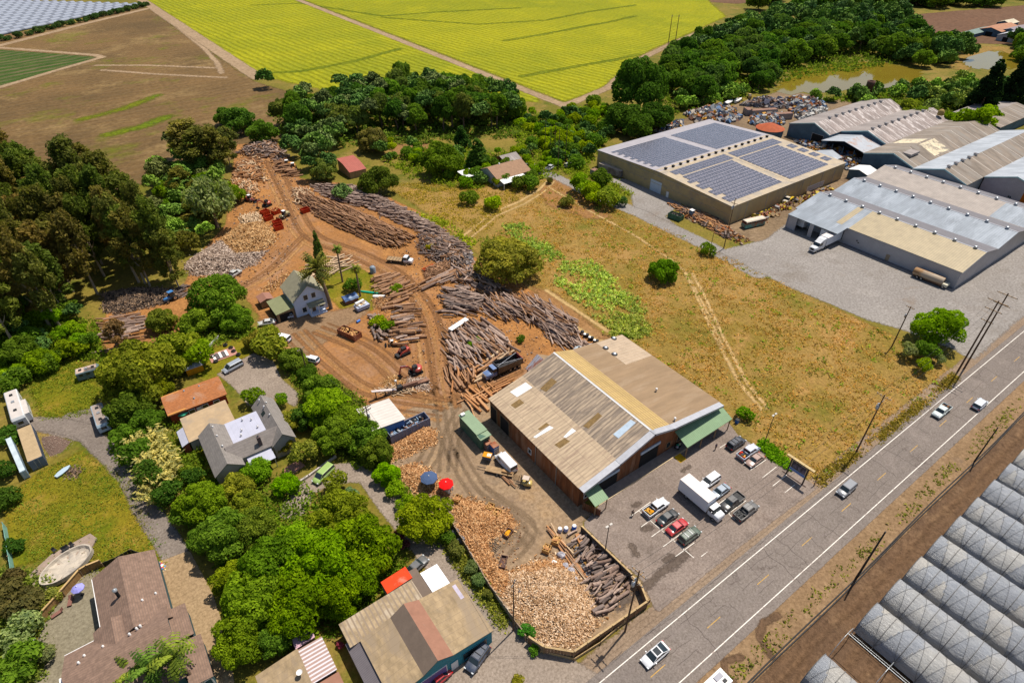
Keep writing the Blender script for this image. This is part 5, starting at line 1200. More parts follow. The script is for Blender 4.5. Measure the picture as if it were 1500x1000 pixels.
m_whw = SM('white_clapboard',(0.56,0.60,0.70),0.7,0.08,0.8)
m_olr = SM('olive_grey_roof',(0.245,0.225,0.165),0.9,0.15,1.0,bump=0.3)
hw = Building('white_house','two-storey white clapboard house with steep grey-olive gable behind the date palm',[(31.3,5.2),(35.8,8.8),(40.3,5.2)],'y',145.0,154.6,m_whw,[m_olr,m_olr],0.4,cat='house')
for a,z_ in ((33.2,1.0),(38.0,1.0),(34.2,4.6),(36.4,4.6)): hw.opening('window','-y',a,a + 1.1,z_,z_ + 1.5,glass_mat(),m_white)
for y_ in (147,151): hw.opening('window','-x',y_,y_ + 1.1,3.2,4.6,glass_mat(),m_white)
hw.opening('doorway','-y',35.8,36.8,0.3,2.4,SM('brown_door',(0.14,0.08,0.05),0.7),m_white)
hw.add('porch',lambda mb: (mb.slab([(34.6,142.9,2.9),(39.2,142.9,2.9),(39.2,145.0,3.5),(34.6,145.0,3.5)],0.1,m_olr),[mb.box(x_,x_ + 0.14,143.0,143.14,0,2.85,m_white) for x_ in (34.8,37,38.9)],mb.box(34.6,39.2,142.9,144.95,0,0.3,m_whw)))
hc = Building('house_carport','olive-roofed carport attached to the left of the white house',[(26.4,2.6),(31.2,3.2)],'y',145.6,153.4,m_timber,[SM('olive_roof',(0.185,0.19,0.115),0.85,0.1,0.8)],0.25,cat='carport')
hc.opening('doorway','-y',27.0,30.6,0,2.3,m_dark); hc.opening('doorway','-x',147,152.5,0,2.2,m_dark)
Building('garden_shed','small brown-roofed shed left of the olive carport',[(24.9,2.1),(26.7,2.7),(28.4,2.1)],'y',155.0,158.6,m_timber,[SM('brown_metal_roof',(0.24,0.13,0.10),0.7,0.1)],0.2,cat='shed')
m_brr = SM('brown_shingle_roof',(0.27,0.175,0.12),0.9,0.15,1.0,bump=0.3,grid=('Y',0.5,0.12,(0.22,0.14,0.10)))
ch_ = Building('brown_cottage','cottage with brown shingle roof and white gable at the head of the dry field',[(186.4,3.4),(193.0,6.0),(199.2,3.4)],'x',127.0,143.0,SM('pale_cottage_wall',(0.42,0.42,0.42),0.8,0.08),[m_brr,m_brr],0.4,cat='house')
for y_ in (188.5,195): ch_.opening('window','-x',y_,y_ + 1.3,1.0,2.3,glass_mat(),m_white)
ch_.add('porch',lambda mb: (mb.slab([(127.5,182.8,2.6),(139,182.8,2.6),(139,186.4,3.3),(127.5,186.4,3.3)],0.12,m_white),[mb.box(x_,x_ + 0.2,183,183.2,0,2.5,m_white) for x_ in (127.7,133,138.6)]))
ch_.add('vent_pipe',lambda mb: mb.lathe([(0.3,5.2),(0.3,6.3),(0,6.4)],m_white,8,(133,194,0)))
ct = thing('canopy_shelter','white square canopy on posts left of the brown cottage','canopy',121.7,200)
mb = MB(); mb.slab([(-2.9,-3.4,2.7),(2.9,-3.4,2.7),(2.9,3.4,3.1),(-2.9,3.4,3.1)],0.15,m_white); mb.build('roof',ct)
mb = MB(); [mb.box(a - 0.1,a + 0.1,b_ - 0.1,b_ + 0.1,0,2.7,m_timber) for a in (-2.6,2.6) for b_ in (-3.1,3.1)]; mb.build('posts',ct)
Building('old_shed','old grey-roofed shed with red end behind the brown cottage',[(200.8,2.6),(205,4.2),(208.6,2.6)],'x',141,149,SM('red_board',(0.20,0.06,0.05),0.8),[m_shedd],0.3,cat='shed')
m_rr = SM('dull_red_roof',(0.30,0.105,0.085),0.75,0.12,0.5,stripe=('X',0.7,0.2,0.3))
Building('red_roofed_shed','shed with a dull red two-step roof among the trees',[(228.5,2.7),(234.6,4.3),(240.6,4.6)],'x',83.6,90.6,m_timber,[m_rr,m_rr],0.2,cat='shed')
m_br2 = SM('brown_tile_roof',(0.185,0.128,0.10),0.9,0.3,1.6,bump=0.5,grid=('X',0.32,0.16,(0.14,0.095,0.075)))
m_br2y = SM('brown_tile_roof_across',(0.185,0.128,0.10),0.9,0.3,1.6,bump=0.5,grid=('Y',0.32,0.16,(0.14,0.095,0.075)))
m_tealw = SM('dark_teal_wall',(0.045,0.085,0.095),0.8,0.1)
hb = list(house([([(-23.6,4.0),(-19.3,6.0),(-14.8,4.0)],'y',71.0,85.0,m_tealw,[m_br2,m_br2],0.35),
        ([(60.3,4.0),(68.4,6.4),(73.0,4.3)],'x',-28.4,-15.2,m_tealw,[m_br2y,m_br2y],0.35),
        ([(-24.6,4.6),(-21.9,5.9),(-18.9,4.6)],'y',69.6,74.2,m_tealw,[m_br2,m_br2],0.25),
        ([(-15.2,3.6),(-12.8,3.3)],'y',66.6,72.2,m_tealw,[m_br2],0.25),
        ([(-20.6,4.4),(-19.1,5.5),(-17.6,4.4)],'y',59.8,64.6,m_tealw,[m_br2,m_br2],0.2),
        ([(-16.9,4.4),(-15.6,5.3),(-14.4,4.4)],'y',60.6,65.0,m_tealw,[m_br2,m_br2],0.2),
        ([(-14.6,3.6),(-12.0,3.2)],'y',58.4,65.6,m_tealw,[m_br2],0.25)],'brown_house','large brown-tiled house with crossing gables beside the patio'))
A6 = hb[0]
A6.add('eave_trim',lambda mb: (mb.box(-24.05,-23.95,74.8,85.3,3.6,3.95,m_white),mb.box(-28.8,-24.7,73.32,73.42,3.95,4.3,m_white),mb.box(-18.8,-15.2,73.32,73.42,3.95,4.3,m_white)))
A6.add('chimney_pipe',lambda mb: (mb.tube((-20.4,77.8,5.0),(-20.4,77.8,7.3),0.24,m_black,10),mb.lathe([(0.36,7.3),(0.36,7.6),(0,7.8)],m_steel,10,(-20.4,77.8,0))))
for x_,y_,z_ in ((-17.6,75.2,5.2),(-15.8,75.9,4.4),(-20,69.8,6.0),(-19,70.2,5.9),(-18.5,70.4,5.8),(-23.6,70.5,5.4),(-26,70.6,5.4),(-26.6,69.4,6.1)):
 A6.add('vent_pipe',lambda mb: mb.lathe([(0.17,z_ - 0.1),(0.17,z_ + 0.45),(0,z_ + 0.55)],m_white,8,(x_,y_,0)))
for y_ in (76,80,82.5): A6.opening('window','-x',y_,y_ + 1.4,0.9,2.3,glass_mat(),m_white,at=-23.6)
A6.add('white_dormer',lambda mb: (mb.box(-29.4,-27.9,66.8,69.2,3.2,5.4,m_white),mb.box(-28.9,-28.4,67.6,68.2,5.4,5.6,m_black)))
A6.add('porch',lambda mb: [mb.box(x_,x_ + 0.16,58.2,58.36,0,3.2,m_white) for x_ in (-14.4,-13.2,-12.2)] + [mb.box(-14.6,-12,58.2,58.3,3.0,3.25,m_white)])
m_tanr = SM('tan_rolled_roof',(0.275,0.21,0.14),0.9,0.34,0.9,stretch=(1,0.5,1),grid=('Y',1.15,0.05,(0.22,0.16,0.10)),col2=(0.255,0.19,0.125),amt2=0.6)
m_tanr2 = SM('ribbed_tan_roof',(0.29,0.225,0.155),0.85,0.34,0.8,grid=('X',0.75,0.35,(0.24,0.18,0.125)),col2=(0.40,0.32,0.23))
m_dkb = SM('dark_brown_roof',(0.135,0.105,0.085),0.9,0.12,0.8,bump=0.3)
m_rdb = SM('red_brown_roof',(0.24,0.135,0.10),0.9,0.12,0.8,bump=0.3,col2=(0.30,0.19,0.15),amt2=0.2)
m_teal2 = SM('teal_shopfront',(0.06,0.20,0.24),0.7,0.12,0.8)
hd = list(house([([(7.9,3.7),(12.9,4.55),(15.4,6.0),(17.9,4.6),(24.8,3.7)],'y',39.9,50.1,m_teal2,[m_tanr,m_dkb,m_rdb,m_tanr],0.2),
        ([(6.2,3.3),(18.7,3.5)],'y',50.4,54.6,m_housew,[m_tanr2],0.12),
        ([(5.8,2.6),(7.75,3.3)],'y',39.0,51.5,m_housew,[SM('slate_metal_roof',(0.135,0.12,0.125),0.7,0.12,stripe=('Y',0.3,0.3,0.3))],0.1)],'tan_workshop','tan flat-roofed workshop with a raised brown ridge and teal shopfront'))
A7 = hd[0]
A7.opening('shop_window','-y',19.5,23.8,0.7,2.6,glass_mat(),m_teal2,at=39.9)
A7.opening('doorway','-y',17.4,18.6,0,2.3,m_white,m_teal2,at=39.9)
A7.opening('shop_window','-y',12.5,16.6,0.6,2.9,SM('purple_panel',(0.14,0.10,0.24),0.6),m_white,at=39.9)
A7.add('roof_hatch',lambda mb: mb.box(22.9,24.2,46.8,49.6,3.7,4.0,SM('lilac_unit',(0.42,0.38,0.44),0.6)))
Building('red_roofed_annex','flat annex with a bright red roof patch behind the tan workshop',[(14.6,3.2),(19.1,3.5)],'y',55.0,57.4,m_housew,[SM('bright_red_roof',(0.55,0.075,0.035),0.7,0.12,0.8,col2=(0.58,0.16,0.10),amt2=0.3)],0.05,cat='shed')
Building('grey_annex','dark grey lean-to roof between the red roof and the white roof',[(18.9,3.3),(20.5,3.2)],'y',50.5,56.4,m_housew,[m_dkb],0.05,cat='shed')
Building('white_roofed_shed','shed with a dazzling white roof behind the tan workshop',[(20.7,3.3),(23.7,3.1)],'y',50.3,54.9,SM('purple_wall',(0.15,0.11,0.25),0.7),[SM('bright_white_roof',(0.80,0.79,0.80),0.5,0.03)],0.1,cat='shed')
he = Building('tan_bungalow','small tan-roofed bungalow at the bottom edge beside the striped patio roof',[(-6.6,3.1),(-0.7,3.6)],'y',44.0,54.4,m_housew,[m_tanr],0.25,cat='house')
he.add('satellite_dish',lambda mb: (mb.lathe([(0.0,4.5),(0.3,4.56),(0.45,4.7)],m_white,12,(-1.4,50.6,0)),mb.tube((-1.4,50.6,3.7),(-1.4,50.6,4.5),0.04,m_steel,6)))
Building('patio_roof','patio cover roofed in alternating white and brown sheets',[(-0.5,3.0),(3.1,2.8)],'y',48.9,54.6,m_timber,[SM('striped_sheet',(0.30,0.215,0.19),0.6,0.15,1.0,grid=('Y',0.62,0.42,(0.55,0.50,0.52)))],0.15,cat='canopy')
Building('red_brown_porch','low red-brown porch roof at the bottom edge before the patio cover',[(0.2,2.7),(3.2,2.5)],'y',45.5,48.4,m_timber,[m_rdb],0.1,cat='shed')
Building('pink_shed','small pinkish shed behind the striped patio cover',[(-0.6,2.2),(2.3,2.4)],'y',55.6,57.2,m_timber,[SM('pink_sheet',(0.50,0.34,0.38),0.7,0.1)],0.1,cat='shed')
# ------------------------------------------------------------------ timber: logs,beams,firewood
def log_mat(name,a,b,c):
 m,nt,bs,out = new_mat(name)
 t = n_attr(nt,'tint').outputs['Fac']; oi = nt.nodes.new('ShaderNodeObjectInfo').outputs['Random']
 k = n_math(nt,'FRACT',n_math(nt,'ADD',t,n_math(nt,'MULTIPLY',oi,0.999)))
 n = n_noise(nt,n_map(nt,n_pos(nt),(2,2,2)),1.5,4,0.7)
 c1 = n_mix(nt,k,a,b)
 setin(nt,bs,'Base Color',n_mix(nt,n_range(nt,n,0.45,0.7,0,0.7),c1,c))
 bs.inputs['Roughness'].default_value = 0.95; bs.inputs['Specular IOR Level'].default_value = 0.1
 return m
BARKS = {'brown': log_mat('brown_log_bark',(0.20,0.10,0.05),(0.42,0.24,0.135),(0.11,0.06,0.04)),
        'grey': log_mat('grey_log_bark',(0.18,0.115,0.085),(0.46,0.335,0.265),(0.10,0.065,0.055)),
        'dark': log_mat('dark_log_bark',(0.10,0.075,0.065),(0.22,0.165,0.14),(0.06,0.045,0.04)),
        'orange': log_mat('fresh_redwood',(0.38,0.17,0.065),(0.50,0.27,0.13),(0.27,0.12,0.055)),
        'tan': log_mat('pale_wood',(0.44,0.30,0.18),(0.56,0.41,0.26),(0.33,0.21,0.13))}
ENDM = {'brown': SM('brown_log_end',(0.42,0.25,0.12),0.9,0.35,3),'grey': SM('grey_log_end',(0.38,0.30,0.24),0.9,0.3,3),'dark': SM('dark_log_end',(0.27,0.19,0.14),0.9,0.3,3),'orange': SM('fresh_log_end',(0.50,0.29,0.13),0.9,0.25,3),'tan': SM('pale_log_end',(0.52,0.37,0.22),0.9,0.25,3)}
def cyl(n=9,taper=0.8,bend=0.5):
 v = []
 for k,x in enumerate((-0.5,-0.1,0.25,0.5)):
  r = 1 - (1 - taper) * k / 3; o = bend * (0,.8,1,.2)[k]
  v += [(x + 0.015 * math.sin(3 * i),o + r * (1 + .08 * math.sin(2.6 * i + k)) * math.cos(2 * math.pi * i / n),.3 * o + r * math.sin(2 * math.pi * i / n)) for i in range(n)]
 f = [(q * n + i,q * n + n + i,q * n + n + (i + 1) % n,q * n + (i + 1) % n) for q in range(3) for i in range(n)] + [tuple(range(n)),tuple(range(4 * n - 1,3 * n - 1,-1))]
 return v,f,[0] * 3 * n + [1,1]
BEAM = ([(-0.5,-1,-1),(-0.5,1,-1),(-0.5,1,1),(-0.5,-1,1),(0.5,-1,-1),(0.5,1,-1),(0.5,1,1),(0.5,-1,1)],[(0,3,2,1),(4,5,6,7),(0,1,5,4),(1,2,6,5),(2,3,7,6),(3,0,4,7)],[1,1,0,0,0,0])
LOGV = [cyl(9,.84,.1),cyl(9,.7,.7),cyl(9,.78,-.5)]
LOGS = []          # (x,y,z,yaw,pitch,length,radius,kind,shape,label,group)
def pile(poly_px,d,L,r,kind,hmax,label,group,seed,jit=6,slope=0.7,dens=1.0,shape='log',kinds=None,Lv=0.25,fill=True):
 poly = gps(poly_px); rs = random.Random(seed)
 c = (sum(p[0] for p in poly_px) / len(poly_px),sum(p[1] for p in poly_px) / len(poly_px))
 a,b = gp(*c),gp(c[0] + d[0] * 8,c[1] + d[1] * 8); th = math.atan2(b[1] - a[1],b[0] - a[0]); ct,st = math.cos(th),math.sin(th)
 uv = [((x - a[0]) * ct + (y - a[1]) * st,-(x - a[0]) * st + (y - a[1]) * ct) for x,y in poly]
 v = min(p[1] for p in uv); v1 = max(p[1] for p in uv); u0,u1 = min(p[0] for p in uv),max(p[0] for p in uv)
 P = []
 sv = r * 1.75 / dens
 while v < v1:
  u = u0 + rs.uniform(-0.5,0.5) * L
  while u < u1 + L / 2:
   P.append((a[0] + u * ct - v * st,a[1] + u * st + v * ct)); u += L * rs.uniform(0.85,1.15)
  v += sv
 P = np.array(P); D = poly_sdf(P,poly)
 for (x,y),dd in zip(P,D):
  if dd < 0.0: continue
  h = min(hmax,dd * slope) ; k = rs.choice(kinds) if kinds else kind
  for layer in range(1 + (h > 4 * r) + (h > 9 * r)):
   z = r + max(0,h - layer * 2 * r) * (rs.uniform(0.75,1.0) if layer == 0 else rs.uniform(0.5,1.0))
   LOGS.append((x + rs.uniform(-1,1) * r,y + rs.uniform(-1,1) * r,z,th + rad(rs.gauss(0,jit)) + (math.pi if rs.random() < 0.5 else 0),rs.gauss(0,0.05 + 0.05 * (jit > 10)),L * rs.uniform(1 - 1.5 * Lv,1 + Lv * 0.6),r * rs.choice((0.55,0.75,0.9,1.0,1.15,1.5)),k,shape,label,group))
pile([(455,272),(532,276),(580,300),(640,332),(690,366),(682,380),(655,368),(600,335),(545,308),(480,292)],(1,.12),3.4,.25,'grey',3.0,'weathered grey log in the long top row of the stack beside the dry field','grey logs on the long stack',1,14)
pile([(432,285),(470,292),(520,308),(572,332),(606,346),(600,360),(566,364),(520,346),(470,322),(440,300)],(1,.5),4.2,.27,'brown',2.8,'brown log in the big stack along the haul track','brown logs on the big stack',2,6,0.8)
pile([(505,322),(540,340),(560,352),(548,356),(515,342)],(1,.5),7,.2,'brown',0.8,'long thin brown pole at the foot of the big stack','poles at the foot of the stack',3,5)
pile([(612,345),(672,352),(690,385),(688,412),(660,400),(640,385),(615,372)],(1,.5),3.0,.2,'dark',2.6,'dark weathered log in the tangle at the end of the long stack','dark tangle of logs',4,40,kinds=['dark','grey','dark','brown'])
pile([(620,395),(660,380),(668,402),(640,412),(622,410)],(1,-.2),1.6,.16,'brown',1.6,'rusty brown billet behind the flatbed truck','rusty billets',5,40)
pile([(625,412),(650,398),(692,388),(700,395),(660,415),(622,426)],(1,-.42),8,.28,'brown',0.9,'long brown log lying beside the bend of the haul track','long logs at the bend',6,5,kinds=['brown','brown','grey'])
pile([(655,400),(700,395),(740,425),(725,440),(700,425),(668,418)],(1,.6),4,.25,'dark',1.8,'dark log in the heap at the bend below the olive tree','dark logs below the olive tree',7,30,kinds=['dark','grey','brown'])
pile([(549,404),(575,403),(602,425),(602,438),(575,448),(556,430)],(1,-.38),5.2,.36,'brown',1.4,'thick brown log in the pile across the track from the flatbed truck','thick brown logs by the house lawn',8,7)
pile([(572,452),(607,446),(612,478),(612,505),(584,508),(575,490),(582,470)],(1,-.1),4.6,.38,'brown',1.5,'thick brown log in the pile right above the red skid loader','thick logs above the skid loader',9,9,kinds=['brown','grey','brown'])
pile([(540,465),(556,462),(575,485),(572,505),(548,498)],(.6,.7),2.6,.32,'dark',1.2,'short dark log at the weedy end of the middle pile','short logs in the weeds',10,30,kinds=['dark','grey'])
pile([(648,425),(680,420),(712,440),(700,462),(650,466)],(1,.12),4.0,.30,'grey',1.6,'grey log in the jumble right of the haul track fork','grey logs at the fork',11,16,kinds=['grey','grey','dark'])
pile([(705,440),(745,434),(795,440),(842,468),(852,502),(832,508),(795,482),(765,470),(715,468)],(1,.75),7.5,.2,'grey',1.8,'long thin grey pole on the large pile beside the bare field edge','long grey poles by the field edge',12,14,dens=1.1,kinds=['grey','grey','brown'])
pile([(785,468),(830,480),(880,520),(868,528),(830,512),(790,490)],(1,.8),7,.17,'grey',1.3,'thin grey pole in the pile behind the tin shed','thin poles behind the tin shed',13,12,dens=1.1)
pile([(650,492),(690,470),(712,478),(752,508),(752,520),(715,535),(680,545),(655,545)],(.85,.75),5.5,.27,'grey',1.6,'weathered grey log in the pile left of the black dump truck','grey logs left of the dump truck',14,10,kinds=['grey','grey','brown'])
pile([(698,480),(712,472),(755,508),(748,520)],(.85,.62),10,.4,'grey',0.9,'very long thick grey log on top of the pile left of the dump truck','longest grey logs',15,4)
pile([(652,545),(690,535),(705,556),(680,572),(655,565)],(.35,.9),5.0,.24,'orange',0.9,'orange-brown log at the track junction in front of the dump truck','orange logs at the junction',16,9,kinds=['orange','brown','brown'])
pile([(690,548),(720,520),(752,512),(745,530),(712,555)],(1,-.55),6,.33,'brown',1.0,'thick brown log beside the dump truck','thick logs beside the dump truck',17,6,kinds=['brown','orange','tan'])
pile([(668,596),(700,578),(728,568),(745,572),(715,590),(700,612),(688,608)],(.75,.8),6.0,.2,'orange',0.7,'orange squared beam on the ground left of the barn','orange beams left of the barn',18,6,shape='beam',dens=0.55)
pile([(672,592),(700,575),(745,556),(755,560),(700,590)],(1,-.45),7.0,.22,'orange',0.5,'long orange beam along the back of the barn','long orange beams at the barn',19,4,shape='beam',dens=0.6)
pile([(345,225),(372,215),(402,210),(420,225),(428,250),(415,252),(400,232),(370,232)],(1,.2),3.0,.28,'dark',2.6,'grey log in the pile ringing the head of the yard','logs ringing the yard head',20,50,kinds=['dark','grey','brown'])
pile([(348,240),(382,232),(388,255),(392,268),(365,268),(342,262)],(1,.4),3.4,.26,'tan',2.0,'pale cut log in the jumble at the head of the yard','pale logs at the yard head',21,50,kinds=['tan','orange','brown'])
pile([(338,262),(378,268),(380,280),(372,290),(345,278)],(.4,1),2.6,.2,'tan',1.4,'short pale pole stacked above the red loaders','short poles above the red loaders',22,14,kinds=['tan','orange'])
pile([(400,235),(420,238),(438,255),(440,262),(420,258),(405,248)],(1,-.15),4,.28,'brown',1.6,'brown log stacked behind the yellow loaders','logs behind the yellow loaders',23,10)
pile([(428,278),(452,276),(462,290),(450,300),(432,298)],(.6,.7),3.6,.2,'tan',0.9,'pale log dropped at the start of the big stack','pale logs at the stack start',24,30,kinds=['tan','brown'])
pile([(350,318),(382,312),(386,328),(366,332),(352,330)],(.5,1),2.4,.16,'tan',1.0,'pale pole leaning at the top of the firewood heap','pale poles over the firewood',25,16)
pile([(152,468),(190,462),(218,472),(214,488),(205,500),(178,520),(155,522)],(1,-.16),6.0,.32,'grey',1.0,'grey log in the rows under the gum trees','grey logs under the gums',26,7,kinds=['grey','grey','brown'])
pile([(258,424),(272,418),(278,432),(265,440)],(1,-.3),3,.2,'dark',0.8,'dark log by the blue tractor','dark logs by the tractor',27,25)
pile([(385,412),(415,405),(425,418),(400,424)],(.25,1),5.5,.14,'brown',0.3,'long pole drying on the sawdust above the white house','poles on the sawdust',28,5,dens=0.35)
pile([(445,392),(500,375),(525,388),(470,412)],(1,-.35),6.5,.2,'tan',0.5,'pale sawn slab on the ground behind the palms','pale slabs behind the palms',29,22,dens=0.6,shape='beam')
pile([(833,782),(850,776),(868,790),(893,812),(922,850),(924,862),(902,888),(884,908),(872,905),(866,880),(856,850),(842,818)],(1,-.62),2.5,.27,'grey',1.3,'grey cut log stacked in the fenced wood lot by the road','grey logs in the wood lot',30,12,kinds=['grey','grey','grey','dark'],dens=0.85)
pile([(890,878),(912,858),(922,866),(900,888)],(1,-.68),5.0,.3,'grey',0.8,'long grey log at the road corner of the wood lot','long logs at the wood lot corner',31,3)
pile([(803,782),(812,776),(835,805),(852,835),(846,842),(826,815)],(.62,.85),6.0,.13,'orange',1.2,'long orange plank in the rack at the head of the wood lot','planks in the rack',32,3,shape='beam',kinds=['orange','tan','brown'])
pile([(838,782),(846,778),(856,798),(850,802)],(.5,.9),3.0,.4,'orange',0.8,'wide orange slab leaning at the head of the wood lot','wide orange slabs',33,3,shape='beam')
pile([(724,690),(733,690),(758,712),(752,718)],(.75,.75),5.5,.12,'brown',0.8,'long brown board on the trailer beside the white van','boards by the white van',34,3,shape='beam')
pile([(548,572),(572,562),(600,566),(612,576),(570,582)],(1,.3),1.6,.12,'tan',0.5,'short pale offcut by the sawmill','offcuts by the sawmill',35,50,dens=0.5)
pile([(975,298),(1010,306),(1050,318),(1075,345),(1066,352),(1030,332)],(1,.45),3.2,.14,'brown',0.9,'rusty brown scrap timber along the tan warehouse wall','scrap timber at the tan warehouse',36,30,shape='beam',kinds=['brown','dark','orange'],dens=0.7)
LOGS.sort(key=lambda a: -(a[5] * a[6]) / mpp(a[0],a[1]) ** 2)
def lmat(a):
 cy,sy,cp,sp = math.cos(a[3]),math.sin(a[3]),math.cos(a[4]),math.sin(a[4])
 R = np.array([[cy * cp,-sy,-cy * sp],[sy * cp,cy,-sy * sp],[sp,0,cp]])
 return R @ np.diag([a[5],a[6],a[6]])
_PROTO = {}
for a in LOGS[:296]:
 key = (a[7],a[8],int(a[5] * 97) % 3)
 if key not in _PROTO:
  tv,tf,fm = LOGV[key[2]] if a[8] == 'log' else BEAM
  _PROTO[key] = inst_mesh('log',tv,tf,np.eye(3)[None],np.zeros((1,3)),[BARKS[a[7]],ENDM[a[7]]],fm,np.zeros(1))
 o = link_mesh('log' if a[8] == 'log' else 'timber_beam',_PROTO[key])
 o.location = a[:3]; o.rotation_euler = (0,-a[4],a[3]); o.scale = (a[5],a[6],a[6])
 tag(o,a[9],'log' if a[8] == 'log' else 'beam',a[10])
rest = LOGS[296:]
mats = [m for k in BARKS for m in (BARKS[k],ENDM[k])]; kk = list(BARKS)
V,Lp,Tt,Mi,Ti = [],[],[],[],[]; base = 0
for shape in ('log','beam'):
 sub = [a for a in rest if a[8] == shape]
 tv,tf,fm = cyl(7) if shape == 'log' else BEAM
 tv = np.array(tv); M = np.array([lmat(a) for a in sub]); T_ = np.array([a[:3] for a in sub]); N = len(sub); k = len(tv)
 V.append((np.einsum('nij,kj->nki',M,tv) + T_[:,None]).reshape(-1,3))
 Lp.append((np.concatenate([np.array(f) for f in tf])[None] + (np.arange(N) * k)[:,None]).ravel() + base); Tt.append(np.tile([len(f) for f in tf],N))
 Mi.append((np.array([kk.index(a[7]) * 2 for a in sub])[:,None] + np.array(fm)[None]).ravel()); Ti.append(np.repeat(NP.rand(N),len(tf))); base += N * k
me = np_mesh('stacked_logs',np.concatenate(V),np.concatenate(Lp),np.concatenate(Tt),mats,np.concatenate(Mi),np.concatenate(Ti))
tag(link_mesh('stacked_logs',me),kind='stuff')
WEDGE = ([(-0.5,-0.5,-0.35),(-0.5,0.5,-0.35),(-0.5,0.0,0.45),(0.5,-0.5,-0.35),(0.5,0.5,-0.35),(0.5,0.0,0.45)],[(0,2,1),(3,4,5),(0,1,4,3),(1,2,5,4),(2,0,3,5)],None)
def rand_rot(n,rs,flat=0.5):
 a = rs.uniform(0,6.283,n); t = rs.normal(0,flat,n); s = rs.uniform(0,6.283,n)
 Z = np.stack([np.stack([np.cos(a),-np.sin(a),0 * a],1),np.stack([np.sin(a),np.cos(a),0 * a],1),np.stack([0 * a,0 * a,1 + 0 * a],1)],1)
 Y = np.stack([np.stack([np.cos(t),0 * t,np.sin(t)],1),np.stack([0 * t,1 + 0 * t,0 * t],1),np.stack([-np.sin(t),0 * t,np.cos(t)],1)],1)
 X = np.stack([np.stack([1 + 0 * s,0 * s,0 * s],1),np.stack([0 * s,np.cos(s),-np.sin(s)],1),np.stack([0 * s,np.sin(s),np.cos(s)],1)],1)
 return Z @ Y @ X
def wood_mat(name,a,b,c):
 m,nt,bs,out = new_mat(name); t = n_attr(nt,'tint').outputs['Fac']
 r = nt.nodes.new('ShaderNodeValToRGB'); nt.links.new(t,r.inputs[0]); e = r.color_ramp.elements
 e[0].color = (*a,1); e[1].color = (*c,1); e.new(0.5).color = (*b,1)
 nt.links.new(r.outputs[0],bs.inputs['Base Color']); bs.inputs['Roughness'].default_value = 0.95; bs.inputs['Specular IOR Level'].default_value = 0.1
 return m
FW = {'orange': wood_mat('orange_firewood',(0.10,0.045,0.02),(0.42,0.20,0.075),(0.64,0.40,0.20)),'pale': wood_mat('pale_firewood',(0.10,0.055,0.03),(0.46,0.27,0.13),(0.72,0.55,0.38)),'grey': wood_mat('grey_firewood',(0.13,0.085,0.065),(0.36,0.26,0.19),(0.58,0.46,0.37)),
        'amber': wood_mat('amber_firewood',(0.30,0.15,0.05),(0.48,0.27,0.11),(0.60,0.40,0.20)),'dark': wood_mat('dark_firewood',(0.045,0.035,0.03),(0.12,0.085,0.065),(0.34,0.22,0.13))}
def heap(name,poly_px,n,size,hmax,slope,mat,seed,lump=0.25):
 """Loose split firewood over a mound; one uncountable mass."""
 poly = gps(poly_px); rs = np.random.RandomState(seed); xs = [p[0] for p in poly]; ys = [p[1] for p in poly]
 def hf(P):
  d = poly_sdf(P,poly); h = np.clip(d,0,None) * slope
  h = hmax * (1 - np.exp(-h / hmax)); return np.where(d > 0,h * (1 + lump * np.sin(P[:,0] * 0.9 + seed) * np.sin(P[:,1] * 1.1)),d * 0.3)
 st = 0.5; X,Y = np.meshgrid(np.arange(min(xs) - 1,max(xs) + 1,st),np.arange(min(ys) - 1,max(ys) + 1,st),indexing='ij'); nx,ny = X.shape
 G = np.column_stack([X.ravel(),Y.ravel()]); Zg = hf(G) - size * 0.5
 I,J = np.meshgrid(np.arange(nx - 1),np.arange(ny - 1),indexing='ij'); q = np.stack([I * ny + J,(I + 1) * ny + J,(I + 1) * ny + J + 1,I * ny + J + 1],-1).reshape(-1,4)
 dg = poly_sdf(G,poly); q = q[dg[q].max(1) > 0]
 P = np.column_stack([rs.uniform(min(xs) - 1,max(xs) + 1,n * 5),rs.uniform(min(ys) - 1,max(ys) + 1,n * 5)]); d = poly_sdf(P,poly)
 P = P[d > -rs.exponential(0.35,len(P))][:n]; n = len(P)
 z = np.clip(hf(P),0,None) + rs.uniform(-0.1,0.35,n) * size
 L = size * rs.uniform(0.75,1.45,n); w = size * 0.45 * rs.uniform(0.6,1.35,n)
 M = rand_rot(n,rs,0.55) * np.stack([L,w,w],1)[:,None,:]
 tv = np.array(WEDGE[0]); k = len(tv)
 V = (np.einsum('nij,kj->nki',M,tv) + np.column_stack([P,z + 0.05])[:,None]).reshape(-1,3)
 tl = np.concatenate([np.array(f) for f in WEDGE[1]]); loops = (tl[None] + (np.arange(n) * k)[:,None]).ravel() + len(G)
 V = np.concatenate([np.column_stack([G,Zg]),V]); loops = np.concatenate([q.ravel(),loops]); tot = np.concatenate([np.full(len(q),4),np.tile([len(f) for f in WEDGE[1]],n)])
 tint = np.concatenate([np.full(len(q),0.0),np.repeat(0.12 + 0.88 * rs.rand(n) ** 0.8,len(WEDGE[1]))])  # mound takes the darkest tint, painting shadowed gaps between pieces
 return tag(link_mesh(name,np_mesh(name,V,loops,tot,[FW[mat]],None,tint)),kind='stuff')
heap('firewood',[(672,732),(700,738),(742,752),(752,770),(735,780),(716,786),(712,800),(722,822),(738,840),(752,848),(742,868),(726,858),(700,818),(676,780),(666,750)],6500,0.46,2.0,0.55,'orange',1)
heap('firewood',[(745,842),(790,826),(815,822),(842,838),(858,862),(870,895),(872,915),(838,944),(800,942),(775,918),(752,890),(738,866)],9500,0.44,2.7,0.5,'pale',2)
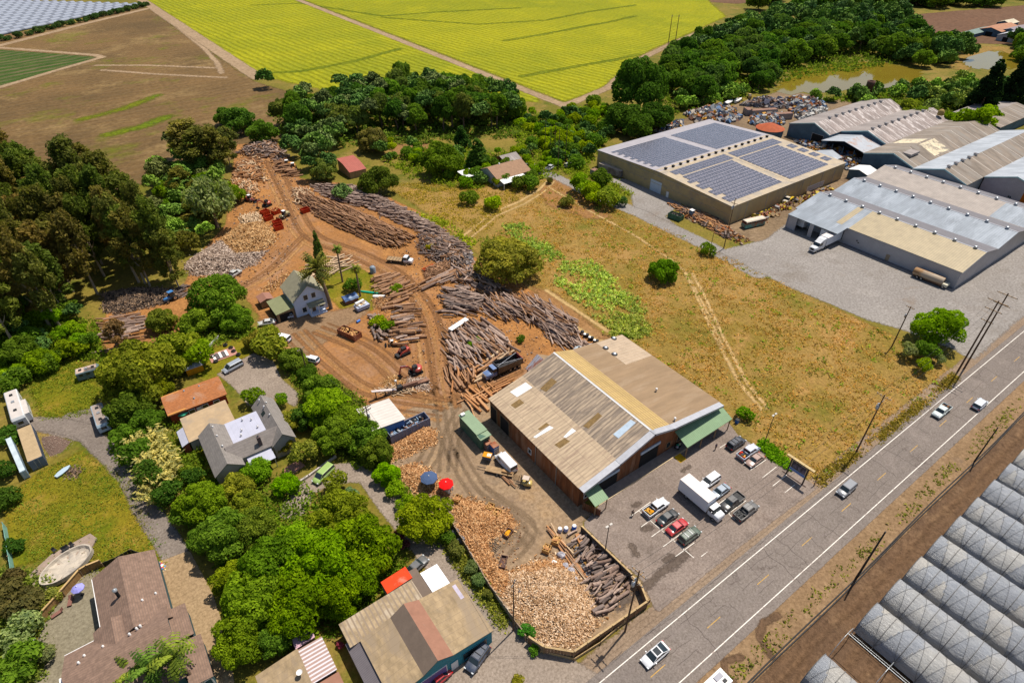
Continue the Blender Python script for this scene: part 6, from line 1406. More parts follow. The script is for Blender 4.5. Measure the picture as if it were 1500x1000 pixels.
heap('firewood',[(758,838),(788,824),(816,820),(838,835),(820,846),(780,852)],1500,0.44,2.0,0.6,'orange',3)
heap('firewood',[(560,664),(580,652),(603,636),(622,624),(636,634),(636,648),(600,664),(572,674)],2300,0.5,1.9,0.6,'orange',4)
heap('firewood',[(582,688),(608,682),(626,690),(648,712),(655,725),(630,722),(600,712)],2000,0.48,1.0,0.5,'orange',5)
heap('firewood',[(352,330),(385,325),(402,345),(400,358),(376,372),(345,372),(322,352)],3200,0.62,3.0,0.5,'amber',6)
heap('firewood',[(276,382),(325,352),(346,372),(378,370),(392,368),(372,388),(335,402),(285,404),(272,395)],3600,0.6,2.0,0.5,'grey',7)
heap('firewood',[(150,430),(200,422),(262,424),(270,434),(235,446),(170,462),(152,455)],2200,0.6,1.6,0.5,'dark',8)
heap('sawdust_pile',[(560,556),(585,548),(594,560),(585,568),(560,566)],250,0.3,1.6,0.6,'amber',9,0.05)
heap('firewood',[(380,425),(420,400),(450,400),(440,412),(400,428)],300,0.5,0.4,0.3,'amber',10)
heap('firewood',[(598,556),(622,554),(628,570),(600,568)],700,0.4,0.5,0.4,'grey',11)
heap('bark_pile',[(545,440),(560,432),(572,446),(568,456),(550,452)],500,0.4,0.6,0.5,'orange',12)
heap('bark_pile',[(670,418),(700,415),(725,432),(700,432),(668,425)],500,0.5,0.4,0.3,'orange',13)
def scrap(name,poly_px,n,size,hmax,seed,cols):
 n = int(n * 2.6); poly = gps(poly_px); rs = np.random.RandomState(seed); xs = [p[0] for p in poly]; ys = [p[1] for p in poly]
 P = np.column_stack([rs.uniform(min(xs),max(xs),n * 5),rs.uniform(min(ys),max(ys),n * 5)]); d = poly_sdf(P,poly); P,d = P[d > 0][:n],d[d > 0][:n]; n = len(P)
 s = 0.42 * size * np.minimum(2.2,rs.lognormal(0,0.5,n)); M = rand_rot(n,rs,0.4) * np.stack([s * rs.uniform(0.5,1.4,n),s * rs.uniform(0.2,0.6,n),s * rs.uniform(0.15,0.5,n)],1)[:,None,:]
 z = np.minimum(hmax,d * 0.5) * rs.rand(n) ** 0.5 + s * 0.15
 mats = [SM('scrap_%d_%d_%d' % tuple(int(v * 100) for v in c),c,0.7,0.3,1.0) for c in cols]; pick = rs.randint(len(cols),size=n)
 me = inst_mesh(name,BEAM[0],BEAM[1],M,np.column_stack([P,z]),mats,[0] * 6,rs.rand(n))
 me.polygons.foreach_set('material_index',np.repeat(pick,6).astype(np.int32))
 return tag(link_mesh(name,me),kind='stuff')
SCR = [(0.26,0.10,0.045),(0.12,0.06,0.04),(0.24,0.23,0.22),(0.06,0.06,0.07),(0.08,0.13,0.22),(0.35,0.30,0.25),(0.40,0.22,0.06),(0.22,0.23,0.24),(0.42,0.40,0.37)]
scrap('scrap_heap',[(1000,168),(1045,158),(1075,160),(1085,176),(1060,182),(1020,180)],420,2.6,3.0,1,SCR)
scrap('scrap_heap',[(1100,172),(1145,168),(1150,182),(1120,190),(1098,182)],330,2.4,2.5,2,SCR)
scrap('scrap_heap',[(1150,145),(1200,148),(1212,160),(1165,168),(1150,158)],420,2.6,3.0,3,SCR)
scrap('scrap_heap',[(1165,172),(1205,160),(1215,166),(1178,180)],260,2.4,2.0,4,[(0.30,0.30,0.30),(0.42,0.40,0.37),(0.22,0.18,0.15),(0.08,0.08,0.08)])
scrap('scrap_heap',[(1085,155),(1110,158),(1160,160),(1150,150),(1110,144)],260,2.4,2.5,5,[(0.05,0.05,0.06),(0.09,0.09,0.12),(0.16,0.10,0.07),(0.25,0.22,0.2)])
scrap('scrap_heap',[(955,185),(1000,178),(1005,190),(965,198)],160,2.0,1.0,6,SCR)
scrap('scrap_heap',[(985,300),(1040,318),(1085,345),(1100,352),(1085,360),(1040,338),(1000,318)],110,1.2,0.8,7,SCR[:2] + [(0.35,0.20,0.10),(0.25,0.18,0.13)])
scrap('scrap_heap',[(1100,318),(1160,292),(1215,272),(1222,280),(1165,302),(1120,330)],90,1.6,0.9,8,SCR[:3] + [(0.35,0.25,0.15),(0.45,0.35,0.1)])
scrap('scrap_heap',[(1160,205),(1200,212),(1250,225),(1262,238),(1240,250),(1190,225)],240,1.8,1.2,9,SCR)
scrap('scrap_heap',[(665,355),(690,372),(700,400),(685,412),(672,390)],200,1.2,1.2,10,[(0.10,0.10,0.11),(0.2,0.17,0.16),(0.3,0.26,0.24)])
scrap('toys',gps and [(222,828),(240,822),(244,834),(230,842)],40,0.5,0.3,11,[(0.6,0.1,0.15),(0.1,0.35,0.6),(0.7,0.7,0.7),(0.6,0.45,0.08)])
scrap('scrap_heap',[(840,800),(852,798),(870,830),(872,850),(858,842)],110,0.8,0.8,12,[(0.10,0.10,0.11),(0.2,0.19,0.19),(0.35,0.33,0.32),(0.3,0.18,0.08)])
LIT = [(0.30,0.17,0.09),(0.18,0.10,0.06),(0.45,0.29,0.17),(0.26,0.2,0.16)]
scrap('bark_litter',[(430,260),(540,310),(690,380),(800,440),(870,500),(790,520),(720,590),(640,560),(545,500),(540,400),(600,440),(590,380),(450,310)],1300,.5,.15,21,LIT)
scrap('bark_litter',[(345,215),(430,230),(440,300),(420,400),(350,420),(270,410),(340,330)],700,.6,.15,22,LIT)
scrap('bark_litter',[(672,730),(760,745),(765,800),(745,850),(880,815),(940,858),(840,955),(740,895)],500,.35,.1,23,LIT)
# ------------------------------------------------------------------ vehicles
M_TYRE = SM('tyre_rubber',(0.018,0.018,0.018),0.85,0.2)
M_RIM = SM('alloy_rim',(0.45,0.45,0.46),0.35,0.1,metal=0.7)
M_LAMP = SM('headlamp_lens',(0.55,0.57,0.58),0.15,0.1,spec=0.6)
M_TAIL = SM('tail_lamp',(0.35,0.015,0.012),0.25,0.1)
M_TRIM = SM('black_trim',(0.02,0.02,0.021),0.6,0.2)
M_CHR = SM('bright_metal',(0.55,0.55,0.56),0.25,0.08,metal=0.8)
_W = {}
def wheel(parent,x,y,r,w,rim=True):
 k = (round(r,2),round(w,2))
 if k not in _W:
  mb = MB()
  prof = [(r * 0.55,-w / 2),(r * 0.92,-w / 2),(r,-w * 0.3),(r,w * 0.3),(r * 0.92,w / 2),(r * 0.55,w / 2)]
  n = 16; vs = []
  for rr,yy in prof: vs += [(rr * math.cos(2 * math.pi * i / n),yy,rr * math.sin(2 * math.pi * i / n)) for i in range(n)]
  mb.faces(vs,[(q * n + i,q * n + (i + 1) % n,(q + 1) * n + (i + 1) % n,(q + 1) * n + i) for q in range(5) for i in range(n)],M_TYRE,True)
  t = mb.mesh('tyre'); mb = MB()
  mb.tube((0,-w * 0.42,0),(0,w * 0.42,0),r * 0.56,M_RIM,12); mb.tube((0,-w * 0.47,0),(0,w * 0.47,0),r * 0.14,M_TRIM,8)
  _W[k] = (t,mb.mesh('rim'))
 o = link_mesh('wheel',_W[k][0],parent); o.location = (x,y,r)
 if rim: link_mesh('rim',_W[k][1],o)
 return o
def ring(x,w,zb,zt,sh=0.72,tuck=0.9):
 """Cross-section of a car body at x: sill, widest side, shoulder, deck."""
 zm = zb + (zt - zb) * 0.55
 h = [(w * tuck,zb),(w,zb + (zt - zb) * 0.25),(w,zm),(w * 0.95,zt - (zt - zb) * 0.1),(w * sh,zt)]
 return [(x,-a,z) for a,z in h] + [(x,a,z) for a,z in reversed(h)]
KIND = {  # length,width,[(x fraction from front,z top,width factor)],cabin base x0..x1,roof x0..x1,roof z,wheel radius,wheelbase fractions
 'sedan': dict(L=4.7,W=1.82,st=[(0,.55,.78),(.03,.68,.92),(.12,.78,.98),(.27,.88,1),(.5,.9,1),(.72,.92,1),(.86,.93,.97),(.97,.84,.9),(1,.62,.8)],cab=(.26,.85,.40,.70),rz=1.43,wr=.33,ax=(.19,.79)),
 'coupe': dict(L=4.9,W=1.95,st=[(0,.5,.75),(.03,.64,.92),(.12,.76,.98),(.25,.86,1),(.5,.9,1),(.75,.95,1),(.92,.98,.96),(.98,.85,.9),(1,.62,.8)],cab=(.22,.93,.40,.68),rz=1.44,wr=.36,ax=(.18,.80)),
 'hatch': dict(L=4.3,W=1.78,st=[(0,.55,.78),(.04,.72,.93),(.14,.84,.98),(.26,.94,1),(.5,.95,1),(.8,.97,1),(.95,.97,.95),(.99,.85,.9),(1,.6,.85)],cab=(.24,.985,.38,.90),rz=1.52,wr=.33,ax=(.19,.81)),
 'suv': dict(L=4.75,W=1.92,st=[(0,.6,.8),(.03,.82,.94),(.12,.95,.98),(.24,1.04,1),(.5,1.06,1),(.8,1.08,1),(.95,1.08,.96),(.99,.95,.92),(1,.65,.88)],cab=(.22,.985,.35,.92),rz=1.74,wr=.38,ax=(.19,.80)),
 'minivan': dict(L=5.0,W=1.95,st=[(0,.55,.8),(.03,.75,.93),(.10,.88,.98),(.2,1.0,1),(.5,1.03,1),(.8,1.05,1),(.96,1.05,.96),(.99,.95,.92),(1,.65,.88)],cab=(.16,.985,.33,.95),rz=1.75,wr=.34,ax=(.18,.80)),
 'pickup': dict(L=5.6,W=1.98,st=[(0,.62,.85),(.02,.9,.95),(.1,1.04,.98),(.24,1.1,1),(.5,1.1,1),(.64,1.1,1),(.65,.78,1),(.985,.78,1),(1,.7,.97)],cab=(.23,.65,.33,.61),rz=1.82,wr=.40,ax=(.18,.80)),
 'van': dict(L=5.7,W=2.02,st=[(0,.7,.85),(.02,.95,.95),(.08,1.1,.98),(.16,1.2,1),(.5,1.25,1),(.8,1.25,1),(.98,1.25,.99),(1,.9,.97)],cab=(.10,.998,.24,.985),rz=2.35,wr=.37,ax=(.16,.78)),
}
def car(kind,col,px,py,heading,label,paint=None,cat='car',z=0.08,load=None,rack=None,name=None,glassroof=False,scale=1.0):
 """heading in degrees: 0 points along +x (up the road), 90 along +y."""
 k = KIND[kind]; L,W = k['L'],k['W']
 x,y = gp(px,py,0.7)
 t = thing(name or {'pickup': 'pickup_truck','van': 'cargo_van','minivan': 'minivan','suv': 'sport_utility'}.get(kind,'parked_car'),label,cat,x,y,z,rad(heading))
 p = paint or PM('paint_%02d%02d%02d' % tuple(int(c * 99) for c in col),col)
 X = lambda f: L / 2 - f * L
 mb = MB(); zb = 0.24 if kind not in ('pickup','suv') else 0.34
 mb.loft([ring(X(f),W / 2 * wf,zb,zt,0.8 if kind != 'pickup' or f < .6 else 0.97) for f,zt,wf in k['st']],p)
 c0,c1,r0,r1 = k['cab']
 if kind == 'pickup':
  for s in (-1,1): mb.box(X(.985),X(.655),s * W / 2 * .99 - .05,s * W / 2 * .99 + .05,.7,1.12,p)
  mb.box(X(1) ,X(.985),-W / 2 * .97,W / 2 * .97,.55,1.12,p); mb.box(X(.985),X(.655),-W / 2 * .94,W / 2 * .94,.7,.795,M_TRIM)
 mb.build('body',t)
 def zdeck(f):
  for (a,za,_),(b,zb_,_) in zip(k['st'],k['st'][1:]):
   if a <= f <= b: return za + (zb_ - za) * (f - a) / (b - a + 1e-6)
  return 1.0
 rz = k['rz']; wb,wr = W / 2 * 0.93,W / 2 * (0.74 if kind not in ('van',) else 0.88)
 if kind in ('minivan','suv'): wr = W / 2 * 0.8
 b4 = [(X(c0),-wb * .93,zdeck(c0) - .03),(X(c0),wb * .93,zdeck(c0) - .03),(X(c1),wb * .96,zdeck(c1) - .03),(X(c1),-wb * .96,zdeck(c1) - .03)]
 t4 = [(X(r0),-wr,rz - .05),(X(r0),wr,rz - .05),(X(r1),wr,rz - .05),(X(r1),-wr,rz - .05)]
 g = MB()
 g.faces(b4 + t4,[(0,3,7,4),(1,0,4,5),(2,1,5,6),(3,2,6,7),(4,7,6,5)],glass_mat() if kind != 'van' else p)
 if kind == 'van':
  def lerp(a,b,u): return tuple(a[i] + (b[i] - a[i]) * u for i in range(3))
  for s in (0,1):
   A0,A1 = (b4[0],b4[3]) if s == 0 else (b4[1],b4[2]); T0,T1 = (t4[0],t4[3]) if s == 0 else (t4[1],t4[2])
  fw = [lerp(lerp(b4[0],b4[1],.06),lerp(t4[0],t4[1],.06),.12),lerp(lerp(b4[0],b4[1],.94),lerp(t4[0],t4[1],.94),.12),lerp(lerp(b4[0],b4[1],.94),lerp(t4[0],t4[1],.94),.9),lerp(lerp(b4[0],b4[1],.06),lerp(t4[0],t4[1],.06),.9)]
  g.poly([(a + .02,b,c + .015) for a,b,c in fw],glass_mat())
  for s in (-1,1): g.poly([(X(.22),s * (wb + .012),1.28),(X(.36),s * (wb + .012),1.28),(X(.36),s * (wr + .06),1.95),(X(.27),s * (wr + .06),1.95)][::s],glass_mat())
  g.poly([(X(1) - .012,-wr * .9,1.35),(X(1) - .012,wr * .9,1.35),(X(.99) - .04,wr * .85,2.1),(X(.99) - .04,-wr * .85,2.1)][::-1],glass_mat())
 g.build('windows' if kind != 'van' else 'upper_body',t)
 m2 = MB(); ins = 0.02
 top = [(X(r0) + ins,-wr - .01,rz - .05),(X(r0) + ins,wr + .01,rz - .05),(X(r1) - ins,wr + .01,rz - .05),(X(r1) - ins,-wr - .01,rz - .05)]
 up = [(X(r0) - .12,-wr * .86,rz + .02),(X(r0) - .12,wr * .86,rz + .02),(X(r1) + .14,wr * .86,rz + .02),(X(r1) + .14,-wr * .86,rz + .02)]
 m2.faces(top + up,[(1,0,4,5),(2,1,5,6),(3,2,6,7),(0,3,7,4),(4,7,6,5)],p,False)
 if glassroof: m2.poly([(up[0][0] - .05,-wr * .8,rz + .026),(up[3][0] + .05,-wr * .8,rz + .026),(up[3][0] + .05,wr * .8,rz + .026),(up[0][0] - .05,wr * .8,rz + .026)],glass_mat())
 if rack:
  for s in (-1,1): m2.box(X(r1) + .2,X(r0) - .2,s * wr * .8 - .03,s * wr * .8 + .03,rz + .02,rz + .1,M_TRIM)
  for f in (.3,.7): m2.box(X(r0) + (X(r1) - X(r0)) * f - .04,X(r0) + (X(r1) - X(r0)) * f + .04,-wr * .8,wr * .8,rz + .08,rz + .13,rack)
 if kind == 'van': m2.build('roof',t)
 else:
  m3 = m2
  for a,b in zip(b4,t4): m3.tube(a,b,.045,p,6)
  mids = (.5,) if kind in ('sedan','coupe','pickup') else (.42,.74)
  for u in mids:
   for (A0,A1,T0,T1) in ((b4[0],b4[3],t4[0],t4[3]),(b4[1],b4[2],t4[1],t4[2])):
    m3.tube([A0[i] + (A1[i] - A0[i]) * u for i in range(3)],[T0[i] + (T1[i] - T0[i]) * u for i in range(3)],.045,p,6)
  m2.build('roof',t)
 for f in k['ax']:
  for s in (-1,1): wheel(t,X(f),s * (W / 2 - .10),k['wr'],.24)
 zl = k['st'][1][1] - .12
 for s in (-1,1):
  for nm,xx,mt in (('headlight',X(.012),M_LAMP),('tail_light',X(.988),M_TAIL)):
   q = MB(); h = .09 if nm == 'headlight' else .12; zz = zl if nm == 'headlight' else k['st'][-2][1] - .2
   q.box(xx - .09,xx + .09,s * W * .37 - .17,s * W * .37 + .17,zz - h,zz + h,mt); q.build(nm,t)
  q = MB(); q.obox(X(c0) - .35,s * (W / 2 + .1),zdeck(c0) + .02,.14,.2,.15,0,p); q.build('mirror',t)
 q = MB(); q.box(X(0) - .05,X(0) + .03,-W * .36,W * .36,zb - .02,zb + .16,M_TRIM); q.build('front_bumper',t)
 q = MB(); q.box(X(1) - .03,X(1) + .05,-W * .38,W * .38,zb,zb + .18,M_CHR if kind == 'pickup' else M_TRIM); q.build('rear_bumper',t)
 if load:
  q = MB(); rs = random.Random(int(px))
  for i in range(14): q.obox(X(.72 + .22 * rs.random()),rs.uniform(-.6,.6),.8 + rs.random() * .15,rs.uniform(.2,.8),rs.uniform(.1,.4),rs.uniform(.08,.3),rs.random() * 3,rs.choice(load))
  lo = tag(link_mesh('truck_load',q.mesh('truck_load')),'load in the bed of the ' + ' '.join(label.split(',')[0].split()[:9]),'load')
  lo.location = t.location; lo.rotation_euler = t.rotation_euler
 return t
WHITE,BLACK,SILV,RED = (0.66,0.66,0.67),(0.018,0.018,0.02),(0.36,0.38,0.40),(0.42,0.012,0.02)
m_ply = SM('plywood',(0.52,0.30,0.10),0.8,0.15,2)
car('coupe',WHITE,960,958,180,'white sedan with black glass roof driving past the wood lot',glassroof=True)
car('pickup',(0.50,0.56,0.54),1379,602,180,'pale greenish pickup driving on the far lane of the road',cat='pickup',load=[(SM('rust_load',(0.2,.1,.05)))] and [SM('rust_load',(0.2,.1,.05)),M_TRIM])
car('suv',(0.52,0.55,0.60),1435,592,0,'white hatchback car driving away on the near lane of the road')
car('suv',(0.17,0.18,0.20),1240,716,180,'dark grey car driving alone past the yard sign')
car('pickup',WHITE,961,743,0,'white pickup with an orange board in its bed',cat='pickup',load=[m_ply,SM('orange_board',(0.55,0.27,0.06))])
car('sedan',(0.03,0.035,0.038),978,757,0,'black sedan parked beside the red car')
car('sedan',RED,992,771,0,'bright red sedan in the parking lot')
car('suv',(0.085,0.115,0.085),1010,784,0,'dark green estate car with white roof bars in the parking lot',rack=M_CHR)
car('suv',WHITE,1040,704,180,'small white car parked behind the box truck')
car('sedan',(0.26,0.31,0.37),1055,719,180,'silver blue sedan parked beside the box truck')
car('pickup',(0.03,0.03,0.032),1072,735,180,'black pickup parked right of the box truck',cat='pickup')
car('pickup',(0.12,0.115,0.11),1093,748,0,'brown-grey pickup with a covered bed, nearest the road',cat='pickup',load=[M_TRIM])
car('suv',(0.02,0.028,0.045),1078,649,0,'dark navy sport utility parked nearest the green awning',rack=M_TRIM)
car('pickup',(0.50,0.52,0.58),1096,662,0,'white pickup with red cans in its bed at the lot edge',cat='pickup',load=[SM('red_can',(0.45,0.05,0.03)),m_ply,M_TRIM])
car('sedan',(0.31,0.20,0.16),1106,673,180,'tan bronze sedan parked beside the hedge')
car('van',WHITE,741,678,90,'white cargo van parked along the barn wall',cat='van')
car('sedan',(0.48,0.47,0.44),391,472,160,'silver sedan left of the olive carport')
car('hatch',(0.34,0.40,0.50),419,463,160,'pale blue car tucked under the olive carport')
car('minivan',WHITE,413,495,125,'white estate car parked by the golden hedge')
car('hatch',WHITE,456,526,125,'white car half hidden behind bushes at the yard entrance')
car('suv',(0.05,0.07,0.10),766,243,150,'dark car parked behind the brown cottage')
car('pickup',(0.45,0.45,0.45),806,246,20,'pale wrecked pickup among weeds by the tall poles',cat='pickup')
car('suv',(0.30,0.30,0.30),833,242,10,'grey car lost in the shrubs by the tall poles')
car('pickup',(0.40,0.39,0.36),342,402,30,'white truck at the foot of the grey firewood',cat='pickup')
car('minivan',(0.28,0.31,0.36),341,537,195,'silver minivan on the asphalt circle')
car('minivan',(0.27,0.40,0.10),474,694,205,'lime green van-like car on the shaded driveway',rack=None)
car('suv',(0.035,0.05,0.085),700,963,200,'dark blue sport utility at the teal shopfront',rack=M_TRIM)
car('sedan',RED,640,994,185,'red car at the bottom edge before the workshop')
car('sedan',(0.10,0.105,0.11),610,829,15,'dark grey car wedged behind the red roof')
car('suv',(0.30,0.31,0.33),1474,288,60,'grey car in front of the rusty doorway')
for i,(px,py,c,h) in enumerate(((1145,152,(0.3,0.1,0.05),20),(1098,141,(0.35,0.2,0.03),40),(1182,225,(0.4,0.05,0.03),10),(1197,207,(0.28,0.28,0.3),70))):
 car('pickup' if i % 2 else 'suv',c,px,py,h,('rusty car at the wood edge of the scrapyard','yellowish truck at the back of the scrapyard','red car between solar roof and first long shed','grey car before the first long shed')[i])
m_wside = SM('white_box_side',(0.62,0.63,0.66),0.5,0.05,0.5)
m_wtop = SM('white_box_top',(0.62,0.56,0.53),0.6,0.08,0.6,grid=('X',0.62,0.05,(0.50,0.44,0.41)))
def cab(mb,g,x0,x1,w,z0,zh,zr,p,nose=1.2):
 """Conventional truck cab: bonnet then cabin; front at x1."""
 mb.loft([ring(x1,w * .42,z0,zh - .25,.85),ring(x1 - .15,w * .47,z0,zh - .08,.85),ring(x1 - nose,w * .5,z0,zh,.85),ring(x0,w * .5,z0,zh,.9)],p)
 xa,xb = x1 - nose + .1,x0
 b4 = [(xa,-w * .47,zh - .03),(xa,w * .47,zh - .03),(xb,w * .47,zh - .03),(xb,-w * .47,zh - .03)]; t4 = [(xa - .45,-w * .42,zr),(xa - .45,w * .42,zr),(xb,w * .44,zr),(xb,-w * .44,zr)]
 g.faces(b4 + t4,[(1,0,4,5),(2,1,5,6),(0,3,7,4)],glass_mat())
 mb.faces(b4 + t4,[(3,2,6,7)],p); mb.slab([(xa - .35,-w * .44,zr + .1),(xa - .35,w * .44,zr + .1),(xb,w * .45,zr + .1),(xb,-w * .45,zr + .1)],.12,p)
def truck(name,label,cat,px,py,heading,z=0.06):
 x,y = gp(px,py,0.8)
 return thing(name,label,cat,x,y,z,rad(heading))
def lamps(t,x,w,z,n=2):
 for s in (-1,1):
  q = MB(); q.box(x - .06,x + .06,s * w - .16,s * w + .16,z - .1,z + .1,M_LAMP); q.build('headlight',t)
  q = MB(); q.obox(x - 1.5,s * (w + .42),z + .7,.1,.25,.45,0,M_CHR); q.build('mirror',t)
t = truck('box_truck','white box truck parked across the middle of the lot','truck',1026,735,-90)
mb = MB(); mb.box(-4.6,2.25,-1.3,1.3,1.0,3.85,m_wside,m_wtop); mb.build('cargo_box',t)
mb = MB(); g = MB(); cab(mb,g,2.5,4.9,2.2,.55,1.75,2.55,PM('white_paint',WHITE)); mb.build('cab',t); g.build('windows',t)
mb = MB(); mb.box(-4.6,3.2,-.45,.45,.55,1.0,M_TRIM); mb.box(-4.7,-4.4,-1.1,1.1,.5,.7,M_TRIM); mb.build('chassis',t)
mb = MB(); mb.box(-4.64,-4.602,-1.1,1.1,1.1,3.6,SM('roller_door',(0.5,0.5,0.52),0.6,0.05,grid=('Z',0.3,0.1,(0.4,0.4,0.42)))); mb.build('rear_door',t)
for x in (3.9,-2.6):
 for s in (-1,1): wheel(t,x,s * 1.0,.48,.34)
lamps(t,4.85,.8,1.1)
def trailer(px,py,heading,label,L=13.5,logo=False,rig=False):
 t = truck('semi_trailer' if not rig else 'articulated_truck',label,'trailer' if not rig else 'truck',px,py,heading)
 mb = MB(); mb.box(-L / 2,L / 2,-1.3,1.3,1.15,4.05,m_wside,m_wtop); b = mb.build('cargo_box',t)
 if logo:
  mb = MB(); lb = SM('blue_logo_paint',(0.10,0.14,0.36),0.5,0.1)
  for s in (1,):
   cx,cz,R_ = -L / 2 + 3.6,2.65,.85; n = 20
   for i in range(n):
    a0,a1 = rad(40 + 280 * i / n),rad(40 + 280 * (i + 1) / n)
    mb.poly([(cx + rr * math.cos(a),s * 1.31,cz + rr * math.sin(a)) for rr,a in ((R_ * .72,a0),(R_,a0),(R_,a1),(R_ * .72,a1))],lb)
   for i in range(12):
    xx = cx - .2 - i * .26; mb.poly([(xx,s * 1.312,cz - .35 + .12 * math.sin(i)),(xx - .26,s * 1.312,cz - .35 + .12 * math.sin(i + 1)),(xx - .26,s * 1.312,cz + .35 - .03 * i + .12 * math.sin(i + 1)),(xx,s * 1.312,cz + .35 - .03 * i + .12 * math.sin(i))],lb)
  mb.build('logo',t)
 mb = MB(); mb.box(-L / 2,L / 2,-.5,.5,.75,1.15,M_TRIM); [mb.box(L / 2 - 3.2,L / 2 - 3.0,s * .8 - .08,s * .8 + .08,0.05,1.1,M_TRIM) for s in (-1,1)]; mb.build('chassis',t)
 for x in (-L / 2 + 1.2,-L / 2 + 2.5):
  for s in (-1,1): wheel(t,x,s * 1.0,.5,.45)
 if rig:
  wp_ = PM('white_paint',WHITE); mb = MB(); g = MB(); x0 = L / 2 + .35
  cab(mb,g,x0 + 1.5,x0 + 5.4,2.35,.6,2.0,3.0,wp_,1.9)
  mb.loft([[(x0 + 1.6,-1.15,.7),(x0 + 1.6,1.15,.7),(x0 + 1.6,1.1,3.9),(x0 + 1.6,-1.1,3.9)],[(x0,-1.15,.7),(x0,1.15,.7),(x0,1.1,4.0),(x0,-1.1,4.0)]],wp_,False)
  mb.slab([(x0 + 1.55,-1.08,3.9),(x0 + 2.9,-.95,3.12),(x0 + 2.9,.95,3.12),(x0 + 1.55,1.08,3.9)],.5,wp_); mb.build('cab',t); g.build('windows',t)
  mb = MB(); mb.box(L / 2 - 2.5,x0 + 5,-.5,.5,.55,.95,M_TRIM); mb.box(x0 + 5.38,x0 + 5.44,-.6,.6,1.0,1.75,M_TRIM); mb.build('frame',t)
  for x in (x0 + 4.3,x0 - .9,x0 - 2.1):
   for s in (-1,1): wheel(t,x,s * 1.0,.52,.4)
  lamps(t,x0 + 5.36,.95,1.2)
 return t
trailer(1220,352,180,'white articulated truck with a blue logo backed up to the warehouse corner',13.0,True,True)
trailer(1216,345,180,'white trailer behind the articulated truck at the dock',9.5)
trailer(1182,328,180,'white trailer alone at the far dock of the sawtooth warehouse',9.0,True)
t = truck('dump_truck','black dump truck with blue cab waiting behind the barn','truck',736,541,180); bk = PM('black_paint',(0.022,0.02,0.022)); bl = PM('blue_cab_paint',(0.12,0.19,0.36))
mb = MB()
for q in ([(-5.2,-1.3,1.15),(2.0,-1.3,1.15),(2.0,-1.42,3.1),(-5.2,-1.42,2.7)],[(-5.2,1.3,1.15),(2.0,1.3,1.15),(2.0,1.42,3.1),(-5.2,1.42,2.7)]):
 s = 1 if q[0][1] > 0 else -1
 mb.faces(q + [(a,b - s * .1,c) for a,b,c in q],[(0,1,2,3),(7,6,5,4),(3,2,6,7),(0,4,5,1),(0,3,7,4),(1,5,6,2)],bk)
mb.box(-5.2,2.0,-1.3,1.3,1.0,1.2,M_TRIM); mb.box(1.95,2.08,-1.4,1.4,1.15,3.25,bk); mb.box(-5.3,-5.2,-1.4,1.4,1.1,2.7,PM('red_gate',(0.35,0.03,0.03))); mb.build('dump_bed',t)
mb = MB(); mb.tube((-5.0,-1.35,2.85),(2.0,0.9,3.3),.06,m_fascia,6); mb.tube((-5.0,1.35,2.85),(2.0,0.2,3.3),.05,m_fascia,6); mb.build('tarp_arms',t)
mb = MB(); g = MB(); cab(mb,g,2.3,5.2,2.3,.6,1.9,2.85,bl,1.6); mb.box(5.15,5.25,-.8,.8,.8,1.7,M_CHR); mb.build('cab',t); g.build('windows',t)
mb = MB(); mb.box(-5,4.5,-.5,.5,.6,1.0,M_TRIM); mb.build('chassis',t)
for x in (4.2,-1.6,-2.9,-4.2):
 for s in (-1,1): wheel(t,x,s * 1.02,.54,.45)
lamps(t,5.2,.9,1.2)
t = truck('flatbed_truck','white-cabbed flatbed truck stopped at the bend of the haul track','truck',586,381,-48)
mb = MB(); mb.box(-4.2,1.2,-1.2,1.2,.95,1.1,m_timber); [mb.box(-4.2 + i * 1.0,-4.1 + i * 1.0,-1.22,1.22,1.1,1.14,M_TRIM) for i in range(6)]; mb.box(1.1,1.22,-1.15,1.15,1.1,2.0,M_TRIM); mb.build('deck',t)
mb = MB(); g = MB(); cab(mb,g,1.5,4.2,2.1,.5,1.55,2.3,PM('white_paint',WHITE)); mb.build('cab',t); g.build('windows',t)
mb = MB(); mb.box(-4,3.4,-.45,.45,.55,.95,M_TRIM); mb.build('chassis',t)
for x in (3.1,-2.6):
 for s in (-1,1): wheel(t,x,s * .95,.45,.34)
lamps(t,4.15,.75,1.0)
t = truck('flat_trailer','low flat trailer carrying an orange crate left of the white van','trailer',727,688,128)
mb = MB(); mb.box(-3.6,2.2,-.75,.75,.55,.72,m_timber); mb.box(2.2,4.0,-.06,.06,.5,.6,M_TRIM); mb.build('deck',t)
mb = MB(); mb.box(-3.4,-1.2,-.3,.3,.72,1.1,SM('brown_plank',(0.30,0.19,0.11),.9,.3,2)); mb.build('plank_stack',t)
for x in (-1.2,-.4):
 for s in (-1,1): wheel(t,x,s * .85,.33,.22)
t = truck('tool_crate','orange topped crate on the trailer by the white van','crate',714,670,128,.8)
mb = MB(); mb.box(-.9,.9,-.7,.7,0,.9,SM('blue_grey_crate',(.08,.09,.12),.7),SM('orange_top',(.50,.24,.06),.8,.2,2)); mb.build('box',t)
mb = MB(); [mb.box(-.8 + i * .3,-.6 + i * .3,-.4,.4,.9,.95,m_white) for i in range(3)]; mb.build('slats',t)
t = truck('forklift','yellow forklift carrying an empty pallet cage beside the barn wall','forklift',770,706,128); yl = PM('forklift_yellow',(0.50,0.36,0.10))
mb = MB(); mb.loft([ring(-1.3,.5,.3,.8),ring(-1.15,.6,.25,1.15),ring(-.3,.62,.25,1.1),ring(.2,.62,.25,.75),ring(.75,.6,.25,.75)],yl); mb.build('body',t)
